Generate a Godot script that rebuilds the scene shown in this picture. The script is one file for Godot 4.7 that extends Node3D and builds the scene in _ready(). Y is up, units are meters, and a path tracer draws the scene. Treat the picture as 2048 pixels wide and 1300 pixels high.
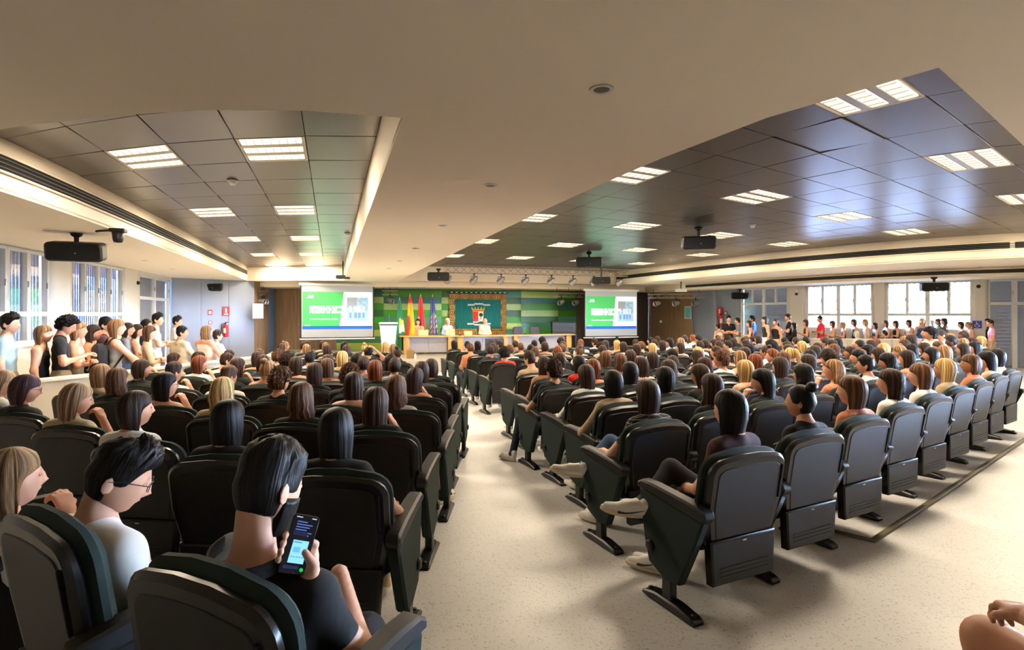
extends Node3D
# A lecture hall of straight rows and walls, bent into a fan round the camera. Room coordinates (x across, z towards the stage, metres) are laid out by plan():
# seat rows run as arcs round the camera, the two long walls open towards the back.

const F := 1100.0            # focal length in pixels of the 2048 x 1300 frame
const EYE := 1.62
const TURN := 0.32727        # the aisle axis lies this angle to one side of the view axis
const SOFFIT := 3.0
const RECESS := 3.6
const LOW := 2.72
const LETTER := ["zeroth", "first", "second", "third", "fourth", "fifth", "sixth", "seventh", "eighth", "ninth", "tenth", "eleventh", "twelfth", "thirteenth", "fourteenth", "fifteenth", "sixteenth", "seventeenth", "eighteenth", "nineteenth", "twentieth", "twenty-first", "twenty-second"]

var M := {}
var names := {}
var noise := FastNoiseLite.new()

# ---------------------------------------------------------------- layout
func plan(x: float, z: float) -> Vector2:
	var r := sqrt(x * x + z * z)
	return Vector2(r * (atan2(x, z) - TURN), -r)

func at(x: float, y: float, z: float) -> Vector3:
	var p := plan(x, z)
	return Vector3(p.x, y, p.y)

func turned(x: float, z: float, az := 0.0) -> float:
	var a := atan2(x, z)
	return -(az + atan(a - TURN) - a)

func fall(z: float) -> float:
	if z < 2.2:
		return 0.0
	if z < 14.0:
		return -0.02 * (z - 2.2)
	return maxf(-0.236 - 0.04 * (z - 14.0), -0.40)

func room_of(wx: float, wz: float) -> Vector2:
	var r := -wz
	if r < 0.3:
		return Vector2(wx, 0.0)
	var a := clampf(wx / r + TURN, -1.55, 1.55)
	return Vector2(r * sin(a), r * cos(a))

func ground(wx: float, wz: float) -> float:
	return fall(room_of(wx, wz).y)

func ray(px: float, r: float, y: float) -> Vector3:
	return Vector3((px - 1024.0) / F * r, y, -r)

func high(py: float, r: float) -> float:
	return EYE - (py - 628.0) / F * r

func room_px(px: float, r: float) -> Vector2:
	var a := (px - 664.0) / F
	return Vector2(r * sin(a), r * cos(a))

# ---------------------------------------------------------------- shapes
class Shape:
	var v := PackedVector3Array()
	var n := PackedVector3Array()
	var uv := PackedVector2Array()
	var c := PackedColorArray()
	var i := PackedInt32Array()
	var tint := Color(1, 1, 1)
	var v0 := 0
	var i0 := 0

	func begin() -> void:
		v0 = v.size()
		i0 = i.size()

	func add(p: Vector3, t := Vector2.ZERO) -> int:
		v.append(p)
		n.append(Vector3.ZERO)
		uv.append(t)
		c.append(tint)
		return v.size() - 1

	func tri(a: int, b: int, d: int) -> void:
		i.append(a)
		i.append(b)
		i.append(d)

	func quad(a: int, b: int, d: int, e: int) -> void:
		tri(a, b, d)
		tri(a, d, e)

	# closes a piece: turns its faces outward and gives it normals
	func finish(outward := true) -> void:
		var vol := 0.0
		var mid := Vector3.ZERO
		for k in range(v0, v.size()):
			mid += v[k]
		mid /= maxf(1.0, v.size() - v0)
		for k in range(i0, i.size(), 3):
			vol += (v[i[k]] - mid).dot((v[i[k + 1]] - mid).cross(v[i[k + 2]] - mid))
		if outward and vol > 0.0:
			for k in range(i0, i.size(), 3):
				var s := i[k + 1]
				i[k + 1] = i[k + 2]
				i[k + 2] = s
		for k in range(i0, i.size(), 3):
			var f := -(v[i[k + 1]] - v[i[k]]).cross(v[i[k + 2]] - v[i[k]])
			n[i[k]] += f
			n[i[k + 1]] += f
			n[i[k + 2]] += f
		for k in range(v0, v.size()):
			n[k] = n[k].normalized() if n[k].length_squared() > 1e-16 else Vector3.UP

	func flat_quad(a: Vector3, b: Vector3, d: Vector3, e: Vector3) -> void:
		var q := add(a, Vector2(0, 0))
		add(b, Vector2(1, 0))
		add(d, Vector2(1, 1))
		add(e, Vector2(0, 1))
		quad(q, q + 1, q + 2, q + 3)

	# chamfered box
	func box(at: Vector3, size: Vector3, bevel := 0.004, turn := Basis()) -> void:
		begin()
		var h := size * 0.5
		var b := minf(bevel, minf(h.x, minf(h.y, h.z)) * 0.9)
		for sx in [-1.0, 1.0]:
			for sy in [-1.0, 1.0]:
				for sz in [-1.0, 1.0]:
					add(at + turn * Vector3(sx * h.x, sy * (h.y - b), sz * (h.z - b)))
					add(at + turn * Vector3(sx * (h.x - b), sy * h.y, sz * (h.z - b)))
					add(at + turn * Vector3(sx * (h.x - b), sy * (h.y - b), sz * h.z))
		var q := func(a: int, b2: int, d: int, e: int) -> void:
			var s := v.size()
			for w in [a, b2, d, e]:
				add(v[v0 + w])
			var m := (v[s] + v[s + 1] + v[s + 2] + v[s + 3]) * 0.25 - at
			if (v[s + 1] - v[s]).cross(v[s + 2] - v[s]).dot(m) > 0.0:
				quad(s, s + 3, s + 2, s + 1)
			else:
				quad(s, s + 1, s + 2, s + 3)
		var id := func(x: int, y: int, z: int, k: int) -> int:
			return (x * 4 + y * 2 + z) * 3 + k
		for s in 2:
			q.call(id.call(s, 0, 0, 0), id.call(s, 1, 0, 0), id.call(s, 1, 1, 0), id.call(s, 0, 1, 0))
			q.call(id.call(0, s, 0, 1), id.call(1, s, 0, 1), id.call(1, s, 1, 1), id.call(0, s, 1, 1))
			q.call(id.call(0, 0, s, 2), id.call(1, 0, s, 2), id.call(1, 1, s, 2), id.call(0, 1, s, 2))
		if bevel > 0.0:
			for a in 2:
				for b3 in 2:
					q.call(id.call(0, a, b3, 1), id.call(1, a, b3, 1), id.call(1, a, b3, 2), id.call(0, a, b3, 2))
					q.call(id.call(a, 0, b3, 0), id.call(a, 1, b3, 0), id.call(a, 1, b3, 2), id.call(a, 0, b3, 2))
					q.call(id.call(a, b3, 0, 0), id.call(a, b3, 1, 0), id.call(a, b3, 1, 1), id.call(a, b3, 0, 1))
			for s in 8:
				var w := s * 3
				var t := v.size()
				for k in 3:
					add(v[v0 + w + k])
				if (v[t + 1] - v[t]).cross(v[t + 2] - v[t]).dot(v[t] - at) > 0.0:
					tri(t, t + 2, t + 1)
				else:
					tri(t, t + 1, t + 2)
		finish(false)

	# closed rings swept into a body; caps both ends
	func loft(rings: Array, caps := true) -> void:
		begin()
		var m: int = rings[0].size()
		for r in rings.size():
			for k in m + 1:
				add(rings[r][k % m], Vector2(float(k) / m, float(r) / (rings.size() - 1)))
		for r in rings.size() - 1:
			for k in m:
				var a := v0 + r * (m + 1) + k
				quad(a, a + 1, a + m + 2, a + m + 1)
		if caps:
			for e in 2:
				var r: int = 0 if e == 0 else rings.size() - 1
				var mid := Vector3.ZERO
				for p in rings[r]:
					mid += p
				var cc := add(mid / m, Vector2(0.5, float(e)))
				for k in m:
					var a := v0 + r * (m + 1) + k
					if e == 0:
						tri(cc, a + 1, a)
					else:
						tri(cc, a, a + 1)
		finish()
		# the seam column shares its normals
		for r in rings.size():
			var a := v0 + r * (m + 1)
			var s := (n[a] + n[a + m]).normalized()
			n[a] = s
			n[a + m] = s

	func tube(path: Array, radii: Array, sides := 8, squash := 1.0) -> void:
		var rings := []
		var side := Vector3.ZERO
		for k in path.size():
			var d: Vector3 = (path[mini(k + 1, path.size() - 1)] - path[maxi(k - 1, 0)]).normalized()
			if side == Vector3.ZERO:
				side = d.cross(Vector3.UP if absf(d.y) < 0.9 else Vector3.RIGHT).normalized()
			else:
				side = (side - d * side.dot(d)).normalized()
			var up := side.cross(d)
			var ring := PackedVector3Array()
			var r: float = radii[mini(k, radii.size() - 1)]
			for s in sides:
				var a := TAU * s / sides
				ring.append(path[k] + (side * cos(a) + up * sin(a) * squash) * r)
			rings.append(ring)
		loft(rings)

	func lathe(profile: Array, base := Vector3.ZERO, sides := 16, turn := Basis()) -> void:
		var rings := []
		for p in profile:
			var ring := PackedVector3Array()
			for s in sides:
				var a := TAU * s / sides
				ring.append(base + turn * Vector3(cos(a) * maxf(p.x, 0.0004), p.y, sin(a) * maxf(p.x, 0.0004)))
			rings.append(ring)
		loft(rings)

	func ball(at: Vector3, r: Vector3, sides := 12, turn := Basis()) -> void:
		var rings := []
		for k in range(1, sides):
			var e := PI * k / sides - PI / 2
			var ring := PackedVector3Array()
			for s in sides:
				var a := TAU * s / sides
				ring.append(at + turn * Vector3(cos(a) * cos(e) * r.x, sin(e) * r.y, sin(a) * cos(e) * r.z))
			rings.append(ring)
		loft(rings)

	# an outline in x, y given a thickness along z, edges rounded by bevel; bend moves each point
	func plate(outline: PackedVector2Array, z0: float, z1: float, bevel := 0.004, bend = null) -> void:
		begin()
		var m := outline.size()
		var area := 0.0
		for k in m:
			var p := outline[k]
			var q := outline[(k + 1) % m]
			area += p.x * q.y - q.x * p.y
		var poly := outline.duplicate()
		if area < 0.0:
			poly.reverse()
		var inner := PackedVector2Array()
		for k in m:
			var e0 := (poly[k] - poly[(k + m - 1) % m]).normalized()
			var e1 := (poly[(k + 1) % m] - poly[k]).normalized()
			var nn := (Vector2(-e0.y, e0.x) + Vector2(-e1.y, e1.x))
			nn = nn / maxf(0.5, nn.length_squared() * 0.5)
			inner.append(poly[k] + nn * bevel)
		var faces := Geometry2D.triangulate_polygon(inner if bevel > 0.0 else poly)
		if faces.is_empty():
			inner = poly
			faces = Geometry2D.triangulate_polygon(poly)
		var put := func(p: Vector2, z: float) -> int:
			var w := Vector3(p.x, p.y, z)
			return add(bend.call(w) if bend != null else w, p)
		for e in 2:
			var z := z0 if e == 0 else z1
			var s := v.size()
			for p in inner:
				put.call(p, z)
			for k in range(0, faces.size(), 3):
				if e == 0:
					tri(s + faces[k], s + faces[k + 1], s + faces[k + 2])
				else:
					tri(s + faces[k], s + faces[k + 2], s + faces[k + 1])
		var dz := signf(z1 - z0) * bevel
		var levels := [[inner, z0], [poly, z0 + dz], [poly, z1 - dz], [inner, z1]]
		for l in 3:
			if bevel <= 0.0 and l != 1:
				continue
			var s := v.size()
			for k in m:
				put.call(levels[l][0][k], levels[l][1])
				put.call(levels[l + 1][0][k], levels[l + 1][1])
			for k in m:
				var a := s + k * 2
				var b := s + ((k + 1) % m) * 2
				quad(a, b, b + 1, a + 1)
		finish()

	func put(other: Shape, t: Transform3D) -> void:
		var s := v.size()
		for k in other.v.size():
			v.append(t * other.v[k])
			n.append((t.basis * other.n[k]).normalized())
			uv.append(other.uv[k])
			c.append(other.c[k])
		for k in other.i:
			i.append(s + k)

	func arrays() -> Array:
		var a := []
		a.resize(Mesh.ARRAY_MAX)
		a[Mesh.ARRAY_VERTEX] = v
		a[Mesh.ARRAY_NORMAL] = n
		a[Mesh.ARRAY_TEX_UV] = uv
		a[Mesh.ARRAY_COLOR] = c
		a[Mesh.ARRAY_INDEX] = i
		return a

	func mesh() -> ArrayMesh:
		var m := ArrayMesh.new()
		m.add_surface_from_arrays(Mesh.PRIMITIVE_TRIANGLES, arrays())
		return m

# ---------------------------------------------------------------- nodes
func numbered(called: String) -> String:
	names[called] = names.get(called, -1) + 1
	return called if names[called] == 0 else "%s_%03d" % [called, names[called]]

func tag(o: Node3D, label: String, category: String, group := "") -> Node3D:
	o.set_meta("label", label)
	o.set_meta("category", category)
	if group:
		o.set_meta("group", group)
	return o

func thing(called: String, label: String, category: String, where: Vector3, yaw := 0.0, group := "") -> Node3D:
	var o := Node3D.new()
	o.name = numbered(called)
	add_child(o)
	o.position = where
	o.rotation.y = yaw
	return tag(o, label, category, group)

func part(called: String, m: Variant, material: Material, parent: Node3D = null) -> MeshInstance3D:
	var o := MeshInstance3D.new()
	o.mesh = m.mesh() if m is Shape else m
	o.material_override = null
	for k in o.mesh.get_surface_count():
		o.set_surface_override_material(k, material)
	if parent == null:
		o.name = numbered(called)
		add_child(o)
	else:
		o.name = called
		parent.add_child(o, true)
	return o

func struct(called: String, m: Variant, material: Material, parent: Node3D = null) -> MeshInstance3D:
	var o := part(called, m, material, parent)
	if parent == null:
		o.set_meta("kind", "structure")
	return o

func mat(called: String, color: Color, rough := 0.8, metal := 0.0) -> StandardMaterial3D:
	var m := StandardMaterial3D.new()
	m.resource_name = called
	m.albedo_color = color
	m.roughness = rough
	m.metallic = metal
	M[called] = m
	return m

func glow(called: String, color: Color, energy: float) -> StandardMaterial3D:
	var m := mat(called, color, 0.5)
	m.emission_enabled = true
	m.emission = color
	m.emission_energy_multiplier = energy
	return m

func grain(size: int, freq: float, lo: Color, hi: Color, stretch := Vector2.ONE, seed_ := 1, octaves := 3) -> ImageTexture:
	var im := Image.create(size, size, false, Image.FORMAT_RGB8)
	var f := FastNoiseLite.new()
	f.seed = seed_
	f.frequency = freq
	f.fractal_octaves = octaves
	for y in size:
		for x in size:
			# blended with itself half a tile away so that the tile repeats without a seam
			var bx := float(x) / size
			var a := f.get_noise_2d(x * stretch.x, y * stretch.y)
			var b := f.get_noise_2d((x - size) * stretch.x, y * stretch.y)
			var by := float(y) / size
			var a2 := f.get_noise_2d(x * stretch.x, (y - size) * stretch.y)
			var b2 := f.get_noise_2d((x - size) * stretch.x, (y - size) * stretch.y)
			var k := lerpf(lerpf(a, b, bx), lerpf(a2, b2, bx), by)
			im.set_pixel(x, y, lo.lerp(hi, clampf(0.5 + k * 1.1, 0.0, 1.0)))
	return ImageTexture.create_from_image(im)

func rounded(w: float, h: float, r: float, steps := 4) -> PackedVector2Array:
	var out := PackedVector2Array()
	for q in 4:
		var cx: float = (w / 2 - r) * (1.0 if q in [0, 3] else -1.0)
		var cy: float = (h / 2 - r) * (1.0 if q in [0, 1] else -1.0)
		for s in steps + 1:
			var a := PI / 2 * (q + float(s) / steps)
			out.append(Vector2(cx + cos(a) * r, cy + sin(a) * r))
	return out
# ---------------------------------------------------------------- people
# A body is one surface: tapered capsules along the bones joined by a smooth minimum, meshed as surface nets.
# Regions become surfaces: 0 skin, 1 torso, 2 yoke, 3 short sleeve, 4 long sleeve, 5 waist, 6 thigh, 7 shin, 8 shoe
const REGIONS := 9

func bone(a: Vector3, ra: float, b: Vector3, rb: float, region: int, cut := 2.0, region2 := 0) -> Array:
	return [a, ra, b, rb, region, cut, region2]

func net(bones: Array, cell: float, blend := 0.016) -> Dictionary:
	var lo := Vector3.ONE * 1e9
	var hi := -lo
	for b in bones:
		for s in 2:
			var r: float = b[1 + 2 * s] + 0.03
			lo = lo.min(b[2 * s] - Vector3.ONE * r)
			hi = hi.max(b[2 * s] + Vector3.ONE * r)
	lo -= Vector3.ONE * cell * 2.0
	var nx := int((hi.x - lo.x) / cell) + 4
	var ny := int((hi.y - lo.y) / cell) + 4
	var nz := int((hi.z - lo.z) / cell) + 4
	var sy := nx
	var sz := nx * ny
	var f := PackedFloat32Array()
	f.resize(nx * ny * nz)
	var reach := blend * 5.0
	for b in bones:
		var a: Vector3 = b[0]
		var d: Vector3 = b[2] - a
		var l2 := maxf(d.length_squared(), 1e-9)
		var ra: float = b[1]
		var dr: float = b[3] - ra
		var rm := maxf(ra, ra + dr) + reach
		var p0: Vector3 = ((a.min(b[2]) - Vector3.ONE * rm - lo) / cell).max(Vector3.ONE)
		var p1: Vector3 = ((a.max(b[2]) + Vector3.ONE * rm - lo) / cell).min(Vector3(nx - 2, ny - 2, nz - 2))
		for z in range(int(p0.z), int(p1.z) + 1):
			for y in range(int(p0.y), int(p1.y) + 1):
				var row := z * sz + y * sy
				for x in range(int(p0.x), int(p1.x) + 1):
					var q := lo + Vector3(x, y, z) * cell - a
					var t := clampf(q.dot(d) / l2, 0.0, 1.0)
					var e := (q - d * t).length() - ra - dr * t
					if e < reach:
						f[row + x] += exp(-e / blend)
	var cellv := PackedInt32Array()
	cellv.resize(nx * ny * nz)
	cellv.fill(-1)
	var verts := PackedVector3Array()
	var act := PackedInt32Array()
	var off := [0, 1, sy, sy + 1, sz, sz + 1, sz + sy, sz + sy + 1]
	var corner := [Vector3(0, 0, 0), Vector3(1, 0, 0), Vector3(0, 1, 0), Vector3(1, 1, 0), Vector3(0, 0, 1), Vector3(1, 0, 1), Vector3(0, 1, 1), Vector3(1, 1, 1)]
	var edges := [[0, 1], [2, 3], [4, 5], [6, 7], [0, 2], [1, 3], [4, 6], [5, 7], [0, 4], [1, 5], [2, 6], [3, 7]]
	var o1 := sy + 1
	var o2 := sz + 1
	var o3 := sz + sy
	var o4 := sz + sy + 1
	for z in nz - 1:
		for y in ny - 1:
			var row := z * sz + y * sy
			for x in nx - 1:
				var k := row + x
				var s := f[k] > 1.0
				if s == (f[k + 1] > 1.0) and s == (f[k + sy] > 1.0) and s == (f[k + o1] > 1.0) and s == (f[k + sz] > 1.0) and s == (f[k + o2] > 1.0) and s == (f[k + o3] > 1.0) and s == (f[k + o4] > 1.0):
					continue
				var sum := Vector3.ZERO
				var cnt := 0
				for e in edges:
					var fa := f[k + off[e[0]]]
					var fb := f[k + off[e[1]]]
					if (fa > 1.0) != (fb > 1.0):
						var la := log(maxf(fa, 1e-6))
						var lb := log(maxf(fb, 1e-6))
						la = maxf(la, -4.0)
						lb = maxf(lb, -4.0)
						sum += corner[e[0]].lerp(corner[e[1]], la / (la - lb))
						cnt += 1
				cellv[k] = verts.size()
				act.append(k)
				verts.append(lo + (Vector3(x, y, z) + sum / cnt) * cell)
	var tris := PackedInt32Array()
	for k in act:
		var s0 := f[k] > 1.0
		for ax in 3:
			var da: int = [1, sy, sz][ax]
			if k + da >= f.size() or s0 == (f[k + da] > 1.0):
				continue
			var db: int = [sy, sz, 1][ax]
			var dc: int = [sz, 1, sy][ax]
			var q := [cellv[k], cellv[k - db], cellv[k - db - dc], cellv[k - dc]]
			if q.min() < 0:
				continue
			if s0:
				q.reverse()
			tris.append_array(PackedInt32Array([q[0], q[1], q[2], q[0], q[2], q[3]]))
	var norm := PackedVector3Array()
	norm.resize(verts.size())
	for t in range(0, tris.size(), 3):
		var nn := -(verts[tris[t + 1]] - verts[tris[t]]).cross(verts[tris[t + 2]] - verts[tris[t]])
		for w in 3:
			norm[tris[t + w]] += nn
	var region := PackedInt32Array()
	region.resize(verts.size())
	var rd := PackedFloat32Array()
	rd.resize(verts.size() * REGIONS)
	rd.fill(9.0)
	for k in verts.size():
		norm[k] = norm[k].normalized()
		var best := 1e9
		for b in bones:
			var d: Vector3 = b[2] - b[0]
			var l: float = d.length()
			var t: float = clampf((verts[k] - b[0]).dot(d) / maxf(l * l, 1e-9), 0.0, 1.0)
			var e: float = (verts[k] - b[0] - d * t).length() - lerpf(b[1], b[3], t)
			var w: int = k * REGIONS + b[4]
			rd[w] = minf(rd[w], e + (maxf(0.0, t - b[5]) * l))
			if b[5] < 1.0:
				w = k * REGIONS + b[6]
				rd[w] = minf(rd[w], e + maxf(0.0, b[5] - t) * l)
		for r in REGIONS:
			if rd[k * REGIONS + r] < best:
				best = rd[k * REGIONS + r]
				region[k] = r
	return {"v": verts, "n": norm, "t": tris, "r": region, "d": rd}

func net_shape(bones: Array, cell: float, blend := 0.006) -> Shape:
	var d := net(bones, cell, blend)
	var s := Shape.new()
	s.v = d.v
	s.n = d.n
	s.i = d.t
	s.uv.resize(d.v.size())
	s.c.resize(d.v.size())
	s.c.fill(Color(1, 1, 1))
	return s

# a hand along -z from the wrist at the origin, palm down (-y), thumb towards -x; curl 0 flat .. 1 closed
var hands := {}
func hand(curl: float, cell := 0.0052) -> Shape:
	var key := "%.2f %.4f" % [curl, cell]
	if hands.has(key):
		return hands[key]
	var b := []
	b.append(bone(Vector3(0, 0, 0.02), 0.025, Vector3(0, 0, -0.02), 0.026, 0))
	for k in 4:
		var x := -0.027 + 0.018 * k
		b.append(bone(Vector3(x * 0.6, 0, -0.02), 0.017, Vector3(x, 0.0, -0.085 + 0.004 * absf(k - 1.2)), 0.0115, 0))
		var p := Vector3(x, 0.0, -0.085 + 0.004 * absf(k - 1.2))
		var l: float = [0.030, 0.034, 0.032, 0.025][k]
		var a := -0.15 - 0.9 * curl
		for s in 3:
			var q := p + Vector3((x * 0.12), sin(a) * l, -cos(a) * l)
			b.append(bone(p, 0.0096 - 0.0008 * s, q, 0.0088 - 0.0008 * s, 0))
			p = q
			a -= 0.25 + 1.05 * curl
			l *= 0.78
	var th := Vector3(-0.022, -0.004, -0.028)
	var t2 := th + Vector3(-0.026, -0.010 - 0.012 * curl, -0.026)
	var t3 := t2 + Vector3(-0.006 + 0.016 * curl, -0.008 - 0.008 * curl, -0.026)
	b.append(bone(th, 0.0135, t2, 0.0108, 0))
	b.append(bone(t2, 0.0105, t3, 0.0088, 0))
	hands[key] = net_shape(b, cell, 0.0035)
	return hands[key]

var head_cache := {}
# a head centred at the origin, looking towards -z
func head(fine := false) -> Shape:
	if head_cache.has(fine):
		return head_cache[fine]
	var s := Shape.new()
	var nu := 44 if fine else 28
	var nv := 34 if fine else 22
	s.begin()
	var skin := Color(1, 1, 1)
	for r in nv + 1:
		var el := PI / 2 - PI * r / nv
		for k in nu + 1:
			var az := TAU * k / nu - PI          # 0 is the face
			var d := Vector3(sin(az) * cos(el), sin(el), -cos(az) * cos(el))
			var p := Vector3(d.x * 0.074, d.y * 0.116, d.z * 0.094)
			var down := clampf(-p.y / 0.116, 0.0, 1.0)
			p.x *= 1.0 - 0.30 * down * down
			if p.z > 0.0:
				p.z *= 1.0 - 0.35 * down
			else:
				p.z = p.z * (1.0 - 0.10 * down) - 0.012 * down * clampf(cos(az), 0.0, 1.0)
			var front := clampf(cos(az), 0.0, 1.0)
			var g := func(a0: float, e0: float, wa: float, we: float) -> float:
				return exp(-pow((az - a0) / wa, 2.0) - pow((el - e0) / we, 2.0))
			p.z -= 0.021 * g.call(0.0, -0.20, 0.13, 0.11) + 0.012 * g.call(0.0, 0.02, 0.09, 0.16)
			p.z += 0.009 * (g.call(0.36, 0.06, 0.17, 0.10) + g.call(-0.36, 0.06, 0.17, 0.10))
			p.z -= 0.004 * (g.call(0.34, 0.24, 0.25, 0.07) + g.call(-0.34, 0.24, 0.25, 0.07))
			p.z -= 0.006 * g.call(0.0, -0.47, 0.22, 0.05) + 0.007 * g.call(0.0, -0.88, 0.3, 0.16)
			p.z += 0.004 * g.call(0.0, -0.52, 0.25, 0.02)
			s.tint = skin
			var lips: float = g.call(0.0, -0.50, 0.24, 0.07)
			s.tint = s.tint.lerp(Color(0.72, 0.40, 0.38), clampf(lips * 1.3 - 0.35, 0.0, 0.8))
			var brow: float = g.call(0.36, 0.25, 0.19, 0.045) + g.call(-0.36, 0.25, 0.19, 0.045)
			s.tint = s.tint.lerp(Color(0.16, 0.11, 0.09), clampf(brow * 1.6 - 0.5, 0.0, 0.85))
			s.add(p)
	for r in nv:
		for k in nu:
			var a := s.v0 + r * (nu + 1) + k
			s.quad(a, a + 1, a + nu + 2, a + nu + 1)
	s.finish()
	s.tint = skin
	for sx in [-1.0, 1.0]:
		var rings := []
		for k in 6:
			var q := float(k) / 5.0
			var ring := PackedVector3Array()
			for w in 8:
				var a := TAU * w / 8
				ring.append(Vector3(sx * (0.064 + 0.017 * q), -0.010 + sin(a) * 0.027 * (0.55 + 0.5 * sin(q * PI * 0.8)), 0.012 + 0.012 * q + cos(a) * 0.015 * (0.55 + 0.5 * sin(q * PI * 0.8))))
			rings.append(ring)
		s.loft(rings)
		s.tint = Color(1.25, 1.3, 1.4)
		s.ball(Vector3(sx * 0.031, 0.010, -0.0775), Vector3(0.0125, 0.0085, 0.010), 8)
		s.tint = Color(0.10, 0.07, 0.06)
		s.ball(Vector3(sx * 0.031, 0.010, -0.0835), Vector3(0.0055, 0.0062, 0.0052), 6)
		s.tint = skin
	head_cache[fine] = s
	return s

func pose_seated(kind: String) -> Array:
	var V := func(x: float, y: float, z: float) -> Vector3: return Vector3(x, y, z)
	var b := []
	var slim := 1.0
	var lean := 0.0
	if kind.begins_with("f"):
		slim = 0.90
	var sh := 0.165 * slim
	# torso
	b.append(bone(V.call(-0.085, 0.50, -0.27), 0.115 * slim, V.call(0.085, 0.50, -0.27), 0.115 * slim, 6))
	b.append(bone(V.call(-0.06, 0.60, -0.24), 0.100 * slim, V.call(0.06, 0.60, -0.24), 0.100 * slim, 5))
	b.append(bone(V.call(-0.06, 0.70, -0.22), 0.098 * slim, V.call(0.06, 0.70, -0.22), 0.098 * slim, 1))
	b.append(bone(V.call(-0.085, 0.83, -0.19), 0.100 * slim, V.call(0.085, 0.83, -0.19), 0.100 * slim, 1))
	b.append(bone(V.call(-0.11 * slim, 0.91, -0.175), 0.080 * slim, V.call(0.11 * slim, 0.91, -0.175), 0.080 * slim, 1))
	b.append(bone(V.call(-sh, 0.955, -0.17), 0.055, V.call(0.0, 0.985, -0.165), 0.055, 2))
	b.append(bone(V.call(sh, 0.955, -0.17), 0.055, V.call(0.0, 0.985, -0.165), 0.055, 2))
	b.append(bone(V.call(0, 0.975, -0.165), 0.056 * slim, V.call(0, 1.10, -0.19), 0.050 * slim, 0))
	if "phone" in kind:                    # slumped: the shoulders sit lower and the neck reaches forward
		for k in range(2, 7):
			for w in [0, 2]:
				b[k][w].y -= 0.055
		b[7][0].y -= 0.05
	# legs
	for s in [-1.0, 1.0]:
		var x: float = s * 0.10
		if kind.ends_with("cross") and s < 0.0:
			# left ankle resting on the other knee
			b.append(bone(V.call(x, 0.50, -0.30), 0.088, V.call(-0.30, 0.62, -0.62), 0.060, 6))
			b.append(bone(V.call(-0.30, 0.62, -0.62), 0.060, V.call(0.06, 0.60, -0.66), 0.042, 7))
			b.append(bone(V.call(0.06, 0.60, -0.66), 0.042, V.call(0.14, 0.60, -0.75), 0.036, 8))
			continue
		if "legover" in kind and s > 0.0:
			b.append(bone(V.call(x, 0.50, -0.30), 0.088, V.call(-0.06, 0.71, -0.62), 0.062, 6))
			b.append(bone(V.call(-0.06, 0.71, -0.62), 0.062, V.call(-0.36, 0.53, -0.60), 0.042, 7))
			b.append(bone(V.call(-0.38, 0.52, -0.60), 0.040, V.call(-0.46, 0.54, -0.64), 0.034, 8))
			continue
		if "kneeup" in kind and s > 0.0:
			b.append(bone(V.call(x, 0.50, -0.30), 0.088, V.call(0.10, 0.76, -0.62), 0.070, 6))
			b.append(bone(V.call(0.10, 0.76, -0.62), 0.066, V.call(-0.22, 0.50, -0.66), 0.045, 7))
			b.append(bone(V.call(-0.22, 0.49, -0.66), 0.042, V.call(-0.34, 0.47, -0.70), 0.034, 8))
			continue
		if "legout" in kind and s > 0.0:
			b.append(bone(V.call(x, 0.49, -0.30), 0.088, V.call(0.24, 0.50, -0.64), 0.062, 6))
			b.append(bone(V.call(0.24, 0.50, -0.64), 0.060, V.call(0.36, 0.09, -0.62), 0.040, 7))
			b.append(bone(V.call(0.36, 0.055, -0.61), 0.042, V.call(0.43, 0.045, -0.78), 0.034, 8))
			continue
		if "legleft" in kind and s < 0.0:
			b.append(bone(V.call(x, 0.49, -0.30), 0.088, V.call(-0.27, 0.52, -0.60), 0.064, 6))
			b.append(bone(V.call(-0.27, 0.52, -0.60), 0.062, V.call(-0.38, 0.09, -0.60), 0.046, 7))
			b.append(bone(V.call(-0.38, 0.055, -0.60), 0.042, V.call(-0.44, 0.045, -0.76), 0.034, 8))
			continue
		b.append(bone(V.call(x, 0.49, -0.30), 0.088, V.call(s * 0.13, 0.50, -0.68), 0.062, 6))
		b.append(bone(V.call(s * 0.13, 0.50, -0.68), 0.060, V.call(s * 0.12, 0.09, -0.70), 0.040, 7))
		b.append(bone(V.call(s * 0.12, 0.055, -0.68), 0.042, V.call(s * 0.14, 0.045, -0.86), 0.034, 8))
	# arms: [elbow, wrist] on each side
	var el := [V.call(-0.225, 0.70, -0.24), V.call(0.225, 0.70, -0.24)]
	var wr := [V.call(-0.08, 0.62, -0.47), V.call(0.08, 0.62, -0.47)]
	if "chinr" in kind:
		el[1] = V.call(0.24, 0.72, -0.36)
		wr[1] = V.call(0.10, 0.98, -0.36)
	if "chinl" in kind:
		el[0] = V.call(-0.24, 0.72, -0.36)
		wr[0] = V.call(-0.10, 0.98, -0.36)
	if "restr" in kind:
		el[1] = V.call(0.31, 0.70, -0.26)
		wr[1] = V.call(0.22, 0.68, -0.49)
	if "restl" in kind:
		el[0] = V.call(-0.31, 0.70, -0.26)
		wr[0] = V.call(-0.22, 0.68, -0.49)
	if "phone" in kind:
		el[1] = V.call(0.27, 0.70, -0.22)
		wr[1] = V.call(0.13, 0.83, -0.43)
	if "_up" in kind:
		el[1] = V.call(0.33, 1.04, -0.22)
		wr[1] = V.call(0.14, 1.24, -0.16)
	for k in 2:
		var s := -1.0 if k == 0 else 1.0
		b.append(bone(V.call(s * sh, 0.945 if not "phone" in kind else 0.89, -0.17), 0.052, el[k], 0.040, 3, 0.62, 4))
		b.append(bone(el[k], 0.040, wr[k], 0.028, 4))
	return [b, el, wr]

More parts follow.
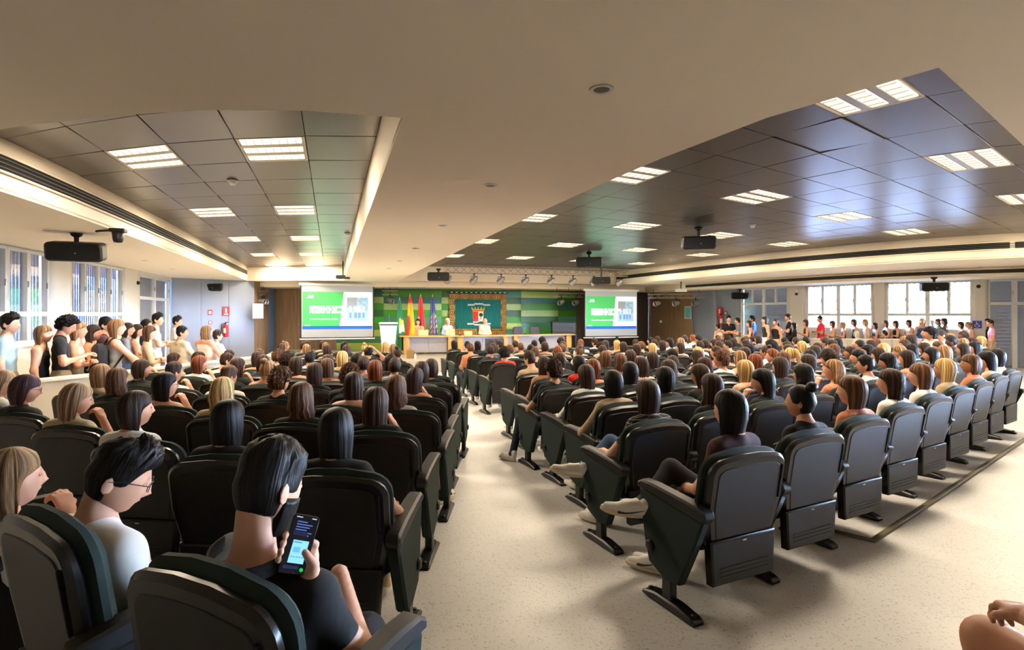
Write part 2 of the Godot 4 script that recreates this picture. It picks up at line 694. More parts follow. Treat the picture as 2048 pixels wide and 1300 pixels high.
func pose_standing(kind: String) -> Array:
	var V := func(x: float, y: float, z: float) -> Vector3: return Vector3(x, y, z)
	var b := []
	var slim := 0.88 if kind.begins_with("f") else 1.0
	var sh := 0.175 * slim
	b.append(bone(V.call(-0.075, 0.93, 0.0), 0.110 * slim, V.call(0.075, 0.93, 0.0), 0.110 * slim, 6))
	b.append(bone(V.call(-0.055, 1.06, 0.0), 0.092 * slim, V.call(0.055, 1.06, 0.0), 0.092 * slim, 5))
	b.append(bone(V.call(-0.07, 1.18, 0.0), 0.095 * slim, V.call(0.07, 1.18, 0.0), 0.095 * slim, 1))
	b.append(bone(V.call(-0.09, 1.29, 0.0), 0.095 * slim, V.call(0.09, 1.29, 0.0), 0.095 * slim, 1))
	b.append(bone(V.call(-sh, 1.385, 0.01), 0.056, V.call(0, 1.42, 0.01), 0.056, 2))
	b.append(bone(V.call(sh, 1.385, 0.01), 0.056, V.call(0, 1.42, 0.01), 0.056, 2))
	b.append(bone(V.call(0, 1.41, 0.01), 0.056 * slim, V.call(0, 1.53, -0.01), 0.050 * slim, 0))
	for s in [-1.0, 1.0]:
		b.append(bone(V.call(s * 0.085, 0.88, 0.0), 0.092, V.call(s * 0.095, 0.48, 0.0), 0.062, 6))
		b.append(bone(V.call(s * 0.095, 0.48, 0.0), 0.060, V.call(s * 0.10, 0.09, 0.02), 0.040, 7))
		b.append(bone(V.call(s * 0.10, 0.05, 0.03), 0.042, V.call(s * 0.12, 0.042, -0.15), 0.034, 8))
	var el := [V.call(-0.235, 1.11, 0.02), V.call(0.235, 1.11, 0.02)]
	var wr := [V.call(-0.24, 0.86, -0.05), V.call(0.24, 0.86, -0.05)]
	if "crossed" in kind:
		el = [V.call(-0.25, 1.12, -0.06), V.call(0.25, 1.12, -0.06)]
		wr = [V.call(0.02, 1.17, -0.19), V.call(-0.02, 1.12, -0.17)]
	if "phone" in kind:
		el = [V.call(-0.24, 1.12, -0.04), V.call(0.24, 1.12, -0.04)]
		wr = [V.call(-0.06, 1.20, -0.26), V.call(0.06, 1.20, -0.26)]
	if "lean" in kind:
		el = [V.call(-0.26, 1.12, -0.12), V.call(0.26, 1.12, -0.12)]
		wr = [V.call(-0.16, 0.98, -0.34), V.call(0.16, 0.98, -0.34)]
	if "reach" in kind:
		el[1] = V.call(0.28, 1.15, -0.18)
		wr[1] = V.call(0.24, 0.98, -0.42)
	if "seatedtable" in kind:
		el = [V.call(-0.26, 1.12, -0.12), V.call(0.26, 1.12, -0.12)]
		wr = [V.call(-0.10, 1.02, -0.34), V.call(0.10, 1.02, -0.34)]
	for k in 2:
		var s := -1.0 if k == 0 else 1.0
		b.append(bone(V.call(s * sh, 1.375, 0.01), 0.054, el[k], 0.040, 3, 0.62, 4))
		b.append(bone(el[k], 0.040, wr[k], 0.028, 4))
	return [b, el, wr]

var pose_cache := {}
var body_cache := {}

# the whole figure as one mesh; look turns the head, nod bows it
func body(kind: String, look: float, nod: float, cell: float) -> ArrayMesh:
	var key := "%s %.2f %.2f %.3f" % [kind, look, nod, cell]
	if body_cache.has(key):
		return body_cache[key]
	var pk := "%s %.3f" % [kind, cell]
	var standing := kind.contains("stand")
	if not pose_cache.has(pk):
		var p := pose_standing(kind) if standing else pose_seated(kind)
		pose_cache[pk] = [net(p[0], cell), p]
	var d: Dictionary = pose_cache[pk][0]
	var p: Array = pose_cache[pk][1]
	var parts := []
	for r in REGIONS:
		parts.append(Shape.new())
	var where := {}
	var corner := func(q: int, r: int) -> int:
		var id := q * 16 + r
		if not where.has(id):
			var sh: Shape = parts[r]
			where[id] = sh.add(d.v[q])
			sh.n[where[id]] = d.n[q]
		return where[id]
	# where two regions meet inside a triangle it is cut along the seam
	var cutp := func(p0: int, p1: int, ra: int, rb: int, into: int) -> int:
		var id := "%d %d %d %d" % [mini(p0, p1), maxi(p0, p1), ra * 16 + rb, into]
		if not where.has(id):
			var ha: float = d.d[p0 * REGIONS + ra] - d.d[p0 * REGIONS + rb]
			var hb: float = d.d[p1 * REGIONS + ra] - d.d[p1 * REGIONS + rb]
			var f := clampf(ha / (ha - hb), 0.02, 0.98)
			var sh: Shape = parts[into]
			where[id] = sh.add(d.v[p0].lerp(d.v[p1], f))
			sh.n[where[id]] = d.n[p0].lerp(d.n[p1], f).normalized()
		return where[id]
	for t in range(0, d.t.size(), 3):
		var q := [d.t[t], d.t[t + 1], d.t[t + 2]]
		var g := [d.r[q[0]], d.r[q[1]], d.r[q[2]]]
		if g[0] == g[1] and g[1] == g[2]:
			for w in 3:
				parts[g[0]].i.append(corner.call(q[w], g[0]))
			continue
		if g[0] != g[1] and g[1] != g[2] and g[0] != g[2]:
			for w in 3:
				parts[g[0]].i.append(corner.call(q[w], g[0]))
			continue
		# turn so that q[0] is the odd one out
		while g[1] != g[2]:
			q.append(q.pop_front())
			g.append(g.pop_front())
		var ra: int = g[0]
		var rb: int = g[1]
		var x: Shape = parts[ra]
		x.i.append_array(PackedInt32Array([corner.call(q[0], ra), cutp.call(q[0], q[1], ra, rb, ra), cutp.call(q[0], q[2], ra, rb, ra)]))
		var y: Shape = parts[rb]
		var c1: int = cutp.call(q[0], q[1], ra, rb, rb)
		var c2: int = cutp.call(q[0], q[2], ra, rb, rb)
		y.i.append_array(PackedInt32Array([c1, corner.call(q[1], rb), corner.call(q[2], rb), c1, corner.call(q[2], rb), c2]))
	var skin: Shape = parts[0]
	var fine := cell < 0.02
	skin.put(head(fine), head_at(standing, look, nod))
	for k in 2:
		var dir: Vector3 = (p[2][k] - p[1][k]).normalized()
		var back := Basis.looking_at(dir, Vector3.UP if absf(dir.y) < 0.95 else Vector3.BACK)
		if k == 1:
			back = back * Basis.from_scale(Vector3(-1, 1, 1))
		var hs := hand(0.55, 0.0052 if fine else 0.0075)
		var st := skin.i.size()
		skin.put(hs, Transform3D(back, p[2][k]))
		if k == 1:
			for q in range(st, skin.i.size(), 3):
				var sw := skin.i[q + 1]
				skin.i[q + 1] = skin.i[q + 2]
				skin.i[q + 2] = sw
	var m := ArrayMesh.new()
	for r in REGIONS:
		var s: Shape = parts[r]
		if s.i.is_empty():
			s.add(Vector3(0, 0.5, -0.25))
			s.n[0] = Vector3.UP
			s.i.append_array(PackedInt32Array([0, 0, 0]))
		m.add_surface_from_arrays(Mesh.PRIMITIVE_TRIANGLES, s.arrays())
	body_cache[key] = m
	return m

func head_at(standing: bool, look: float, nod: float) -> Transform3D:
	var pivot := Vector3(0, 1.53, -0.01) if standing else Vector3(0, 1.09, -0.185)
	var b := Basis(Vector3.UP, -look) * Basis(Vector3.RIGHT, -nod)
	return Transform3D(b, pivot + b * Vector3(0, 0.075, -0.022))

# ---------------------------------------------------------------- hair
var hair_cache := {}
func hair(kind: String, seed_ := 0) -> Array:
	var key := kind + str(seed_)
	if hair_cache.has(key):
		return hair_cache[key]
	var s := Shape.new()
	var rng := RandomNumberGenerator.new()
	rng.seed = hash(key)
	noise.seed = 11 + seed_
	noise.frequency = 1.0
	var extra: Shape = null
	if kind in ["long", "wavy", "bob", "longer"]:
		var tip: float = {"long": -0.31, "wavy": -0.33, "bob": -0.16, "longer": -0.44}[kind] + rng.randf_range(-0.03, 0.03)
		var rings := []
		var part_x := rng.randf_range(-0.03, 0.03)
		var nr := 34
		var ns := 72
		# profile down the hair: height, half width, depth behind, depth in front
		var prof := [[0.132, 0.020, 0.022, 0.020], [0.124, 0.048, 0.056, 0.046], [0.104, 0.070, 0.086, 0.072], [0.072, 0.085, 0.108, 0.090], [0.040, 0.091, 0.117, 0.088], [0.010, 0.094, 0.119, 0.040], [-0.030, 0.094, 0.116, 0.018], [-0.070, 0.092, 0.108, 0.014], [-0.110, 0.089, 0.097, 0.004], [-0.150, 0.089, 0.088, -0.010], [-0.200, 0.098, 0.086, -0.016], [-0.260, 0.108, 0.090, -0.018], [-0.340, 0.110, 0.094, -0.018], [-0.480, 0.100, 0.096, -0.018]]
		for r in nr:
			var t := float(r) / (nr - 1)
			var y: float = lerpf(0.132, tip, 1.0 - pow(1.0 - t, 0.85) if t < 1.0 else 1.0)
			if r < 6:
				y = [0.132, 0.126, 0.115, 0.100, 0.080, 0.058][r]
			else:
				y = lerpf(0.058, tip, (r - 5.0) / (nr - 6.0))
			var k0 := 0
			while k0 < prof.size() - 2 and prof[k0 + 1][0] > y:
				k0 += 1
			var q := clampf((prof[k0][0] - y) / (prof[k0][0] - prof[k0 + 1][0]), 0.0, 1.0)
			var wx := lerpf(prof[k0][1], prof[k0 + 1][1], q)
			var back := lerpf(prof[k0][2], prof[k0 + 1][2], q)
			var front := lerpf(prof[k0][3], prof[k0 + 1][3], q)
			var low := clampf((0.02 - y) / 0.12, 0.0, 1.0)
			if kind == "wavy":
				wx *= 1.0 + 0.17 * low
				back *= 1.0 + 0.12 * low
			var close := clampf((y - tip) / 0.07, 0.0, 1.0)
			wx *= lerpf(0.62, 1.0, sqrt(close))
			back *= lerpf(0.84, 1.0, close)
			var ring := PackedVector3Array()
			for k in ns:
				var a := TAU * k / ns
				var cs := cos(a)
				var sn := sin(a)
				# locks: ridges that run down the hair and wander a little
				var wob := noise.get_noise_2d(y * 5.0, seed_ * 9.0) * 0.5
				var lock := 1.0 + 0.045 * noise.get_noise_2d(cs * 7.0 + wob, sn * 7.0 + 20.0) + 0.030 * low * noise.get_noise_3d(cs * 16.0 + wob, y * 2.5, sn * 16.0)
				if kind == "wavy":
					lock += 0.10 * low * noise.get_noise_3d(cs * 5.0, y * 24.0, sn * 5.0) + 0.05 * noise.get_noise_3d(cs * 11.0, y * 40.0, sn * 11.0)
				# the parting, a shallow furrow from the crown forward
				if y > 0.05:
					lock -= 0.06 * exp(-pow((cs - part_x * 10.0) / 0.10, 2.0)) * (1.0 if sn < 0.6 else 0.0)
				var z := sn * (back if sn > 0.0 else front) * lock
				var x := cs * wx * lock
				if kind == "wavy":
					x += 0.007 * low * sin(y * 48.0 + a * 3.0)
				var yy := y
				if t > 0.86:
					yy += 0.075 * noise.get_noise_2d(cs * 6.0 + 3.0, sn * 6.0) * (t - 0.86) / 0.14
				ring.append(Vector3(x, yy, z))
			rings.append(ring)
		s.loft(rings)
	else:
		# cap of hair: from the crown down to a hairline that changes with the direction
		var thick: float = {"short": 0.017, "fade": 0.022, "curly": 0.034, "bun": 0.011, "tail": 0.011, "crop": 0.008, "quiff": 0.024}[kind]
		var ns := 44 if kind != "curly" else 72
		var nr := 22 if kind != "curly" else 38
		var rings := []
		for r in nr + 1:
			var ring := PackedVector3Array()
			for k in ns:
				var a := TAU * k / ns            # 0 faces the front
				var front := 0.5 + 0.5 * cos(a)
				var end := lerpf(2.18, 1.05, smoothstep(0.30, 0.95, front))
				if kind in ["bun", "tail"]:
					end = lerpf(2.25, 1.00, smoothstep(0.30, 0.95, front))
				if absf(absf(a - PI) - PI / 2) < 0.28:
					end = minf(end, 1.62)
				var t := float(r) / nr
				var th := maxf(0.03, end * minf(t * 1.06, 1.0))
				var dir := Vector3(sin(a) * sin(th), cos(th), -cos(a) * sin(th))
				var p := Vector3(dir.x * 0.074, dir.y * 0.116, dir.z * 0.094)
				var down := clampf(-p.y / 0.116, 0.0, 1.0)
				p.x *= 1.0 - 0.30 * down * down
				if p.z > 0.0:
					p.z *= 1.0 - 0.35 * down
				var w := thick
				if kind in ["fade", "quiff"]:
					w = lerpf(thick * 1.15, 0.005, smoothstep(0.75, 1.35, th))
					if kind == "quiff":
						w += 0.020 * smoothstep(0.55, 1.0, front) * (1.0 - smoothstep(0.6, 1.0, t))
				w *= 1.0 - smoothstep(0.86, 1.0, t) * 0.75
				var f := 22.0 if kind != "curly" else 38.0
				var rough: float = {"curly": 0.8, "short": 0.22, "fade": 0.25, "quiff": 0.3}.get(kind, 0.10)
				w *= 1.0 + rough * noise.get_noise_3d(dir.x * f * 0.5, dir.y * f * 0.5 + seed_ * 3.0, dir.z * f * 0.5) * 1.6
				if t > 0.999:
					w = -0.010
				ring.append(p + dir * w)
			rings.append(ring)
		s.loft(rings, true)
		if kind == "bun":
			extra = Shape.new()
			extra.ball(Vector3(0, 0.115, 0.075), Vector3(0.043, 0.038, 0.040), 14)
		if kind == "tail":
			extra = Shape.new()
			var path := []
			var rad := []
			for k in 10:
				var q := k / 9.0
				path.append(Vector3(0.0, 0.075 - 0.32 * q * q - 0.03 * q, 0.095 + 0.055 * sin(q * 2.6)))
				rad.append(0.018 + 0.020 * sin(minf(1.0, q * 1.3) * PI * 0.85))
			extra.tube(path, rad, 12)
	var em: Variant = null
	if extra:
		em = extra.mesh()
	hair_cache[key] = [s.mesh(), em]
	return hair_cache[key]

func hair_mat(c: String) -> StandardMaterial3D:
	var key := "hair_" + c
	if M.has(key):
		return M[key]
	var col: Color = {"k": Color(0.085, 0.075, 0.075), "d": Color(0.20, 0.145, 0.115), "b": Color(0.33, 0.225, 0.155), "l": Color(0.50, 0.38, 0.26), "n": Color(0.70, 0.56, 0.36), "r": Color(0.44, 0.235, 0.135), "u": Color(0.22, 0.12, 0.125), "w": Color(0.86, 0.82, 0.74), "g": Color(0.55, 0.53, 0.50)}[c]
	var m := mat(key, Color(1, 1, 1), 0.48)
	var im := Image.create(256, 64, false, Image.FORMAT_RGB8)
	var rng := RandomNumberGenerator.new()
	rng.seed = hash(key)
	for x in 256:
		var k := rng.randf_range(0.60, 1.40) * (1.0 + 0.35 * sin(x * 0.31) * sin(x * 0.093))
		for y in 64:
			var q := k * (1.0 + 0.10 * sin(y * 0.35 + x * 0.9))
			im.set_pixel(x, y, Color(clampf(col.r * q, 0, 1), clampf(col.g * q, 0, 1), clampf(col.b * q, 0, 1)))
	m.albedo_texture = ImageTexture.create_from_image(im)
	m.metallic_specular = 0.28
	var nm := im.duplicate()
	nm.convert(Image.FORMAT_RGBA8)
	nm.bump_map_to_normal_map(6.0 if col.v < 0.3 else 2.5)
	m.normal_enabled = true
	m.normal_texture = ImageTexture.create_from_image(nm)
	m.normal_scale = 1.1
	return m

func cloth(c: String) -> StandardMaterial3D:
	var key := "cloth_" + c
	if M.has(key):
		return M[key]
	var col: Color = {"black": Color(0.055, 0.055, 0.06), "white": Color(0.86, 0.85, 0.83), "cream": Color(0.82, 0.77, 0.66), "beige": Color(0.68, 0.60, 0.48), "grey": Color(0.42, 0.42, 0.43), "light-grey": Color(0.66, 0.66, 0.65), "navy": Color(0.10, 0.12, 0.20), "blue": Color(0.16, 0.34, 0.62), "denim": Color(0.26, 0.36, 0.52), "pale-blue": Color(0.58, 0.68, 0.74), "red": Color(0.78, 0.16, 0.12), "crimson": Color(0.80, 0.10, 0.20), "maroon": Color(0.24, 0.10, 0.11), "pink": Color(0.86, 0.62, 0.72), "green": Color(0.20, 0.42, 0.33), "teal": Color(0.10, 0.45, 0.47), "brown": Color(0.33, 0.23, 0.17), "charcoal": Color(0.13, 0.13, 0.14), "peach": Color(0.80, 0.50, 0.36), "pale-denim": Color(0.47, 0.49, 0.51)}[c]
	var m := mat(key, col, 0.88)
	m.heightmap_enabled = true
	m.heightmap_scale = 0.05
	m.heightmap_texture = M.weave
	m.uv1_triplanar = true
	m.uv1_scale = Vector3(9, 9, 9)
	return m

func skin_mat(k: int) -> StandardMaterial3D:
	var key := "skin_%d" % k
	if M.has(key):
		return M[key]
	var m := mat(key, [Color(0.80, 0.60, 0.49), Color(0.74, 0.53, 0.41), Color(0.66, 0.45, 0.33), Color(0.38, 0.25, 0.19)][k], 0.55)
	m.vertex_color_use_as_albedo = true
	return m

const HAIRWORD := {"k": "black", "d": "dark brown", "b": "brown", "l": "light brown", "n": "blonde", "r": "auburn", "u": "burgundy", "w": "pale blonde", "g": "grey"}
const CUT := {"long": "long", "longer": "very long", "wavy": "wavy", "bob": "bobbed", "short": "short", "fade": "faded", "curly": "curly", "bun": "bunned", "tail": "ponytailed", "crop": "cropped", "quiff": "quiffed"}

# look: head turned to one side in radians; sleeves 0 none, 1 short, 2 long
func person(kind: String, where: Vector3, yaw: float, size: float, o: Dictionary) -> Node3D:
	var cell: float = o.get("cell", 0.026)
	var look: float = o.get("look", 0.0)
	var nod: float = o.get("nod", 0.0)
	var p := thing("person", o.label, "person", where, yaw, o.get("group", ""))
	p.scale = Vector3.ONE * size
	var sk := skin_mat(o.get("skin", 1))
	var top := cloth(o.top)
	var low := cloth(o.get("low", "navy"))
	var sl: int = o.get("sleeves", 1)
	var b := part("body", body(kind, look, nod, cell), sk, p)
	var set_ := [sk, top, sk if sl == 0 else top, top if sl >= 1 else sk, top if sl >= 2 else sk, sk if o.get("midriff", false) else top, low, sk if o.get("bare", false) else low, cloth(o.get("shoes", "white"))]
	for r in REGIONS:
		b.set_surface_override_material(r, set_[r])
	if o.hair != "bald":
		var h := hair(o.hair, o.get("seed", 0))
		var ht := head_at(kind.contains("stand"), look, nod)
		var hn := part("hair", h[0], hair_mat(o.col), p)
		hn.transform = ht
		if h[1]:
			part("hair_knot" if o.hair == "bun" else "ponytail", h[1], hair_mat(o.col), hn)
	if o.get("glasses", false):
		var g := Shape.new()
		for s in [-1.0, 1.0]:
			var ring := []
			for k in 13:
				var a := TAU * k / 12
				ring.append(Vector3(s * 0.033 + cos(a) * 0.024, 0.008 + sin(a) * 0.019, -0.101 + 0.010 * absf(cos(a)) * (1.0 if cos(a) * s > 0.0 else 0.0)))
			g.tube(ring, [0.0016], 5)
			g.tube([Vector3(s * 0.056, 0.012, -0.096), Vector3(s * 0.078, 0.012, -0.03), Vector3(s * 0.080, 0.004, 0.025)], [0.0018], 5)
		g.tube([Vector3(-0.010, 0.012, -0.102), Vector3(0.010, 0.012, -0.102)], [0.0016], 5)
		var gn := part("glasses", g, M.frame_black, p)
		gn.transform = head_at(kind.contains("stand"), look, nod)
	return p
# ---------------------------------------------------------------- the room
func edge(x0: float, z0: float, x1: float, z1: float, n := 10) -> Array:
	var out := []
	for k in n + 1:
		var t := float(k) / n
		out.append(plan(lerpf(x0, x1, t), lerpf(z0, z1, t)))
	return out

func slab(points: Array, y0: float, y1: float, into: Shape = null) -> Shape:
	var s := into if into else Shape.new()
	s.plate(PackedVector2Array(points), y0, y1, 0.0, func(w: Vector3) -> Vector3: return Vector3(w.x, w.z, w.y))
	return s

# a wall that follows a line of plan points, thick on the side away from `inside`
func wall_line(points: Array, y0: float, y1: float, inside: Vector2, thick := 0.22, into: Shape = null) -> Shape:
	var ring := points.duplicate()
	var back := []
	for k in points.size():
		var d: Vector2 = (points[mini(k + 1, points.size() - 1)] - points[maxi(k - 1, 0)]).normalized()
		var nn := Vector2(-d.y, d.x)
		if nn.dot(inside - points[k]) > 0.0:
			nn = -nn
		back.append(points[k] + nn * thick)
	back.reverse()
	ring.append_array(back)
	return slab(ring, y0, y1, into)

# a thin block between four plan corners, by fractions u along a-b and v along a-d, relative to `mid`
func patch(a: Vector2, b: Vector2, c: Vector2, d: Vector2, u0: float, u1: float, v0: float, v1: float, y0: float, y1: float, mid: Vector3, bevel := 0.003, into: Shape = null) -> Shape:
	var s := into if into else Shape.new()
	var q := func(u: float, v: float) -> Vector2: return a.lerp(b, u).lerp(d.lerp(c, u), v)
	var o := PackedVector2Array([q.call(u0, v0), q.call(u1, v0), q.call(u1, v1), q.call(u0, v1)])
	s.plate(o, y0, y1, bevel, func(w: Vector3) -> Vector3: return Vector3(w.x, w.z, w.y) - mid)
	return s

# frame of reference of a wall piece: x along it, z into the room
func wall_frame(a: Vector2, b: Vector2, inside: Vector2, y := 0.0) -> Transform3D:
	var d := (b - a).normalized()
	var nn := Vector2(-d.y, d.x)
	if nn.dot(inside - a) < 0.0:
		return Transform3D(Basis(Vector3(-d.x, 0, -d.y), Vector3.UP, Vector3(-nn.x, 0, -nn.y)), Vector3(b.x, y, b.y))
	return Transform3D(Basis(Vector3(d.x, 0, d.y), Vector3.UP, Vector3(nn.x, 0, nn.y)), Vector3(a.x, y, a.y))

func on_wall(t: Transform3D, o: Node3D) -> Node3D:
	o.transform = t
	return o

var windows := 0
# cols: how many sashes; tops at y1, a transom at ym; slats: vertical blinds; shade: panes behind closed slats
func window(a: Vector2, b: Vector2, inside: Vector2, y0: float, ym: float, y1: float, cols: int, blind: String) -> Node3D:
	windows += 1
	var w := a.distance_to(b)
	var root := Node3D.new()
	root.name = "window_%d" % windows
	add_child(root)
	root.set_meta("kind", "structure")
	var d := (b - a).normalized()
	var nn := Vector2(-d.y, d.x)
	if nn.dot(inside - a) < 0.0:
		nn = -nn
		var s := a
		a = b
		b = s
		d = -d
	root.transform = Transform3D(Basis(Vector3(d.x, 0, d.y), Vector3.UP, Vector3(nn.x, 0, nn.y)), Vector3(a.x, 0, a.y))
	var fm: Material = M.window_frame
	var f := Shape.new()
	var tk := 0.07
	for x in [tk / 2, w - tk / 2]:
		f.box(Vector3(x, (y0 + y1) / 2, -0.10), Vector3(tk, y1 - y0, 0.12), 0.006)
	for y in [y0 + tk / 2, y1 - tk / 2]:
		f.box(Vector3(w / 2, y, -0.10), Vector3(w, tk, 0.12), 0.006)
	part("window_frame", f, fm, root)
	if ym > y0:
		f = Shape.new()
		f.box(Vector3(w / 2, ym, -0.10), Vector3(w - tk, 0.10, 0.11), 0.006)
		part("transom", f, fm, root)
	var cw := (w - tk) / cols
	for k in range(1, cols):
		f = Shape.new()
		var x := tk / 2 + cw * k
		var wide := 0.13 if k * 2 == cols else 0.09
		f.box(Vector3(x, (y0 + y1) / 2 if k * 2 == cols else (ym + y1) / 2, -0.10), Vector3(wide, (y1 - y0) if k * 2 == cols else (y1 - ym), 0.10), 0.006)
		part("mullion", f, fm, root)
	for k in cols:
		var x := tk / 2 + cw * (k + 0.5)
		f = Shape.new()
		f.box(Vector3(x, (ym + y1) / 2, -0.12), Vector3(cw - 0.05, y1 - ym - 0.08, 0.008), 0.0)
		part("pane", f, M.glass, root)
		f = Shape.new()
		f.box(Vector3(x + cw * 0.42, (ym + y1) / 2 - 0.05, -0.035), Vector3(0.018, 0.13, 0.03), 0.004)
		if cols > 1:
			part("handle", f, M.steel, root)
		if ym > y0 and (k % 2 == 0 or cols == 1):
			f = Shape.new()
			var lw := cw * (2.0 if cols > 1 else 1.0)
			f.box(Vector3(tk / 2 + cw * k + lw / 2, (y0 + ym) / 2, -0.12), Vector3(lw - 0.05, ym - y0 - 0.08, 0.008), 0.0)
			part("pane", f, M.glass, root)
	if blind == "open":                    # vertical slats nearly closed to cut daylight, window blue put into their colour
		var ns := int(w / 0.13)
		for k in ns:
			f = Shape.new()
			f.box(Vector3(0, (y0 + y1) / 2, 0), Vector3((w - 2 * tk) / ns + (0.016 if k != 5 else -0.002), y1 - y0 - 0.02, 0.002), 0.0, Basis(Vector3.UP, 0.10))
			var o := part("blind_slat", f, M.slat, root)
			o.position = Vector3(tk + (w - 2 * tk) * (k + 0.5) / ns, 0, -0.20)
	if blind == "raised":                  # pale fabric slats that end above the transom, seen against the sky
		var ns := int(w / 0.16)
		for k in ns:
			f = Shape.new()
			f.box(Vector3(0, (ym + y1) / 2 + 0.06, 0), Vector3(0.125, y1 - ym - 0.16, 0.002), 0.0, Basis(Vector3.UP, 0.5))
			var o := part("blind_slat", f, M.white_slat, root)
			o.position = Vector3(tk + (w - 2 * tk) * (k + 0.5) / ns, 0, -0.30)
	if blind == "shut":                    # dark horizontal slats let down behind the glass
		var nh := int((y1 - y0) / 0.11)
		for k in nh:
			f = Shape.new()
			f.box(Vector3(w / 2, 0, 0), Vector3(w - 0.085, 0.128, 0.003), 0.0, Basis(Vector3.RIGHT, 0.22))
			var o := part("blind_slat", f, M.dark_slat, root)
			o.position = Vector3(0, y0 + (k + 0.5) * (y1 - y0) / nh, -0.20)
	return root

func room() -> void:
	var inside := Vector2(0, -9)
	# floor: one surface that falls gently to the stage
	var s := Shape.new()
	s.begin()
	var gx := 72
	var gz := 48
	for j in gz + 1:
		for i in gx + 1:
			var x := lerpf(-19.0, 34.0, float(i) / gx)
			var z := lerpf(4.5, -31.0, float(j) / gz)
			s.add(Vector3(x, ground(x, z), z))
	for j in gz:
		for i in gx:
			var a := j * (gx + 1) + i
			s.quad(a, a + 1, a + gx + 2, a + gx + 1)
	s.finish(false)
	if s.n[0].y < 0:
		for k in range(0, s.i.size(), 3):
			var w := s.i[k]
			s.i[k] = s.i[k + 1]
			s.i[k + 1] = w
		for k in s.n.size():
			s.n[k] = -s.n[k]
	var fl := struct("floor", s, M.vinyl)
	# brown edging strip of the seat platform beside the last row
	var strip := Shape.new()
	var run := [[1652.0, 1060.0], [1745.0, 1083.0], [1800.0, 1046.0], [1866.0, 1002.0], [1950.0, 945.0], [2048.0, 880.0], [2120.0, 835.0]]
	var pts := []
	for p in run:
		var r: float = EYE * F / (p[1] - 628.0)
		pts.append(ray(p[0], r, 0.006))
	strip.tube(pts, [0.028], 6, 0.5)
	struct("edging_strip", strip, M.edging, fl)

	# ceilings: a roof over everything, soffits hung below it, metal panels in the recesses
	var roof := slab([Vector2(-17.5, 5), Vector2(36, 5), Vector2(36, -32), Vector2(-17.5, -32)], 3.64, 3.85)
	var ceil := struct("ceiling", roof, M.plaster)
	var soft := []
	var left_in := edge(-3.5, 3.2, -3.5, 22.6, 14)
	var wall_l := edge(-6.1, 3.4, -6.1, 23.2, 14)
	# beside the shuttered windows
	var p3 := [Vector2(-8.2, 4.0), Vector2(-9.6, -6.5)]
	p3.append_array(wall_l)
	left_in.reverse()
	p3.append_array(left_in)
	p3.append_array([plan(-3.5, 3.2), Vector2(-3.1, -2.0), Vector2(-3.0, 4.0)])
	soft.append(p3)
	left_in.reverse()
	# between the recesses
	var p2 := edge(0.5, 3.84, 0.5, 22.6, 14)
	var e2 := edge(2.75, 22.6, 2.75, 1.39, 16)
	p2.append_array(e2)
	p2.append_array(edge(2.75, 1.39, 0.5, 3.84, 2).slice(1, 2))
	soft.append(p2)
	# behind both recesses, over the rear of the hall
	var p1 := [plan(-3.5, 3.2)]
	p1.append_array(edge(-3.5, 3.2, 0.5, 3.84, 6).slice(1))
	p1.append_array(edge(0.5, 3.84, 2.75, 1.39, 2).slice(1))
	p1.append_array(edge(2.75, 1.39, 12.75, 1.39, 14).slice(1))
	p1.append_array([Vector2(24.0, -12.0), Vector2(34, 4.0), Vector2(-3.0, 4.0), Vector2(-3.1, -2.0)])
	soft.append(p1)
	# beyond the wide recess
	var p4 := edge(12.75, 1.39, 12.75, 22.6, 14)
	p4.append_array(edge(15.0, 22.6, 15.0, 3.6, 14))
	p4.append_array([Vector2(19.0, -14.0), Vector2(24.0, -12.0)])
	soft.append(p4)
	# in front of the stage
	var p5 := edge(-6.4, 22.6, 16.6, 22.6, 16)
	p5.append_array(edge(16.6, 23.45, -6.4, 23.45, 16))
	soft.append(p5)
	for p in soft:
		struct("ceiling_soffit", slab(p, SOFFIT, SOFFIT + 0.05), M.plaster, ceil)
	# upright faces of the recesses
	struct("recess_face", wall_line(edge(-3.5, 3.2, -3.5, 22.6, 14), SOFFIT + 0.025, RECESS + 0.05, plan(-1, 12), 0.10), M.plaster, ceil)
	struct("recess_face", wall_line(edge(0.5, 3.84, 0.5, 22.6, 14), SOFFIT + 0.025, RECESS + 0.05, plan(-1, 12), 0.10), M.plaster, ceil)
	struct("recess_face", wall_line(edge(-3.5, 22.6, 0.5, 22.6, 6), SOFFIT + 0.025, RECESS + 0.05, plan(-1, 12), 0.10), M.plaster, ceil)
	struct("recess_face", wall_line(edge(-3.5, 3.2, 0.5, 3.84, 6), SOFFIT + 0.025, RECESS + 0.05, plan(-1, 12), 0.10), M.plaster, ceil)
	struct("recess_face", wall_line(edge(2.75, 1.39, 2.75, 22.6, 14), SOFFIT + 0.025, RECESS + 0.05, plan(6, 10), 0.10), M.plaster, ceil)
	struct("recess_face", wall_line(edge(12.75, 1.39, 12.75, 22.6, 14), SOFFIT + 0.025, RECESS + 0.05, plan(6, 10), 0.10), M.plaster, ceil)
	struct("recess_face", wall_line(edge(2.75, 22.6, 12.75, 22.6, 10), SOFFIT + 0.025, RECESS + 0.05, plan(6, 10), 0.10), M.plaster, ceil)
	struct("recess_face", wall_line(edge(2.75, 1.39, 12.75, 1.39, 14), SOFFIT + 0.025, RECESS + 0.05, plan(6, 10), 0.10), M.plaster, ceil)
	# lower beam along the bright windows and its underside
	var low := edge(15.0, 3.4, 15.0, 23.45, 14)
	low.append_array(edge(17.2, 23.45, 17.2, 3.4, 14))
	low.append_array([Vector2(32.0, -1.0), Vector2(28.0, -1.0)])
	struct("ceiling_soffit", slab(low, LOW, SOFFIT + 0.05), M.plaster, ceil)
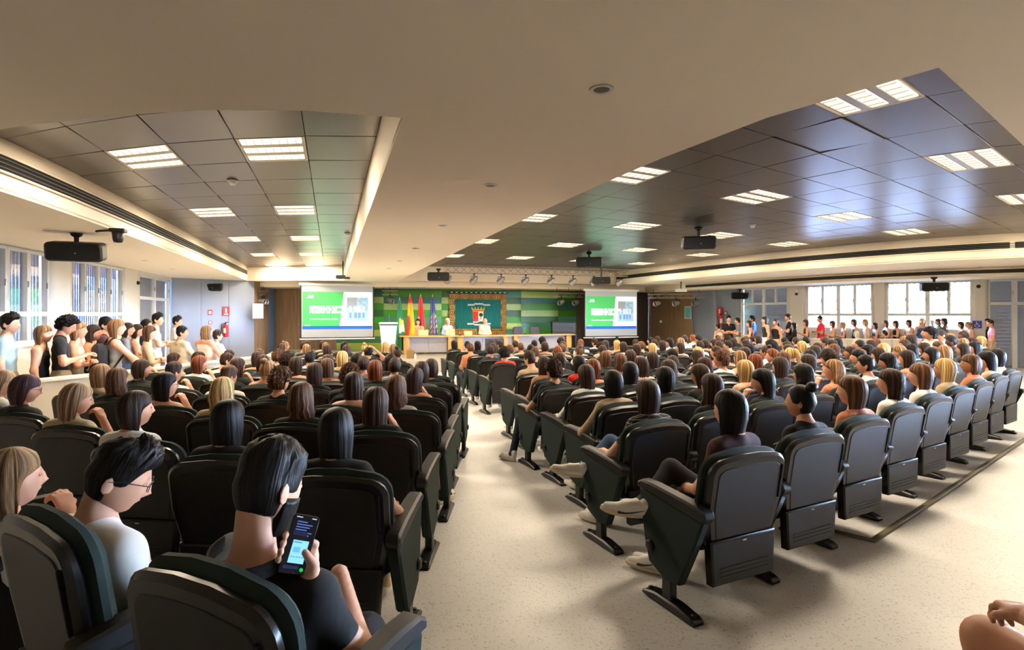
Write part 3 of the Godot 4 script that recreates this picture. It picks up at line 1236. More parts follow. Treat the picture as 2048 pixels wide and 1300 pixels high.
	# stage ceiling
	var sc := edge(-6.4, 23.45, 17.2, 23.45, 16)
	sc.append_array(edge(17.2, 25.4, -6.4, 25.4, 16))
	struct("ceiling_soffit", slab(sc, 2.78, SOFFIT + 0.05), M.plaster, ceil)

	# panels and luminaires
	var rng := RandomNumberGenerator.new()
	rng.seed = 5
	for side in 2:
		var x0 := -3.5 if side == 0 else 2.75
		var nc := 5 if side == 0 else 12
		var cw := 0.8 if side == 0 else 0.8333
		var z0 := 3.2 if side == 0 else 1.39
		var rl := 0.97 if side == 0 else 0.964
		var nr := 20 if side == 0 else 22
		var lc := [1, 3] if side == 0 else [1, 4, 7, 10]
		var lr := [3, 7, 11, 15, 19] if side == 0 else [1, 5, 9, 13, 17]
		for c in nc:
			for r in nr:
				var xa := x0 + cw * c
				var za := z0 + rl * r
				var pa := plan(xa, za)
				var pb := plan(xa + cw, za)
				var pc := plan(xa + cw, za + rl)
				var pd := plan(xa, za + rl)
				var m2 := (pa + pb + pc + pd) * 0.25
				var mid := Vector3(m2.x, RECESS, m2.y)
				if c in lc and r in lr:
					ceiling_light(pa, pb, pc, pd, mid, side, LETTER[lc.find(c) + 1], LETTER[lr.size() - lr.find(r)])
					continue
				var t := patch(pa, pb, pc, pd, 0.006, 0.994, 0.006, 0.994, RECESS, RECESS + 0.02, mid, 0.004)
				var o := struct("panel", t, M.metal_panel, ceil)
				o.position = mid
				o.rotation = Vector3(rng.randf_range(-1, 1) * 0.0035, 0, rng.randf_range(-1, 1) * 0.0035)
				if side == 1 and c == 2 and r == 2:
					o.rotation = Vector3(0.022, 0, -0.016)

	# air grilles let into the faces
	grille("long dark slotted air grille in the narrow recess face", edge(-3.48, 3.6, -3.48, 22.4, 12), 3.22, 3.42, plan(-1, 12))
	grille("long slotted air grille in the wide recess face", edge(12.73, 1.8, 12.73, 22.4, 12), 3.22, 3.40, plan(6, 10))
	grille("slotted air grille in the lower beam above bright windows", edge(14.98, 3.6, 14.98, 20.0, 12), 2.80, 2.94, plan(6, 10))

	# walls
	var wl := -6.0
	var lw := func(px: float) -> Vector2:
		var a := (px - 664.0) / F
		return plan(wl, wl / tan(a))
	var ws := func(fr: float, to: float, fn: Callable) -> Array:
		var o := []
		for k in 5:
			o.append(fn.call(lerpf(fr, to, k / 4.0)))
		return o
	var wall := Shape.new()
	var tail: Vector2 = lw.call(-80.0)
	wall_line([Vector2(-8.0, 4.2), Vector2(-9.2, -5.0), tail], -0.6, 3.7, inside, 0.25, wall)
	for seg in [[-80.0, -62.0], [103.0, 145.0], [250.0, 280.0]]:
		wall_line(ws.call(seg[0], seg[1], lw), -0.6, 3.7, inside, 0.25, wall)
	for seg in [[-62.0, 103.0], [145.0, 250.0]]:
		wall_line(ws.call(seg[0], seg[1], lw), -0.6, 0.98, inside, 0.25, wall)
		wall_line(ws.call(seg[0], seg[1], lw), 2.98, 3.7, inside, 0.25, wall)
	wall_line(ws.call(280.0, 343.0, lw), 2.90, 3.7, inside, 0.25, wall)
	struct("wall_left", wall, M.paint)
	window(lw.call(-62.0), lw.call(20.5), inside, 1.0, 1.62, 2.97, 2, "open")
	window(lw.call(20.5), lw.call(103.0), inside, 1.0, 1.62, 2.97, 2, "open")
	window(lw.call(145.0), lw.call(250.0), inside, 1.0, 1.62, 2.97, 4, "open")
	window(lw.call(280.0), lw.call(343.0), inside, -0.45, 2.15, 2.9, 2, "shut")
	var sill := Shape.new()
	wall_line(ws.call(-62.0, 103.0, lw), 0.95, 1.0, inside + Vector2(-400, 0), 0.07, sill)
	wall_line(ws.call(145.0, 250.0, lw), 0.95, 1.0, inside + Vector2(-400, 0), 0.07, sill)
	struct("trim_1", sill, M.paint)
	# pale blue-grey panels turning towards the stage
	var c0: Vector2 = lw.call(343.0)
	var c1 := plan(-3.25, 22.9)
	for k in 3:
		var o := struct("wall_left_panel", wall_line([c0.lerp(c1, k / 3.0 + 0.003), c0.lerp(c1, (k + 1) / 3.0 - 0.003)], -0.6, 3.05, inside, 0.12), M.blue_panel)
		o.name = "wall_left_%d" % (k + 2)
	struct("wall_left_5", wall_line([c0, c1], -0.6, 3.7, inside + Vector2(0, 0), 0.30), M.paint).position = Vector3(-0.10, 0, -0.10)
	# timber returns and the back of the stage
	struct("wall_front_1", wall_line([c1, plan(-2.82, 24.4)], -0.6, 3.05, plan(0, 22), 0.15), M.wood)
	var dl := [plan(-2.82, 24.4), plan(-2.60, 25.0)]
	struct("door_1", wall_line(dl, -0.45, 2.78, plan(0, 22), 0.06), M.blue_door)
	var back_z := 25.0
	struct("wall_front_2", wall_line(edge(-2.60, back_z, 0.20, back_z, 6), -0.6, 3.05, plan(0, 22), 0.2), M.wood)
	stripes(back_z)
	struct("wall_front_4", wall_line(edge(11.9, back_z, 16.2, back_z, 6), -0.6, 3.05, plan(8, 20), 0.2), M.dark_wood)
	var wr := 16.2
	var rw := func(px: float) -> Vector2:
		var a := (px - 664.0) / F
		return plan(wr, wr / tan(a))
	var rin := Vector2(4, -12)
	struct("wall_right_1", wall_line(ws.call(1288.0, 1385.0, rw), -0.6, 3.05, rin, 0.2), M.wood)
	for k in 2:
		var o := struct("wall_right_panel", wall_line(ws.call(1385.4 + 47.5 * k, 1432.0 + 47.5 * k, rw), -0.6, 3.05, rin, 0.2), M.blue_panel)
		o.name = "wall_right_%d" % (k + 2)
	var wr_s := Shape.new()
	for seg in [[1575.0, 1612.0], [1745.0, 1772.0], [1945.0, 1976.0], [2088.0, 2100.0]]:
		wall_line(ws.call(seg[0], seg[1], rw), -0.6, 3.05, rin, 0.25, wr_s)
	for seg in [[1612.0, 1745.0], [1772.0, 1945.0]]:
		wall_line(ws.call(seg[0], seg[1], rw), -0.6, 1.05, rin, 0.25, wr_s)
	struct("wall_right_4", wr_s, M.paint)
	window(rw.call(1480.0), rw.call(1575.0), rin, -0.45, 2.05, LOW, 4, "shut")
	window(rw.call(1612.0), rw.call(1745.0), rin, 1.05, 1.60, LOW, 4, "raised")
	window(rw.call(1772.0), rw.call(1945.0), rin, 1.05, 1.60, LOW, 4, "raised")
	window(rw.call(1976.0), rw.call(2088.0), rin, -0.45, 1.95, LOW, 2, "shut")
	# out of view the wall turns in, its unseen windows placed to light the floor
	var e0: Vector2 = rw.call(2100.0)
	var turns := [e0, Vector2(11.4, -10.6), Vector2(10.2, 4.2)]
	var wr_t := Shape.new()
	wall_line([turns[0], turns[1]], -0.6, 3.7, rin, 0.25, wr_t)
	var e1: Vector2 = turns[1]
	var dirn: Vector2 = (turns[2] - e1).normalized()
	var pos := 0.0
	for k in 4:
		var a := e1 + dirn * pos
		var b := e1 + dirn * (pos + 0.4)
		var c := e1 + dirn * (pos + 3.7)
		wall_line([a, b], -0.6, 3.7, rin, 0.25, wr_t)
		if k > 1:
			wall_line([b, c], -0.6, 3.7, rin, 0.25, wr_t)
		else:
			wall_line([b, c], -0.6, 1.05, rin, 0.25, wr_t)
			wall_line([b, c], LOW, 3.7, rin, 0.25, wr_t)
			window(b, c, rin, 1.05, 1.60, LOW, 4, "none")
		pos += 3.7
	struct("wall_right_5", wr_t, M.paint)
	struct("wall_back", wall_line([Vector2(-8.2, 4.2), Vector2(10.6, 4.2)], -0.6, 3.7, Vector2(0, -9), 0.25), M.paint)

	# stage platform
	var st := edge(-2.6, 18.7, 12.0, 18.7, 12)
	st.append_array(edge(12.0, 25.0, -2.6, 25.0, 12))
	var sg := struct("stage", slab(st, -0.6, 0.0), M.stage_floor)
	sg.name = "floor_stage"
	var seam := Shape.new()
	for k in 12:
		var x := -2.4 + 1.2 * k
		seam = Shape.new()
		var pp := PackedVector2Array(edge(x + 0.01, 18.68, x + 1.19, 18.68, 2))
		wall_line(edge(x + 0.006, 18.66, x + 1.194, 18.66, 2), -0.5, -0.012, plan(4, 10), 0.03, seam)
		struct("riser_board", seam, M.riser, sg)

	# parapets
	parapet("wall_parapet_1", [[20.0, 765.0], [62.0, 760.0], [187.0, 747.5], [312.0, 735.0], [430.0, 721.5], [550.0, 709.0], [575.0, 706.5]])
	parapet("wall_parapet_2", [[1560.0, 676.0], [1650.0, 677.0], [1740.0, 677.5], [1830.0, 677.5], [1920.0, 677.5], [1952.0, 677.5]])

func parapet(called: String, run: Array) -> void:
	var top := []
	for p in run:
		var a: float = (p[0] - 664.0) / F
		var r: float = 0.626 / ((p[1] - 628.0) / F - 0.02 * cos(a))
		top.append(ray(p[0], r, high(p[1], r)))
	var body_ := Node3D.new()
	body_.name = called
	add_child(body_)
	body_.set_meta("kind", "structure")
	for k in top.size() - 1:
		var n := 2
		for q in n:
			var a: Vector3 = top[k].lerp(top[k + 1], float(q) / n)
			var b: Vector3 = top[k].lerp(top[k + 1], float(q + 1) / n)
			var d := (b - a).normalized()
			var out := Vector3(d.z, 0, -d.x).normalized()
			if out.dot(a) < 0.0:
				out = -out
			var s := Shape.new()
			s.begin()
			var g := d * 0.006
			var c := []
			for w in [[a + g, 0.0], [b - g, 0.0], [b - g, 0.10], [a + g, 0.10]]:
				var pt: Vector3 = w[0] + out * w[1]
				c.append(s.add(pt - Vector3(0, 0.04, 0)))
				c.append(s.add(Vector3(pt.x, -0.7, pt.z)))
			for w in 4:
				var e := (w + 1) % 4
				s.quad(c[w * 2], c[e * 2], c[e * 2 + 1], c[w * 2 + 1])
			s.finish()
			struct("panel", s, M.parapet, body_)
		var cap := Shape.new()
		var d2: Vector3 = (top[k + 1] - top[k])
		var bas := Basis.looking_at(d2.normalized(), Vector3.UP)
		var o2 := Vector3(d2.z, 0, -d2.x).normalized()
		if o2.dot(top[k]) < 0.0:
			o2 = -o2
		cap.box((top[k] + top[k + 1]) / 2 - Vector3(0, 0.02, 0) + o2 * 0.05, Vector3(0.15, 0.04, d2.length() + 0.01), 0.006, bas)
		struct("coping", cap, M.coping, body_)

func grille(label: String, line: Array, y0: float, y1: float, inside: Vector2) -> void:
	var g := thing("air_grille", label, "vent", Vector3.ZERO)
	part("duct_back", wall_line(line, y0, y1, inside, 0.02), M.void_black, g)
	var n := 4
	for k in n + 1:
		var y := lerpf(y0, y1, float(k) / n)
		var pts := []
		for p in line:
			pts.append(Vector3(p.x, y, p.y) + Vector3(inside.x - p.x, 0, inside.y - p.y).normalized() * 0.012)
		var s := Shape.new()
		s.tube(pts, [0.010 if k % n else 0.016], 6)
		part("slat" if k % n else "frame_rail", s, M.grille_metal if k % n else M.plaster, g)

func ceiling_light(a: Vector2, b: Vector2, c: Vector2, d: Vector2, mid: Vector3, side: int, col: String, row: String) -> void:
	var label := "recessed three-strip ceiling light, %s column, %s row from stage, %s recess" % [col, row, "narrow" if side == 0 else "wide"]
	var t := thing("ceiling_light", label, "ceiling light", mid, 0.0, "three-strip ceiling lights")
	var tray := patch(a, b, c, d, 0.01, 0.99, 0.01, 0.99, RECESS + 0.012, RECESS + 0.03, mid, 0.003)
	part("tray", tray, M.lamp_tray, t)
	for e in 4:
		var u := [[0.01, 0.99, 0.01, 0.03], [0.01, 0.99, 0.97, 0.99], [0.01, 0.03, 0.03, 0.97], [0.97, 0.99, 0.03, 0.97]]
		part("rim", patch(a, b, c, d, u[e][0], u[e][1], u[e][2], u[e][3], RECESS - 0.006, RECESS + 0.014, mid, 0.002), M.lamp_rim, t)
	for k in 3:
		var v := 0.06 + 0.33 * k
		part("lamp_strip", patch(a, b, c, d, 0.06, 0.94, v, v + 0.20, RECESS - 0.002, RECESS + 0.012, mid, 0.002), M.lamp, t)
		for q in 7:
			var u := 0.08 + 0.84 * (q + 0.5) / 7.0
			part("louvre_blade", patch(a, b, c, d, u - 0.004, u + 0.004, v + 0.01, v + 0.19, RECESS - 0.012, RECESS - 0.002, mid, 0.0), M.lamp_tray, t)
		if k < 2:
			part("infill_panel", patch(a, b, c, d, 0.04, 0.96, v + 0.21, v + 0.32, RECESS - 0.004, RECESS + 0.012, mid, 0.002), M.lamp_tray, t)
	var l := AreaLight3D.new()
	l.name = "light"
	l.area_size = Vector2(0.62, 0.72)
	l.light_color = Color(1.0, 0.92, 0.80)
	l.light_energy = lamp_energy
	l.set("area_range", 40.0)
	l.shadow_enabled = true
	t.add_child(l)
	l.position = Vector3(0, -0.03, 0)
	l.rotation.x = -PI / 2

# stripes of green board behind the table, each its own board
func stripes(z: float) -> void:
	var w := Node3D.new()
	w.name = "wall_front_3"
	add_child(w)
	w.set_meta("kind", "structure")
	var pal := {"T": Color(0.18, 0.40, 0.36), "G": Color(0.24, 0.50, 0.08), "P": Color(0.62, 0.72, 0.42), "B": Color(0.20, 0.58, 0.05), "D": Color(0.16, 0.35, 0.14), "M": Color(0.24, 0.52, 0.42), "L": Color(0.62, 0.78, 0.36)}
	for k in pal:
		mat("stripe_" + k, pal[k], 0.45)
	# columns of boards from the top down, at room x
	var cols := [[0.20, 2.35, "DTPGDBGLML"], [2.35, 5.05, "TGTPBMGGLM"], [5.05, 6.0, "GDPBPBGMLG"], [6.0, 7.9, "GDPBPBGMLG"], [7.9, 8.95, "DMDPDBLMGL"], [8.95, 10.9, "GPTGPDMBGL"], [10.9, 11.9, "DGDTGMLGML"]]
	for c in cols:
		var n: int = c[2].length()
		for k in n:
			var y1 := 3.0 - (3.0 - 0.0) * k / n
			var y0 := 3.0 - (3.0 - 0.0) * (k + 1) / n
			var s := wall_line(edge(c[0] + 0.003, z - 0.012 * (k % 2), c[1] - 0.003, z - 0.012 * (k % 2), 3), y0 + 0.002, y1 - 0.002, plan(4, 18), 0.05)
			struct("board", s, M["stripe_" + c[2][k]], w)
	struct("backing", wall_line(edge(0.2, z + 0.06, 11.9, z + 0.06, 10), -0.6, 3.05, plan(4, 18), 0.1), M.dark_wood, w)
# ---------------------------------------------------------------- seats
var seat_mesh := {}
var seats := []      # {pos, yaw, head px, node...}

func seat_shapes() -> void:
	var lean := func(w: Vector3) -> Vector3: return Vector3(w.x, w.y, w.z - (0.88 - w.y) * 0.16)
	var back := func(half: float, y0: float, y1: float, r: float, crown: float, narrow: float) -> PackedVector2Array:
		var o := PackedVector2Array()
		o.append(Vector2(-half + narrow, y0))
		o.append(Vector2(half - narrow, y0))
		o.append(Vector2(half, lerpf(y0, y1, 0.45)))
		for s in 6:
			var a := PI / 2 * s / 5.0
			o.append(Vector2(half - r + cos(a) * r, y1 - r + sin(a) * r))
		o.append(Vector2(half * 0.25, y1 + crown))
		o.append(Vector2(-half * 0.25, y1 + crown))
		for s in 6:
			var a := PI / 2 + PI / 2 * s / 5.0
			o.append(Vector2(-half + r + cos(a) * r, y1 - r + sin(a) * r))
		o.append(Vector2(-half, lerpf(y0, y1, 0.45)))
		return o
	var s := Shape.new()
	s.plate(back.call(0.232, 0.40, 0.865, 0.085, 0.012, 0.035), 0.0, -0.050, 0.017, lean)
	seat_mesh.back_shell = s.mesh()
	s = Shape.new()
	s.plate(back.call(0.190, 0.43, 0.815, 0.05, 0.010, 0.030), 0.004, -0.010, 0.003, lean)
	seat_mesh.back_panel = s.mesh()
	s = Shape.new()
	s.box(Vector3(0.196, 0.70, 0.004 - 0.16 * 0.18), Vector3(0.010, 0.19, 0.012), 0.002, Basis(Vector3.RIGHT, 0.16))
	seat_mesh.slot = s.mesh()
	s = Shape.new()
	s.plate(back.call(0.236, 0.42, 0.885, 0.10, 0.014, 0.03), -0.042, -0.115, 0.026, lean)
	seat_mesh.backrest = s.mesh()
	s = Shape.new()
	var lp := PackedVector2Array([Vector2(-0.185, 0.19), Vector2(0.185, 0.19), Vector2(0.198, 0.425), Vector2(-0.198, 0.425)])
	s.plate(lp, -0.055, -0.115, 0.008)
	for k in 3:
		s.box(Vector3(0, 0.235 + 0.022 * k, -0.054), Vector3(0.30, 0.009, 0.006), 0.002)
	seat_mesh.lower_panel = s.mesh()
	s = Shape.new()
	s.box(Vector3(0.0, 0.405, -0.0545), Vector3(0.022, 0.006, 0.003), 0.001)
	seat_mesh.plate = s.mesh()
	s = Shape.new()
	s.plate(rounded(0.43, 0.46, 0.05), 0.0, 0.10, 0.030, func(w: Vector3) -> Vector3: return Vector3(w.x, 0.345 + w.z + 0.04 * maxf(0.0, w.y), -0.36 - w.y))
	seat_mesh.seat_cushion = s.mesh()
	s = Shape.new()
	s.plate(rounded(0.43, 0.46, 0.05), 0.0, 0.10, 0.030, func(w: Vector3) -> Vector3: return Vector3(w.x, 0.62 + w.y, -0.165 - w.z + 0.05 * w.y))
	seat_mesh.seat_up = s.mesh()
	# the upright between two seats, at x = 0: arm pad, side panel, knob, post, foot
	var arm := PackedVector2Array([Vector2(0.0, 0.585), Vector2(0.015, 0.615), Vector2(0.14, 0.635), Vector2(0.40, 0.655), Vector2(0.50, 0.655), Vector2(0.535, 0.635), Vector2(0.535, 0.605), Vector2(0.45, 0.60), Vector2(0.02, 0.55)])
	s = Shape.new()
	s.plate(arm, -0.033, 0.033, 0.010, func(w: Vector3) -> Vector3: return Vector3(w.z, w.y, -w.x))
	seat_mesh.armrest = s.mesh()
	var side := PackedVector2Array([Vector2(0.02, 0.56), Vector2(0.46, 0.605), Vector2(0.525, 0.605), Vector2(0.48, 0.33), Vector2(0.44, 0.20), Vector2(0.30, 0.145), Vector2(0.20, 0.16), Vector2(0.07, 0.44)])
	s = Shape.new()
	s.plate(side, -0.026, 0.026, 0.010, func(w: Vector3) -> Vector3: return Vector3(w.z, w.y, -w.x))
	seat_mesh.side_panel = s.mesh()
	s = Shape.new()
	s.lathe([Vector2(0, 0.040), Vector2(0.024, 0.040), Vector2(0.032, 0.034), Vector2(0.034, 0.02), Vector2(0, 0.02)], Vector3(0, 0.30, -0.42), 14, Basis(Vector3.BACK, PI / 2))
	seat_mesh.knob_a = s.mesh()
	s = Shape.new()
	s.lathe([Vector2(0, 0.040), Vector2(0.024, 0.040), Vector2(0.032, 0.034), Vector2(0.034, 0.02), Vector2(0, 0.02)], Vector3(0, 0.30, -0.42), 14, Basis(Vector3.BACK, -PI / 2))
	seat_mesh.knob_b = s.mesh()
	s = Shape.new()
	s.box(Vector3(0, 0.10, -0.30), Vector3(0.040, 0.18, 0.075), 0.006)
	seat_mesh.post = s.mesh()
	s = Shape.new()
	var ft := PackedVector2Array([Vector2(0.08, 0.0), Vector2(0.08, 0.018), Vector2(0.11, 0.034), Vector2(0.22, 0.05), Vector2(0.38, 0.05), Vector2(0.46, 0.034), Vector2(0.49, 0.018), Vector2(0.49, 0.0)])
	s.plate(ft, -0.034, 0.034, 0.008, func(w: Vector3) -> Vector3: return Vector3(w.z, w.y, -w.x))
	seat_mesh.foot = s.mesh()
	s = Shape.new()
	for z in [-0.115, -0.455]:
		s.lathe([Vector2(0, 0.03), Vector2(0.010, 0.03), Vector2(0.014, 0.042), Vector2(0, 0.044)], Vector3(0, 0.0, z), 8)
	seat_mesh.bolt = s.mesh()

func upright(parent: Node3D, x: float, end: bool, out: float) -> void:
	var a := part("armrest", seat_mesh.armrest, M.seat_plastic, parent)
	var p := part("side_panel", seat_mesh.side_panel, M.seat_green if end else M.seat_plastic, parent)
	var q := part("post", seat_mesh.post, M.seat_metal, parent)
	var f := part("foot", seat_mesh.foot, M.seat_metal, parent)
	for o in [a, p, q, f]:
		o.position.x = x
	if end:
		part("knob", seat_mesh.knob_a if out < 0.0 else seat_mesh.knob_b, M.seat_plastic, p)
		part("bolt", seat_mesh.bolt, M.seat_plastic, f)

# rows: block, room x and z of the aisle seat, step, count; listed from the stage
const ROWS := [
	["wide", 3.34, 14.6, 0.50, 0.00, 18], ["wide", 3.26, 13.2, 0.51, 0.00, 18], ["wide", 3.17, 11.6, 0.52, 0.00, 18], ["wide", 3.07, 10.35, 0.53, 0.00, 18], ["wide", 2.98, 9.17, 0.54, 0.00, 18],
	["wide", 2.75, 7.05, 0.575, 0.00, 17], ["wide", 2.70, 6.30, 0.58, 0.01, 17], ["wide", 2.47, 5.47, 0.585, 0.02, 17], ["wide", 2.49, 4.80, 0.575, 0.015, 17], ["wide", 2.40, 4.0, 0.56, 0.03, 17], ["wide", 2.15, 3.13, 0.61, 0.04, 12], ["wide", 2.02, 2.10, 0.60, 0.024, 9],
	["narrow", 1.25, 13.2, -0.50, 0.30, 6], ["narrow", 1.20, 11.54, -0.46, 0.38, 6], ["narrow", 1.17, 9.82, -0.45, 0.44, 6], ["narrow", 1.34, 7.14, -0.46, 0.33, 8], ["narrow", 1.20, 6.30, -0.485, 0.37, 7], ["narrow", 1.00, 5.85, -0.50, 0.36, 7], ["narrow", 0.77, 5.06, -0.53, 0.36, 7], ["narrow", 0.55, 4.28, -0.55, 0.31, 7], ["narrow", 0.254, 3.448, -0.545, 0.28, 7], ["narrow", -0.03, 2.52, -0.557, 0.222, 6], ["narrow", -0.355, 1.29, -0.56, 0.16, 3]]

func make_seats() -> void:
	seat_shapes()
	var count := {"wide": 0, "narrow": 0}
	for row in ROWS:
		count[row[0]] += 1
		var wide: bool = row[0] == "wide"
		for k in row[5]:
			var x: float = row[1] + row[3] * k
			var z: float = row[2] + row[4] * k
			var w := at(x, fall(z), z)
			# no seat where the parapet stands
			var spx := 1024.0 - w.x / w.z * F
			var py := 760.0 - (spx - 62.0) * 0.1045 if not wide else 677.0
			if (not wide and spx < 560.0) or (wide and spx > 1560.0):
				if -w.z > 0.626 / ((py - 628.0) / F - 0.02 * cos((spx - 664.0) / F)) - 0.42:
					continue
			var az := 0.0 if wide else 0.36
			var yaw := turned(x, z, az)
			if wide:
				yaw += 0.10
			if not wide and count[row[0]] == 11:
				yaw -= 0.36
			var lat := Vector3(cos(yaw), 0, -sin(yaw))
			var w2 := at(x + row[3], 0, z + row[4])
			var gap := absf((w2 - w).dot(lat))
			var sx := clampf(gap * 0.985 / 0.5, 0.78, 1.22)
			var nm := "green-black theatre seat %s from aisle, %s row from stage, %s block" % [LETTER[k + 1], LETTER[count[row[0]]], row[0]]
			var fwd := Vector3(-sin(yaw), 0, -cos(yaw))
			var hp := w + fwd * 0.20
			var r := -hp.z
			seats.append({"pos": w, "yaw": yaw, "sx": sx, "label": nm, "wide": wide, "k": k, "n": row[5], "row": count[row[0]], "fwd": fwd, "lat": lat, "hx": 1024.0 + hp.x / r * F, "hy": 628.0 + (EYE - w.y - 1.27) / r * F, "taken": false})

func build_seats() -> void:
	for s in seats:
		var t := thing("theatre_seat", s.label, "seat", s.pos, s.yaw, "theatre seats")
		t.scale.x = s.sx
		if not s.wide and s.row == 11:
			t.scale.y = 1.10
		part("back_shell", seat_mesh.back_shell, M.seat_gloss, t)
		part("back_panel", seat_mesh.back_panel, M.seat_plastic, t)
		part("backrest", seat_mesh.backrest, M.seat_green, t)
		part("lower_panel", seat_mesh.lower_panel, M.seat_plastic, t)
		part("seat_cushion", seat_mesh.seat_cushion if s.taken else seat_mesh.seat_up, M.seat_green, t)
		if s.pos.z > -7.5:
			part("finger_slot", seat_mesh.slot, M.void_black, t)
			part("maker_plate", seat_mesh.plate, M.white_plastic, t)
		var side := -1.0 if s.wide else 1.0
		upright(t, side * 0.25, s.k == 0, side)
		if s.k == s.n - 1:
			upright(t, -side * 0.25, true, -side)
# ---------------------------------------------------------------- audience
# what the photograph shows above the seat backs: pixel of the crown, cut, colour, top, head turn
const CUTS := {"L": "long", "X": "longer", "W": "wavy", "B": "bob", "S": "short", "F": "fade", "C": "curly", "N": "bun", "T": "tail", "R": "crop", "Q": "quiff"}
const HEADS := """
6 748 B l white .5|36 753 B u charcoal .6 g|91 716 F d white .6|153 733 F d white .3 hr|147 793 L l beige .5 hr|240 734 L l beige 0|236 748 W b black 0|283 736 B d black .6|262 806 B d white .45|333 722 L d black .6|369 724 F d beige .45|400 730 L r white .7 hr|456 713 F d white .3|477 738 L d black .3 hr|455 742 F b white .35|330 771 L k cream .7 g hr|447 787 W n beige 0|459 820 X k black 0|516 716 L d black 0|527 727 L d navy 0|533 744 N l black 0|561 757 C b black .2|558 706 C b navy 0|575 716 C d charcoal 0|592 736 L d black 0|519 699 B b grey 0|605 803 W b black 0
569 687 N l black .6|562 699 B d black 0|607 690 S d grey 0|615 687 B d black 0|614 700 B l grey 0|646 691 B d navy 0|652 697 B l beige 0|655 703 L d grey 0|689 684 L k black 0|693 691 B d grey 0|696 704 L n beige 0|621 710 S k white 0|631 723 L b grey 0|673 718 L d grey 0|704 722 X k black 0|675 739 C b black .25 hr|631 747 L d black 0|709 756 L d black 0
730 693 N n beige 0|737 694 S k navy 0 up|771 692 W n beige 0|787 702 B l grey 0|795 710 N d black 0|728 729 S d grey 0|751 734 L r black 0|772 731 L k black 0|790 731 S d grey 0|863 734 B d black 0|844 742 L d grey 0|828 761 L d beige .3 hr|792 765 W b light-grey 0 rr legout|752 805 L d black .1 hr|675 854 X k black 0 rr
908 687 L k black 0|931 692 S b peach -.2|944 690 S k beige 0 hl|955 684 L k black 0|974 689 L d grey 0|988 686 B d black 0|1000 686 Q d black -.2|1008 699 C k red 0 rl|980 698 S d navy 0|1019 693 S b white -.2|1024 689 S d grey 0|1041 692 R b beige 0|1051 691 S k black 0|1065 685 S k white 0|1087 676 C k grey 0|1089 689 B d white 0 hl|1074 696 S b beige 0|1061 704 F d beige -.3|1087 724 L d peach 0|1106 730 C d black -.3 rl legleft
1126 678 C d grey 0|1125 685 B d black 0|1124 690 S b beige 0|1115 699 S r grey 0|1116 708 B d black 0|1161 679 R r white 0|1197 681 Q d white -.4|1222 682 L d beige 0|1232 692 L n peach 0|1245 695 L d white 0|1160 700 B d beige 0|1157 703 N b white 0|1200 696 C d beige 0|1204 703 S d black 0|1270 687 L d white 0|1281 690 S b black -.4|1284 696 L d black 0|1300 676 L k beige -.7|1316 675 B d black -.7|1138 722 L k red 0|1176 725 L r peach 0|1210 721 L b black 0|1238 721 W b beige 0|1258 716 L d white 0|1303 713 L n white 0|1291 719 L d black 0|1280 734 W d black 0|1257 752 L k black 0|1172 754 L d white 0 rl|1223 768 X k beige 0 rl|1292 790 L d stripe 0 rl legover
1340 677 L k white -.7 hl|1360 677 L l black 0|1368 671 S d white .2|1385 670 S r white -.3|1397 670 S k navy -.3|1310 688 S d white -.5|1323 690 L d black 0|1361 689 L d black -.6|1402 683 S d white -.4|1415 681 B d black -.4|1427 680 B d beige -.3|1434 672 S d white -.3|1445 673 S b beige 0|1454 672 C d white 0|1455 687 S k beige -.5|1466 684 B d black 0|1478 680 B k navy 0|1488 682 L d grey 0|1498 679 B b beige 0|1502 673 S d black 0|1512 671 B d grey 0
1396 704 W n black -.3|1348 713 B k black 0|1335 725 R d grey 0|1335 741 L d black 0|1403 716 W d peach 0|1404 726 L u black 0|1397 748 L d black -.2|1430 706 L d peach -.6|1448 699 S d grey -.2|1450 707 S b peach -.4 hl|1464 719 C b white -.5|1475 704 L l black 0|1487 701 L d grey 0|1503 700 Q k black -.6|1485 736 X n white 0|1327 764 L k black 0|1422 772 L d black 0
1523 700 N d white -.3|1544 701 S r black -.5|1557 684 C k beige -.4|1562 696 L d black 0|1574 685 F d grey -.3|1583 683 B n grey 0|1578 676 S k black 0|1590 680 S d navy 0|1599 678 S k white 0|1577 706 T n black 0|1569 716 L b black 0|1527 725 L r beige 0|1556 730 L d black 0|1530 745 L k black -.6 hl|1604 739 W k black 0|1611 724 B d grey 0|1621 711 S k black 0|1627 700 B d black 0|1638 691 L d navy 0|1650 690 B b grey 0|1654 675 S d black -.4|1666 680 L d grey 0|1672 677 L k black 0|1658 702 L k black -.6|1649 720 C d peach -.3|1663 730 W l peach -.6 hl|1700 704 L d black -.6|1604 792 N k black -.2
1726 682 S k white -.6|1739 681 L d black 0|1746 680 L r grey 0|1731 693 L k black -.5|1764 693 L n beige -.4|1713 712 L k black -.5|1756 712 L d black 0|1787 704 L d grey 0|1730 725 F k white -.4|1773 721 W k black -.4|1818 670 B d white 0|1814 674 B l beige -.4|1813 681 S d white -.5|1815 693 L l white -.6|1823 703 L k beige -.1|1846 693 L d black 0|1861 706 L k black -.3|1706 762 L b peach -.4|1782 757 W d white -.2|1839 743 L b white -.4|1885 732 X n beige -.1
1877 685 L b black -.5|1891 660 R d white -.6|1894 668 B l white -.6|1910 672 S k black -.5 s3|1887 704 L l beige 0|1930 696 L l black -.6|1953 696 L d black 0|1979 687 L n white -.2|1998 683 L u black 0|1970 658 C k beige -.7 hl|1986 664 S d white -.6 s3|2018 659 L d white -.6|2040 657 S d white -.5|1947 719 B b peach -.6 hl|1970 710 L k black 0|2008 712 L k peach -.3|2031 699 L k black -.2|1476 812 X k maroon 0 hero|510 890 F k black 0 hero|160 882 F d white 0 hero|8 925 W l white 0 hero
"""

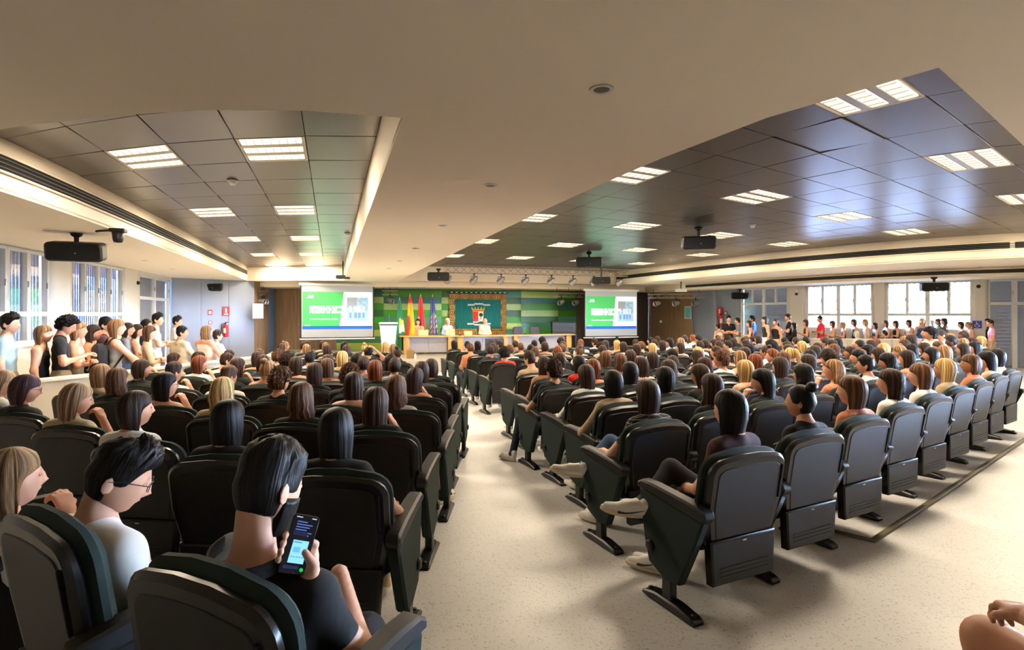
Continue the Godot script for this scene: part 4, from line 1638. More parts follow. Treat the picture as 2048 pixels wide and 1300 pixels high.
var heroes := {}
func seated_people() -> void:
	var rng := RandomNumberGenerator.new()
	rng.seed = 77
	var list := []
	for line in HEADS.strip_edges().split("\n"):
		for e in line.split("|"):
			var w := e.strip_edges().split(" ")
			list.append(w)
	# nearest rows first, so that the large figures take the seats they sit in
	list.sort_custom(func(a, b): return float(a[1]) > float(b[1]))
	for w in list:
		var x := float(w[0])
		var y := float(w[1])
		var best: Dictionary
		var score := 1e9
		for s in seats:
			if s.taken or s.wide != (x > 893.0):
				continue
			var e: float = pow((s.hx - x), 2) + pow((s.hy - y) * 2.2, 2)
			e /= pow(40.0 / -s.pos.z + 4.0, 2)
			if e < score:
				score = e
				best = s
		best.taken = true
		var tags := " ".join(w.slice(6))
		if "hero" in tags:
			heroes[int(x)] = best
			continue
		seat_person(best, x, y, CUTS[w[2]], w[3], w[4], float(w[5]), tags, rng)

func seat_person(s: Dictionary, x: float, y: float, cut: String, col: String, top: String, look: float, tags: String, rng: RandomNumberGenerator) -> void:
	var male := cut in ["short", "fade", "curly", "crop", "quiff"]
	var kind := "m" if male else "f"
	kind += "_seat"
	if "hr" in tags:
		kind += "_chinr"
	elif "hl" in tags:
		kind += "_chinl"
	elif "rr" in tags:
		kind += "_restr"
	elif "rl" in tags:
		kind += "_restl"
	elif "up" in tags:
		kind += "_up"
	for w in ["legover", "legout", "legleft"]:
		if w in tags:
			kind += "_" + w
	var p: Vector3 = s.pos
	var hp: Vector3 = p + s.fwd * 0.20
	var r := -hp.z
	# sideways in the seat, and how tall, from where the crown shows
	var shift := clampf(((x - 1024.0) / F * r - hp.x) / maxf(0.5, s.lat.x), -0.13, 0.13)
	p += s.lat * shift
	var size := clampf((high(y, r) - s.pos.y) / 1.275, 0.90, 1.08)
	var near := r < 4.6
	var sl := 1
	if not male and rng.randf() < 0.3 and not near:
		sl = 0
	if top in ["white", "light-grey", "beige", "cream"] and "r" in tags.left(1) and not male:
		sl = 2
	var low: String = ["navy", "denim", "black", "beige", "charcoal"][rng.randi() % 5]
	var o := {"hair": cut, "col": col, "top": top if top != "stripe" else "black", "look": snappedf(look, 0.3), "nod": 0.0 if rng.randf() < 0.7 else 0.18, "sleeves": sl, "low": low, "skin": 3 if "s3" in tags else rng.randi() % 3, "seed": rng.randi() % 3, "cell": 0.018 if near else (0.026 if r < 9.0 else 0.032), "bare": not male and rng.randf() < 0.4, "glasses": "g" in tags.split(" ")}
	o.label = "%s %s hair, %s top, seated %s from aisle, %s row from stage, %s block" % [CUT[cut], HAIRWORD[col], top if top != "stripe" else "striped", LETTER[s.k + 1], LETTER[s.row], "wide" if s.wide else "narrow"]
	o.group = "seated students"
	if "legover" in tags or "legout" in tags or "legleft" in tags:
		o.bare = "legout" in tags
		o.low = "denim" if "legover" in tags else ("navy" if "legleft" in tags else "black")
	var n := person(kind, p, s.yaw, size, o)
	for w in ["legover", "legout", "legleft"]:
		if w in tags:
			shoes_on(n, w, "white")
	if top == "stripe":
		var b: MeshInstance3D = n.get_node("body")
		for k in [1, 2, 3, 5]:
			b.set_surface_override_material(k, M.striped)
		for k in [6, 7]:
			b.set_surface_override_material(k, cloth("denim"))

# crown pixel, distance, pose, facing (radians from the view axis), cut, colour, top, lower, head turn, sleeves
const STANDING := [
	[13, 628, 6.7, "m_stand", 1.0, "Q", "k", "pale-blue", "beige", .2, 1], [82, 650, 6.9, "f_stand", 1.1, "L", "l", "black", "black", .2, 0], [122, 630, 7.0, "m_stand_phone", .95, "C", "k", "black", "beige", 0, 1], [152, 643, 7.3, "f_stand_crossed", 1.1, "L", "l", "cream", "beige", .1, 0], [182, 649, 7.6, "f_stand_crossed", 1.1, "L", "d", "black", "black", 0, 0], [207, 634, 8.2, "m_stand", 1.0, "F", "k", "maroon", "black", .1, 1], [229, 638, 7.45, "f_stand_reach", .75, "X", "l", "light-grey", "denim", .2, 0], [252, 645, 9.3, "f_stand_crossed", 1.0, "L", "d", "grey", "denim", .2, 2], [262, 652, 9.9, "m_stand", 1.1, "S", "r", "beige", "denim", .1, 1], [271, 648, 9.5, "f_stand_crossed", 1.0, "L", "d", "pink", "denim", .2, 0], [289, 638, 10.6, "m_stand", 1.0, "S", "k", "navy", "black", .2, 1], [296, 651, 8.35, "f_stand_crossed", 1.0, "X", "b", "beige", "beige", .2, 2], [303, 645, 11.4, "m_stand", .9, "S", "k", "charcoal", "black", .2, 1], [311, 627, 11.2, "m_stand_crossed", 1.0, "Q", "k", "white", "white", .2, 1], [351, 633, 13.2, "m_stand", .9, "Q", "k", "white", "beige", .3, 1], [360, 652, 9.1, "m_stand_lean", .35, "F", "k", "cream", "beige", .6, 2], [411, 651, 9.6, "f_stand_lean", .25, "W", "l", "white", "denim", .3, 0], [432, 660, 10.0, "m_stand_lean", .5, "F", "d", "white", "navy", .3, 1],
	[1437, 648, 21.5, "f_stand", -.4, "N", "k", "white", "beige", -.2, 0], [1457, 631, 21.6, "m_stand_crossed", 3.3, "Q", "k", "black", "black", 0, 1], [1477, 635, 21.0, "m_stand_phone", -1.2, "S", "k", "grey", "beige", 0, 1], [1500, 641, 20.2, "f_stand_crossed", -1.3, "L", "d", "black", "denim", 0, 0], [1507, 632, 21.4, "m_stand", -1.0, "Q", "k", "blue", "denim", 0, 1], [1531, 633, 19.4, "f_stand", -1.5, "L", "d", "charcoal", "white", 0, 0], [1552, 638, 19.2, "f_stand", -1.9, "T", "d", "black", "beige", 0, 0], [1578, 628, 20.2, "m_stand_crossed", -1.2, "F", "d", "black", "black", 0, 1], [1589, 645, 19.9, "f_stand_lean", -1.0, "L", "k", "black", "black", 0, 2], [1613, 639, 19.8, "f_stand_phone", -1.3, "L", "d", "brown", "beige", 0, 0], [1642, 632, 19.7, "m_stand_crossed", -1.4, "F", "k", "crimson", "crimson", 0, 1], [1666, 641, 19.4, "f_stand_crossed", -1.3, "L", "d", "light-grey", "black", 0, 0], [1687, 644, 19.2, "f_stand_phone", -1.2, "L", "l", "charcoal", "white", 0, 0], [1709, 638, 19.0, "f_stand", -1.3, "L", "d", "black", "black", 0, 0], [1714, 662, 18.6, "f_stand_lean", -.6, "B", "w", "white", "white", 0, 1], [1732, 638, 18.8, "f_stand", -1.3, "L", "l", "white", "white", 0, 0], [1751, 645, 18.8, "f_stand_crossed", -1.3, "L", "d", "navy", "denim", 0, 0], [1773, 641, 18.7, "f_stand_crossed", -1.4, "L", "d", "brown", "denim", 0, 0], [1771, 661, 18.2, "m_stand_lean", -.9, "S", "k", "grey", "denim", 0, 1], [1793, 641, 18.5, "f_stand_crossed", -1.3, "L", "d", "black", "black", 0, 0], [1819, 639, 18.3, "f_stand_crossed", -1.4, "L", "d", "white", "denim", 0, 0], [1844, 636, 18.1, "f_stand", 3.4, "L", "n", "blue", "denim", .4, 0], [1865, 640, 18.3, "f_stand_crossed", -1.2, "L", "d", "pink", "black", 0, 0], [1878, 637, 17.9, "f_stand_crossed", -1.3, "L", "d", "green", "black", 0, 2], [1890, 636, 17.7, "f_stand_lean", -.7, "X", "d", "brown", "denim", -.4, 1], [1923, 643, 17.5, "f_stand", -1.3, "L", "d", "pink", "white", 0, 0], [1938, 643, 17.2, "f_stand", -1.3, "T", "l", "white", "white", 0, 0], [1977, 637, 17.2, "m_stand", -1.2, "S", "k", "black", "black", 0, 1], [1983, 640, 16.3, "m_stand", -1.0, "F", "d", "pink", "beige", -.2, 1]]

func standing_people() -> void:
	var rng := RandomNumberGenerator.new()
	rng.seed = 31
	for e in STANDING:
		var r: float = e[2]
		if e[0] > 1560:
			r += 0.25
		if e[0] > 200 and e[0] < 240 or "lean" in e[3] and e[0] < 1000:
			r += 0.2
		var w := ray(e[0], r, 0)
		w.y = ground(w.x, w.z)
		var size: float = clampf((high(e[1], r) - w.y) / 1.735, 0.80, 1.08)
		var tall := high(e[1], r)
		if tall < w.y + 1.735 * 0.86:      # leaning low on the coping
			size = 0.86
			w.y = tall - 1.735 * 0.86
		var cut: String = CUTS[e[5]]
		var kind: String = e[3]
		var beside := "by the shuttered windows" if e[0] < 1000 else ("by the bright windows" if e[0] > 1600 else "by the blue panel wall")
		var doing := "arms crossed" if "crossed" in kind else ("hands raised" if "phone" in kind else ("leaning on the coping" if "lean" in kind else ("hand on the coping" if "reach" in kind else "arms down")))
		var o := {"hair": cut, "col": e[6], "top": e[7], "low": e[8], "look": snappedf(e[9], 0.2), "sleeves": e[10], "skin": 2 if e[6] == "k" and e[7] == "crimson" else rng.randi() % 2, "seed": rng.randi() % 3, "cell": 0.022 if e[0] < 1000 else 0.034, "midriff": e[7] == "white" and e[5] == "W", "nod": 0.4 if kind == "m_stand_phone" and e[0] < 1000 else 0.0, "bare": e[10] == 0 and e[8] == "black"}
		o.label = "standing, %s %s hair, %s top, %s, %s" % [CUT[cut], HAIRWORD[e[6]], e[7], doing, beside]
		o.group = "standing students"
		person(kind, w, -e[4], size, o)
# ---------------------------------------------------------------- things on the stage and the walls
func text(t: String, size: float, m: Material, parent: Node3D, where: Vector3, bold := 400) -> void:
	var tm := TextMesh.new()
	tm.text = t
	var f := SystemFont.new()
	f.font_names = PackedStringArray(["Droid Sans"])
	f.font_weight = bold
	tm.font = f
	tm.font_size = 48
	tm.pixel_size = size / 48.0
	tm.depth = 0.004
	tm.horizontal_alignment = HORIZONTAL_ALIGNMENT_LEFT
	var o := part("lettering", tm, m, parent)
	o.position = where

func slide_image() -> ImageTexture:
	var w := 512
	var h := 384
	var im := Image.create(w, h, false, Image.FORMAT_RGB8)
	im.fill(Color(0.62, 0.63, 0.63))
	var y0 := 45
	var y1 := 300
	im.fill_rect(Rect2i(6, y0, w - 12, y1 - y0), Color(1, 1, 1))
	for y in range(y0, y1):
		var edge_x := int(lerpf(292.0, 262.0, float(y - y0) / (y1 - y0)))
		im.fill_rect(Rect2i(6, y, edge_x, 1), Color(0.27, 0.72, 0.36))
	# the photograph on the slide: pale sky, trees and a few figures, as soft patches
	var f := FastNoiseLite.new()
	f.seed = 4
	f.frequency = 0.035
	for y in range(86, 262):
		for x in range(320, 476):
			var k := f.get_noise_2d(x, y)
			var c := Color(0.60, 0.64, 0.66).lerp(Color(0.55, 0.78, 0.90), clampf(0.5 + k * 1.6, 0, 1))
			if y < 160 and x < 392:
				c = Color(0.56, 0.58, 0.60)
			if y > 190:
				c = c.lerp(Color(0.66, 0.84, 0.95), 0.5)
			im.set_pixel(x, y, c)
	for p in [[346, 40], [384, 62], [412, 58], [442, 44]]:
		for y in range(150, 150 + 92):
			var half: float = p[1] * 0.22 if y < 205 else p[1] * 0.16
			for x in range(int(p[0] - half), int(p[0] + half)):
				im.set_pixel(x, y, Color(0.78, 0.84, 0.95) if y < 200 else Color(0.42, 0.55, 0.80))
	im.fill_rect(Rect2i(6, y1, w - 12, 24), Color(0.05, 0.38, 0.95))
	return ImageTexture.create_from_image(im)

func screen(label: String, x: float, z: float, w: float, y0: float, y1: float) -> void:
	var t := thing("projection_screen", label, "screen", at(x, 0, z), turned(x, z))
	var h := y1 - y0
	var s := Shape.new()
	s.box(Vector3(0, (y0 + y1) / 2, 0), Vector3(w, h, 0.02), 0.002)
	part("black_border", s, M.black_box, t)
	s = Shape.new()
	var hw := w / 2 - 0.045
	s.begin()
	s.flat_quad(Vector3(-hw, y1, 0.0125), Vector3(hw, y1, 0.0125), Vector3(hw, y0 + 0.05, 0.0125), Vector3(-hw, y0 + 0.05, 0.0125))
	s.finish(false)
	for k in s.n.size():
		s.n[k] = Vector3(0, 0, 1)
	part("screen_sheet", s, M.slide, t)
	s = Shape.new()
	s.tube([Vector3(-w / 2 - 0.03, y0 - 0.02, 0), Vector3(w / 2 + 0.03, y0 - 0.02, 0)], [0.03], 8)
	part("weight_bar", s, M.white_plastic, t)
	s = Shape.new()
	s.box(Vector3(0, y1 + 0.05, 0.0), Vector3(w + 0.12, 0.10, 0.12), 0.02)
	part("roller_case", s, M.white_plastic, t)
	var sheet_h := y1 - y0 - 0.05
	var yy := func(v: float) -> float: return y1 - sheet_h * v
	var xx := func(u: float) -> float: return -hw + 2.0 * hw * u
	text("uex", 0.13, M.screen_ink, t, Vector3(xx.call(0.085), yy.call(0.20), 0.016), 700)
	text("UNIVERSIDAD", 0.045, M.screen_ink, t, Vector3(xx.call(0.065), yy.call(0.235), 0.016))
	text("JORNADA DE ACOGIDA", 0.135, M.screen_ink, t, Vector3(xx.call(0.11), yy.call(0.415), 0.016), 700)
	text("ESTUDIANTES DE", 0.135, M.screen_ink, t, Vector3(xx.call(0.11), yy.call(0.465), 0.016), 700)
	text("PRIMERO DE GRADO", 0.135, M.screen_ink, t, Vector3(xx.call(0.11), yy.call(0.515), 0.016), 700)
	text("Viernes 6 de septiembre de 2024", 0.075, M.screen_ink, t, Vector3(xx.call(0.11), yy.call(0.645), 0.016))
	text("Facultad", 0.06, M.screen_ink, t, Vector3(xx.call(0.04), yy.call(0.765), 0.016))

func tapestry_image() -> ImageTexture:
	var w := 640
	var h := 440
	var im := Image.create(w, h, false, Image.FORMAT_RGB8)
	var gold := Color(0.86, 0.60, 0.16)
	var pale := Color(0.82, 0.70, 0.50)
	var deep := Color(0.06, 0.16, 0.13)
	var teal := Color(0.0, 0.34, 0.31)
	var f := FastNoiseLite.new()
	f.seed = 9
	f.frequency = 0.02
	for y in h:
		for x in w:
			# inner field with scooped corners
			var ex := minf(x, w - 1 - x) / 66.0
			var ey := minf(y, h - 1 - y) / 62.0
			var corner := Vector2(maxf(0.0, 1.75 - ex), maxf(0.0, 1.75 - ey)).length()
			var c := teal.lerp(Color(0.0, 0.40, 0.36), clampf(0.5 + f.get_noise_2d(x * 3.0, y * 0.2), 0, 1))
			if ex < 1.0 or ey < 1.0 or corner > 1.18 and ex < 1.75 and ey < 1.75:
				# scrolls worked in gold thread on a dark ground
				var cell := 58.0
				var u := fposmod(x, cell) - cell / 2
				var v := fposmod(y, cell) - cell / 2
				var flip := 1.0 if (int(x / cell) + int(y / cell)) % 2 == 0 else -1.0
				var r := Vector2(u, v).length()
				var a := atan2(v, u * flip)
				var sp := fposmod(r - (a + PI) / TAU * 15.0, 15.0)
				c = deep
				if sp < 7.5 and r < 28.0:
					c = gold if sp < 5.0 else pale.lerp(gold, 0.4)
				elif r >= 28.0 and f.get_noise_2d(x * 7.0, y * 7.0) > 0.05:
					c = gold.lerp(pale, 0.5)
				if f.get_noise_2d(x * 9.0 + 300, y * 9.0) > 0.42:
					c = Color(0.62, 0.66, 0.64)
			im.set_pixel(x, y, c)
	# ribbons
	for rib in [[205, 100], [200, 326]]:
		for x in range(rib[0], 640 - rib[0] + 20):
			var q := absf(x - 325) / 120.0
			var dy := int(10.0 * (1.0 if q > 0.4 else 0.0) * (1.0 if rib[1] < 200 else -1.0))
			for y in range(rib[1] + dy, rib[1] + dy + 17):
				var ink := (x / 5 + y / 6) % 4 == 0 and y % 17 > 4
				im.set_pixel(x, y, Color(0.35, 0.36, 0.36) if ink else Color(0.85, 0.85, 0.80))
	# crown
	for k in 5:
		for y in range(142, 172):
			var half := 3.0 + (y - 142) * 0.32
			for x in range(int(262 + k * 29 - half), int(262 + k * 29 + half)):
				im.set_pixel(clampi(x + int((k - 2) * (172 - y) * 0.25), 0, w - 1), y, gold)
	im.fill_rect(Rect2i(258, 170, 126, 22), gold)
	im.fill_rect(Rect2i(262, 178, 118, 6), Color(0.7, 0.15, 0.12))
	# shield: red quarter with a gold bar, white quarter with a tree
	for y in range(192, 300):
		var half := 58.0 if y < 262 else sqrt(maxf(0.0, 58.0 * 58.0 - pow((y - 262) * 1.45, 2)))
		for x in range(int(320 - half), int(320 + half)):
			var c := Color(0.82, 0.12, 0.08) if x < 320 else Color(0.90, 0.85, 0.74)
			if x > 292 and x < 302:
				c = Color(0.88, 0.30, 0.16)
			if x > 320 and Vector2(x - 350, (y - 226) * 1.1).length() < 22.0:
				c = Color(0.07, 0.22, 0.10)
			if absf(x - 350) < 4 and y > 226 and y < 278:
				c = Color(0.14, 0.12, 0.08)
			if half - absf(x - 320.0) < 3.5:
				c = gold
			im.set_pixel(x, y, c)
	for y in range(286, 312):
		for x in range(262, 380):
			if absf((y - 299.0) - 9.0 * sin((x - 262) * 0.053)) < 6.0:
				im.set_pixel(x, y, Color(0.88, 0.87, 0.82))
	return ImageTexture.create_from_image(im)

func stage_things() -> void:
	var sl := mat("slide", Color(0.9, 0.9, 0.9), 0.7)
	sl.albedo_texture = slide_image()
	sl.emission_enabled = true
	sl.emission = Color(1, 1, 1)
	sl.emission_texture = sl.albedo_texture
	sl.emission_operator = BaseMaterial3D.EMISSION_OP_MULTIPLY
	sl.emission_energy_multiplier = 0.34
	glow("screen_ink", Color(0.96, 1.0, 1.0), 0.9)
	screen("pull-down projection screen hanging beside the lectern, green slide", 0.25, 23.1, 2.95, 0.60, 2.80)
	screen("pull-down projection screen above the black piano, green slide", 12.25, 22.0, 2.75, 0.57, 2.66)
	for k in 2:
		var sx: float = [0.25, 12.25][k]
		var sz: float = [22.9, 21.8][k]
		var l := AreaLight3D.new()
		l.name = "screen_light"
		l.area_size = Vector2(2.6, 1.6)
		l.light_color = Color(0.66, 0.95, 0.85)
		l.light_energy = 1.0
		l.shadow_enabled = true
		add_child(l)
		l.position = at(sx, 1.75, sz)
		l.rotation.y = turned(sx, sz) + PI

	# long table on the stage
	var t := thing("conference_table", "long pale wooden conference table with grey modesty panels on the stage", "table", Vector3.ZERO)
	part("tabletop", slab(_strip(2.70, 10.2, 21.5, 22.2), 0.71, 0.755), M.table_wood, t)
	var legs := [2.95, 4.75, 5.15, 7.05, 7.55, 9.95]
	for x in legs:
		part("leg", slab(_strip(x - 0.11, x + 0.11, 21.62, 21.74), 0.0, 0.71), M.table_wood, t)
	for k in legs.size() - 1:
		var n := 2 if legs[k + 1] - legs[k] > 1.2 else 1
		for q in n:
			var xa := lerpf(legs[k] + 0.12, legs[k + 1] - 0.12, float(q) / n)
			var xb := lerpf(legs[k] + 0.12, legs[k + 1] - 0.12, float(q + 1) / n)
			part("modesty_panel", slab(_strip(xa + 0.006, xb - 0.006, 21.78, 21.81), 0.08, 0.70), M.modesty, t)

	# three speakers and their chairs, two chairs empty
	var sp := [[838, 638, "f_seat", "L", "d", "peach", 0.5, "speaker in sleeveless peach top with long dark hair behind the table"], [899, 637, "f_seat", "L", "w", "pale-blue", 0.3, "pale blonde speaker in light blue blouse behind the table"], [980, 637, "m_seat", "bald", "d", "cream", -0.6, "bald speaker in cream shirt sitting behind the table"]]
	var spots := []
	for e in sp:
		var rm := room_px(e[0], 22.9)
		spots.append(rm)
		var w := at(rm.x, 0.0, 22.75)
		var size := clampf(high(e[1], -w.z) / 1.275, 0.95, 1.16)
		var o := {"hair": CUTS[e[3]] if e[3] != "bald" else "bald", "col": e[4], "top": e[5], "look": e[6], "sleeves": 0 if e[5] == "peach" else 2, "skin": 0, "cell": 0.026, "label": e[7], "low": "beige"}
		var rel := at(rm.x, 0, 22.75)
		var yaw := turned(rm.x, 22.75) + PI
		person(e[2], rel + Vector3(sin(yaw), 0, cos(yaw)) * 0.25, yaw, size, o)
	var chairs := [[spots[0].x, "black office chair under the speaker in peach"], [spots[1].x, "black office chair under the pale blonde speaker"], [spots[2].x, "black office chair under the bald speaker"], [room_px(1055, 23.3).x, "empty grey-backed office chair at the table, beside the microphone"], [room_px(1096, 23.3).x, "empty grey-backed office chair at the piano end of table"]]
	for c in chairs:
		office_chair(c[0], 23.0, c[1])
	# papers, name boards and screens on the table
	for e in [[848, 20, 11.5, "pale folded name board before the speaker in peach"], [905, 18, 13, "pale folded name board before the blonde speaker"], [943, 17, 9, "small pale name board between the blonde and bald speakers"]]:
		var r := 21.9
		var rm := room_px(e[0], r)
		var b := thing("name_board", e[3], "sign", at(rm.x, 0.755, 21.75), turned(rm.x, 21.75))
		var s := Shape.new()
		var hw: float = e[1] * r / F / 2
		var hh: float = e[2] * r / F
		s.box(Vector3(0, hh / 2, 0), Vector3(hw * 2, hh, 0.012), 0.002, Basis(Vector3.RIGHT, -0.2))
		part("face", s, M.name_board, b)
		s = Shape.new()
		s.box(Vector3(0, 0.006, -0.06), Vector3(hw * 2, 0.010, 0.16), 0.002)
		part("foot", s, M.name_board, b)
	for e in [[1073, "slim gooseneck microphone on the table between empty chairs"], [925, "slim gooseneck microphone on the table by small name board"]]:
		microphone(at(room_px(e[0], 22.0).x, 0.755, 21.8), e[1])
	# lectern
	var lx := room_px(776, 20.6).x
	var le := thing("lectern", "tall white tapered lectern with dark band near the flags", "lectern", at(lx, 0, 20.4), turned(lx, 20.4))
	var s2 := Shape.new()
	s2.plate(PackedVector2Array([Vector2(-0.20, 0.04), Vector2(0.20, 0.04), Vector2(0.30, 1.20), Vector2(-0.30, 1.20)]), -0.18, 0.18, 0.01)
	part("body", s2, M.lectern_white, le)
	s2 = Shape.new()
	s2.box(Vector3(0, 0.02, 0), Vector3(0.52, 0.04, 0.46), 0.006)
	part("plinth", s2, M.lectern_white, le)
	s2 = Shape.new()
	s2.box(Vector3(0, 1.215, 0), Vector3(0.60, 0.025, 0.38), 0.003)
	part("band", s2, M.black_box, le)
	s2 = Shape.new()
	s2.box(Vector3(0, 1.27, 0), Vector3(0.66, 0.07, 0.44), 0.008, Basis(Vector3.RIGHT, -0.06))
	part("reading_top", s2, M.lectern_white, le)
	s2 = Shape.new()
	s2.tube([Vector3(0.05, 1.29, 0), Vector3(0.05, 1.45, -0.02), Vector3(0.03, 1.58, 0.06)], [0.008, 0.007, 0.012], 6)
	part("microphone", s2, M.steel, le)
	# flags
	flag(799, 593, "green", "dark green flag with a gold and white emblem, nearest the lectern")
	flag(820, 586, "spain", "red and yellow striped flag hanging on a pole")
	flag(841, 586, "red", "plain red flag on a pole behind the speaker in peach")
	flag(865, 587, "eu", "dark blue flag with gold stars behind the table")
	# tapestry
	var tx0 := 25.0 * tan((897.0 - 664.0) / F)
	var tx1 := 25.0 * tan((1012.0 - 664.0) / F)
	var ta := thing("tapestry", "teal tapestry with gold scrollwork border and a coat of arms", "tapestry", Vector3.ZERO)
	var tm := mat("tapestry", Color(1, 1, 1), 0.9)
	tm.albedo_texture = tapestry_image()
	var ts := Shape.new()
	ts.begin()
	for j in 2:
		for k in 13:
			var u := k / 12.0
			var p := plan(lerpf(tx0, tx1, u), 24.90 + 0.012 * sin(u * 40.0))
			ts.add(Vector3(p.x, 2.56 if j == 0 else 0.66, p.y), Vector2(u, j))
	for k in 12:
		ts.quad(k, k + 1, k + 14, k + 13)
	ts.finish(false)
	part("cloth", ts, tm, ta)
	part("backing_cloth", wall_line(edge(tx0 - 0.01, 24.93, tx1 + 0.01, 24.93, 4), 0.66, 2.60, plan(4, 18), 0.02), M.black_box, ta)
	var rod := Shape.new()
	var rp := []
	for k in 9:
		var p := plan(lerpf(tx0 - 0.12, tx1 + 0.12, k / 8.0), 24.86)
		rp.append(Vector3(p.x, 2.63, p.y))
	rod.tube(rp, [0.016], 8)
	part("hanging_rod", rod, M.dark_metal, ta)
	for k in 12:
		var p := plan(lerpf(tx0, tx1, (k + 0.5) / 12.0), 24.83)
		var rs := Shape.new()
		rs.box(Vector3(p.x, 2.625, p.y), Vector3(0.10, 0.045, 0.02), 0.006)
		part("hanging_tab", rs, M.white_plastic, ta)
	# flat monitor standing before the stage
	var mx := room_px(1014, 18.4)
	var mo := thing("flat_monitor", "black flat monitor facing the table at the stage edge", "monitor", at(mx.x, 0.0, 18.9), turned(mx.x, 18.9))
	var ms := Shape.new()
	ms.box(Vector3(0, 0.53, 0), Vector3(0.70, 0.42, 0.05), 0.01)
	part("housing", ms, M.black_box, mo)
	ms = Shape.new()
	ms.box(Vector3(0, 0.53, 0.028), Vector3(0.62, 0.34, 0.006), 0.0)
	part("back_cover", ms, M.dark_metal, mo)
	ms = Shape.new()
	ms.box(Vector3(0, 0.18, 0), Vector3(0.08, 0.36, 0.05), 0.006)
	ms.box(Vector3(0, 0.015, 0), Vector3(0.40, 0.03, 0.26), 0.006)
	part("stand", ms, M.black_box, mo)
	# upright piano and a stack beside the table end
	var px_ := room_px(1157, 23.4)
	var pi := thing("upright_piano", "black upright piano standing behind the end of the table", "piano", at(px_.x, 0, 22.6), turned(px_.x, 22.6) - 0.2)
	var ps := Shape.new()
	ps.box(Vector3(0, 0.62, -0.14), Vector3(1.10, 1.24, 0.32), 0.02)
	part("case", ps, M.piano, pi)
	ps = Shape.new()
	ps.box(Vector3(0, 0.68, 0.14), Vector3(1.08, 0.10, 0.30), 0.02)
	part("key_bed", ps, M.piano, pi)
	ps = Shape.new()
	ps.box(Vector3(0, 1.25, -0.14), Vector3(1.16, 0.03, 0.38), 0.008)
	part("lid", ps, M.piano, pi)
	for sx in [-0.48, 0.48]:
		ps = Shape.new()
		ps.box(Vector3(sx, 0.32, 0.22), Vector3(0.09, 0.64, 0.09), 0.01)
		part("leg", ps, M.piano, pi)
	ps = Shape.new()
	ps.box(Vector3(0, 0.92, 0.03), Vector3(0.9, 0.22, 0.02), 0.004, Basis(Vector3.RIGHT, -0.15))
	part("music_desk", ps, M.piano, pi)
	# tripod stand under the far screen
	var sx2 := room_px(1248, 23.2)
	var sd := thing("speaker_stand", "black telescopic stand with splayed feet below the far screen", "stand", at(sx2.x, fall(20), 20.6))
	ps = Shape.new()
	ps.tube([Vector3(0, 0.05, 0), Vector3(0, 0.62, 0), Vector3(0, 0.62, 0), Vector3(0, 1.05, 0)], [0.07, 0.07, 0.06, 0.06], 10)
	part("column", ps, M.black_box, sd)
	for k in 4:
		var a := TAU * k / 4 + 0.4
		ps = Shape.new()
		ps.tube([Vector3(0, 0.10, 0), Vector3(cos(a) * 0.32, 0.03, sin(a) * 0.32)], [0.03, 0.022], 6)
		part("leg", ps, M.black_box, sd)
	# clutter on the stage floor
	var bag := room_px(818, 20.4)
	var bg := thing("paper_bag", "brown patterned paper bag on the stage floor by flags", "bag", at(bag.x, 0, 19.9))
	ps = Shape.new()
	ps.plate(PackedVector2Array([Vector2(-0.12, 0), Vector2(0.12, 0), Vector2(0.13, 0.30), Vector2(-0.13, 0.30)]), -0.07, 0.07, 0.004)
	part("body", ps, M.kraft, bg)
	ps = Shape.new()
	ps.tube([Vector3(-0.05, 0.30, 0), Vector3(-0.04, 0.36, 0), Vector3(0.04, 0.36, 0), Vector3(0.05, 0.30, 0)], [0.006], 6)
	part("handle", ps, M.kraft, bg)
	var bo := room_px(829, 19.8)
	var bt := thing("water_bottle", "small pink-capped bottle on the stage beside paper bag", "bottle", at(bo.x, 0, 19.4))
	ps = Shape.new()
	ps.lathe([Vector2(0, 0), Vector2(0.035, 0), Vector2(0.037, 0.15), Vector2(0.016, 0.19), Vector2(0, 0.19)], Vector3.ZERO, 12)
	part("body", ps, M.white_plastic, bt)
	ps = Shape.new()
	ps.lathe([Vector2(0, 0.19), Vector2(0.019, 0.19), Vector2(0.019, 0.22), Vector2(0, 0.22)], Vector3.ZERO, 12)
	part("cap", ps, cloth("pink"), bt)

func _strip(x0: float, x1: float, z0: float, z1: float) -> Array:
	var n := maxi(1, int((x1 - x0) / 0.8))
	var o := edge(x0, z0, x1, z0, n)
	o.append_array(edge(x1, z1, x0, z1, n))
	return o

func microphone(where: Vector3, label: String) -> void:
	var m := thing("table_microphone", label, "microphone", where)
	var s := Shape.new()
	s.lathe([Vector2(0, 0), Vector2(0.06, 0), Vector2(0.055, 0.025), Vector2(0, 0.03)], Vector3.ZERO, 12)
	part("base", s, M.black_box, m)
	s = Shape.new()
	s.tube([Vector3(0, 0.02, 0), Vector3(-0.02, 0.18, 0), Vector3(-0.06, 0.32, 0)], [0.008, 0.006, 0.006], 6)
	part("neck", s, M.steel, m)
	s = Shape.new()
	s.ball(Vector3(-0.065, 0.34, 0), Vector3(0.014, 0.03, 0.014), 8)
	part("capsule", s, M.black_box, m)

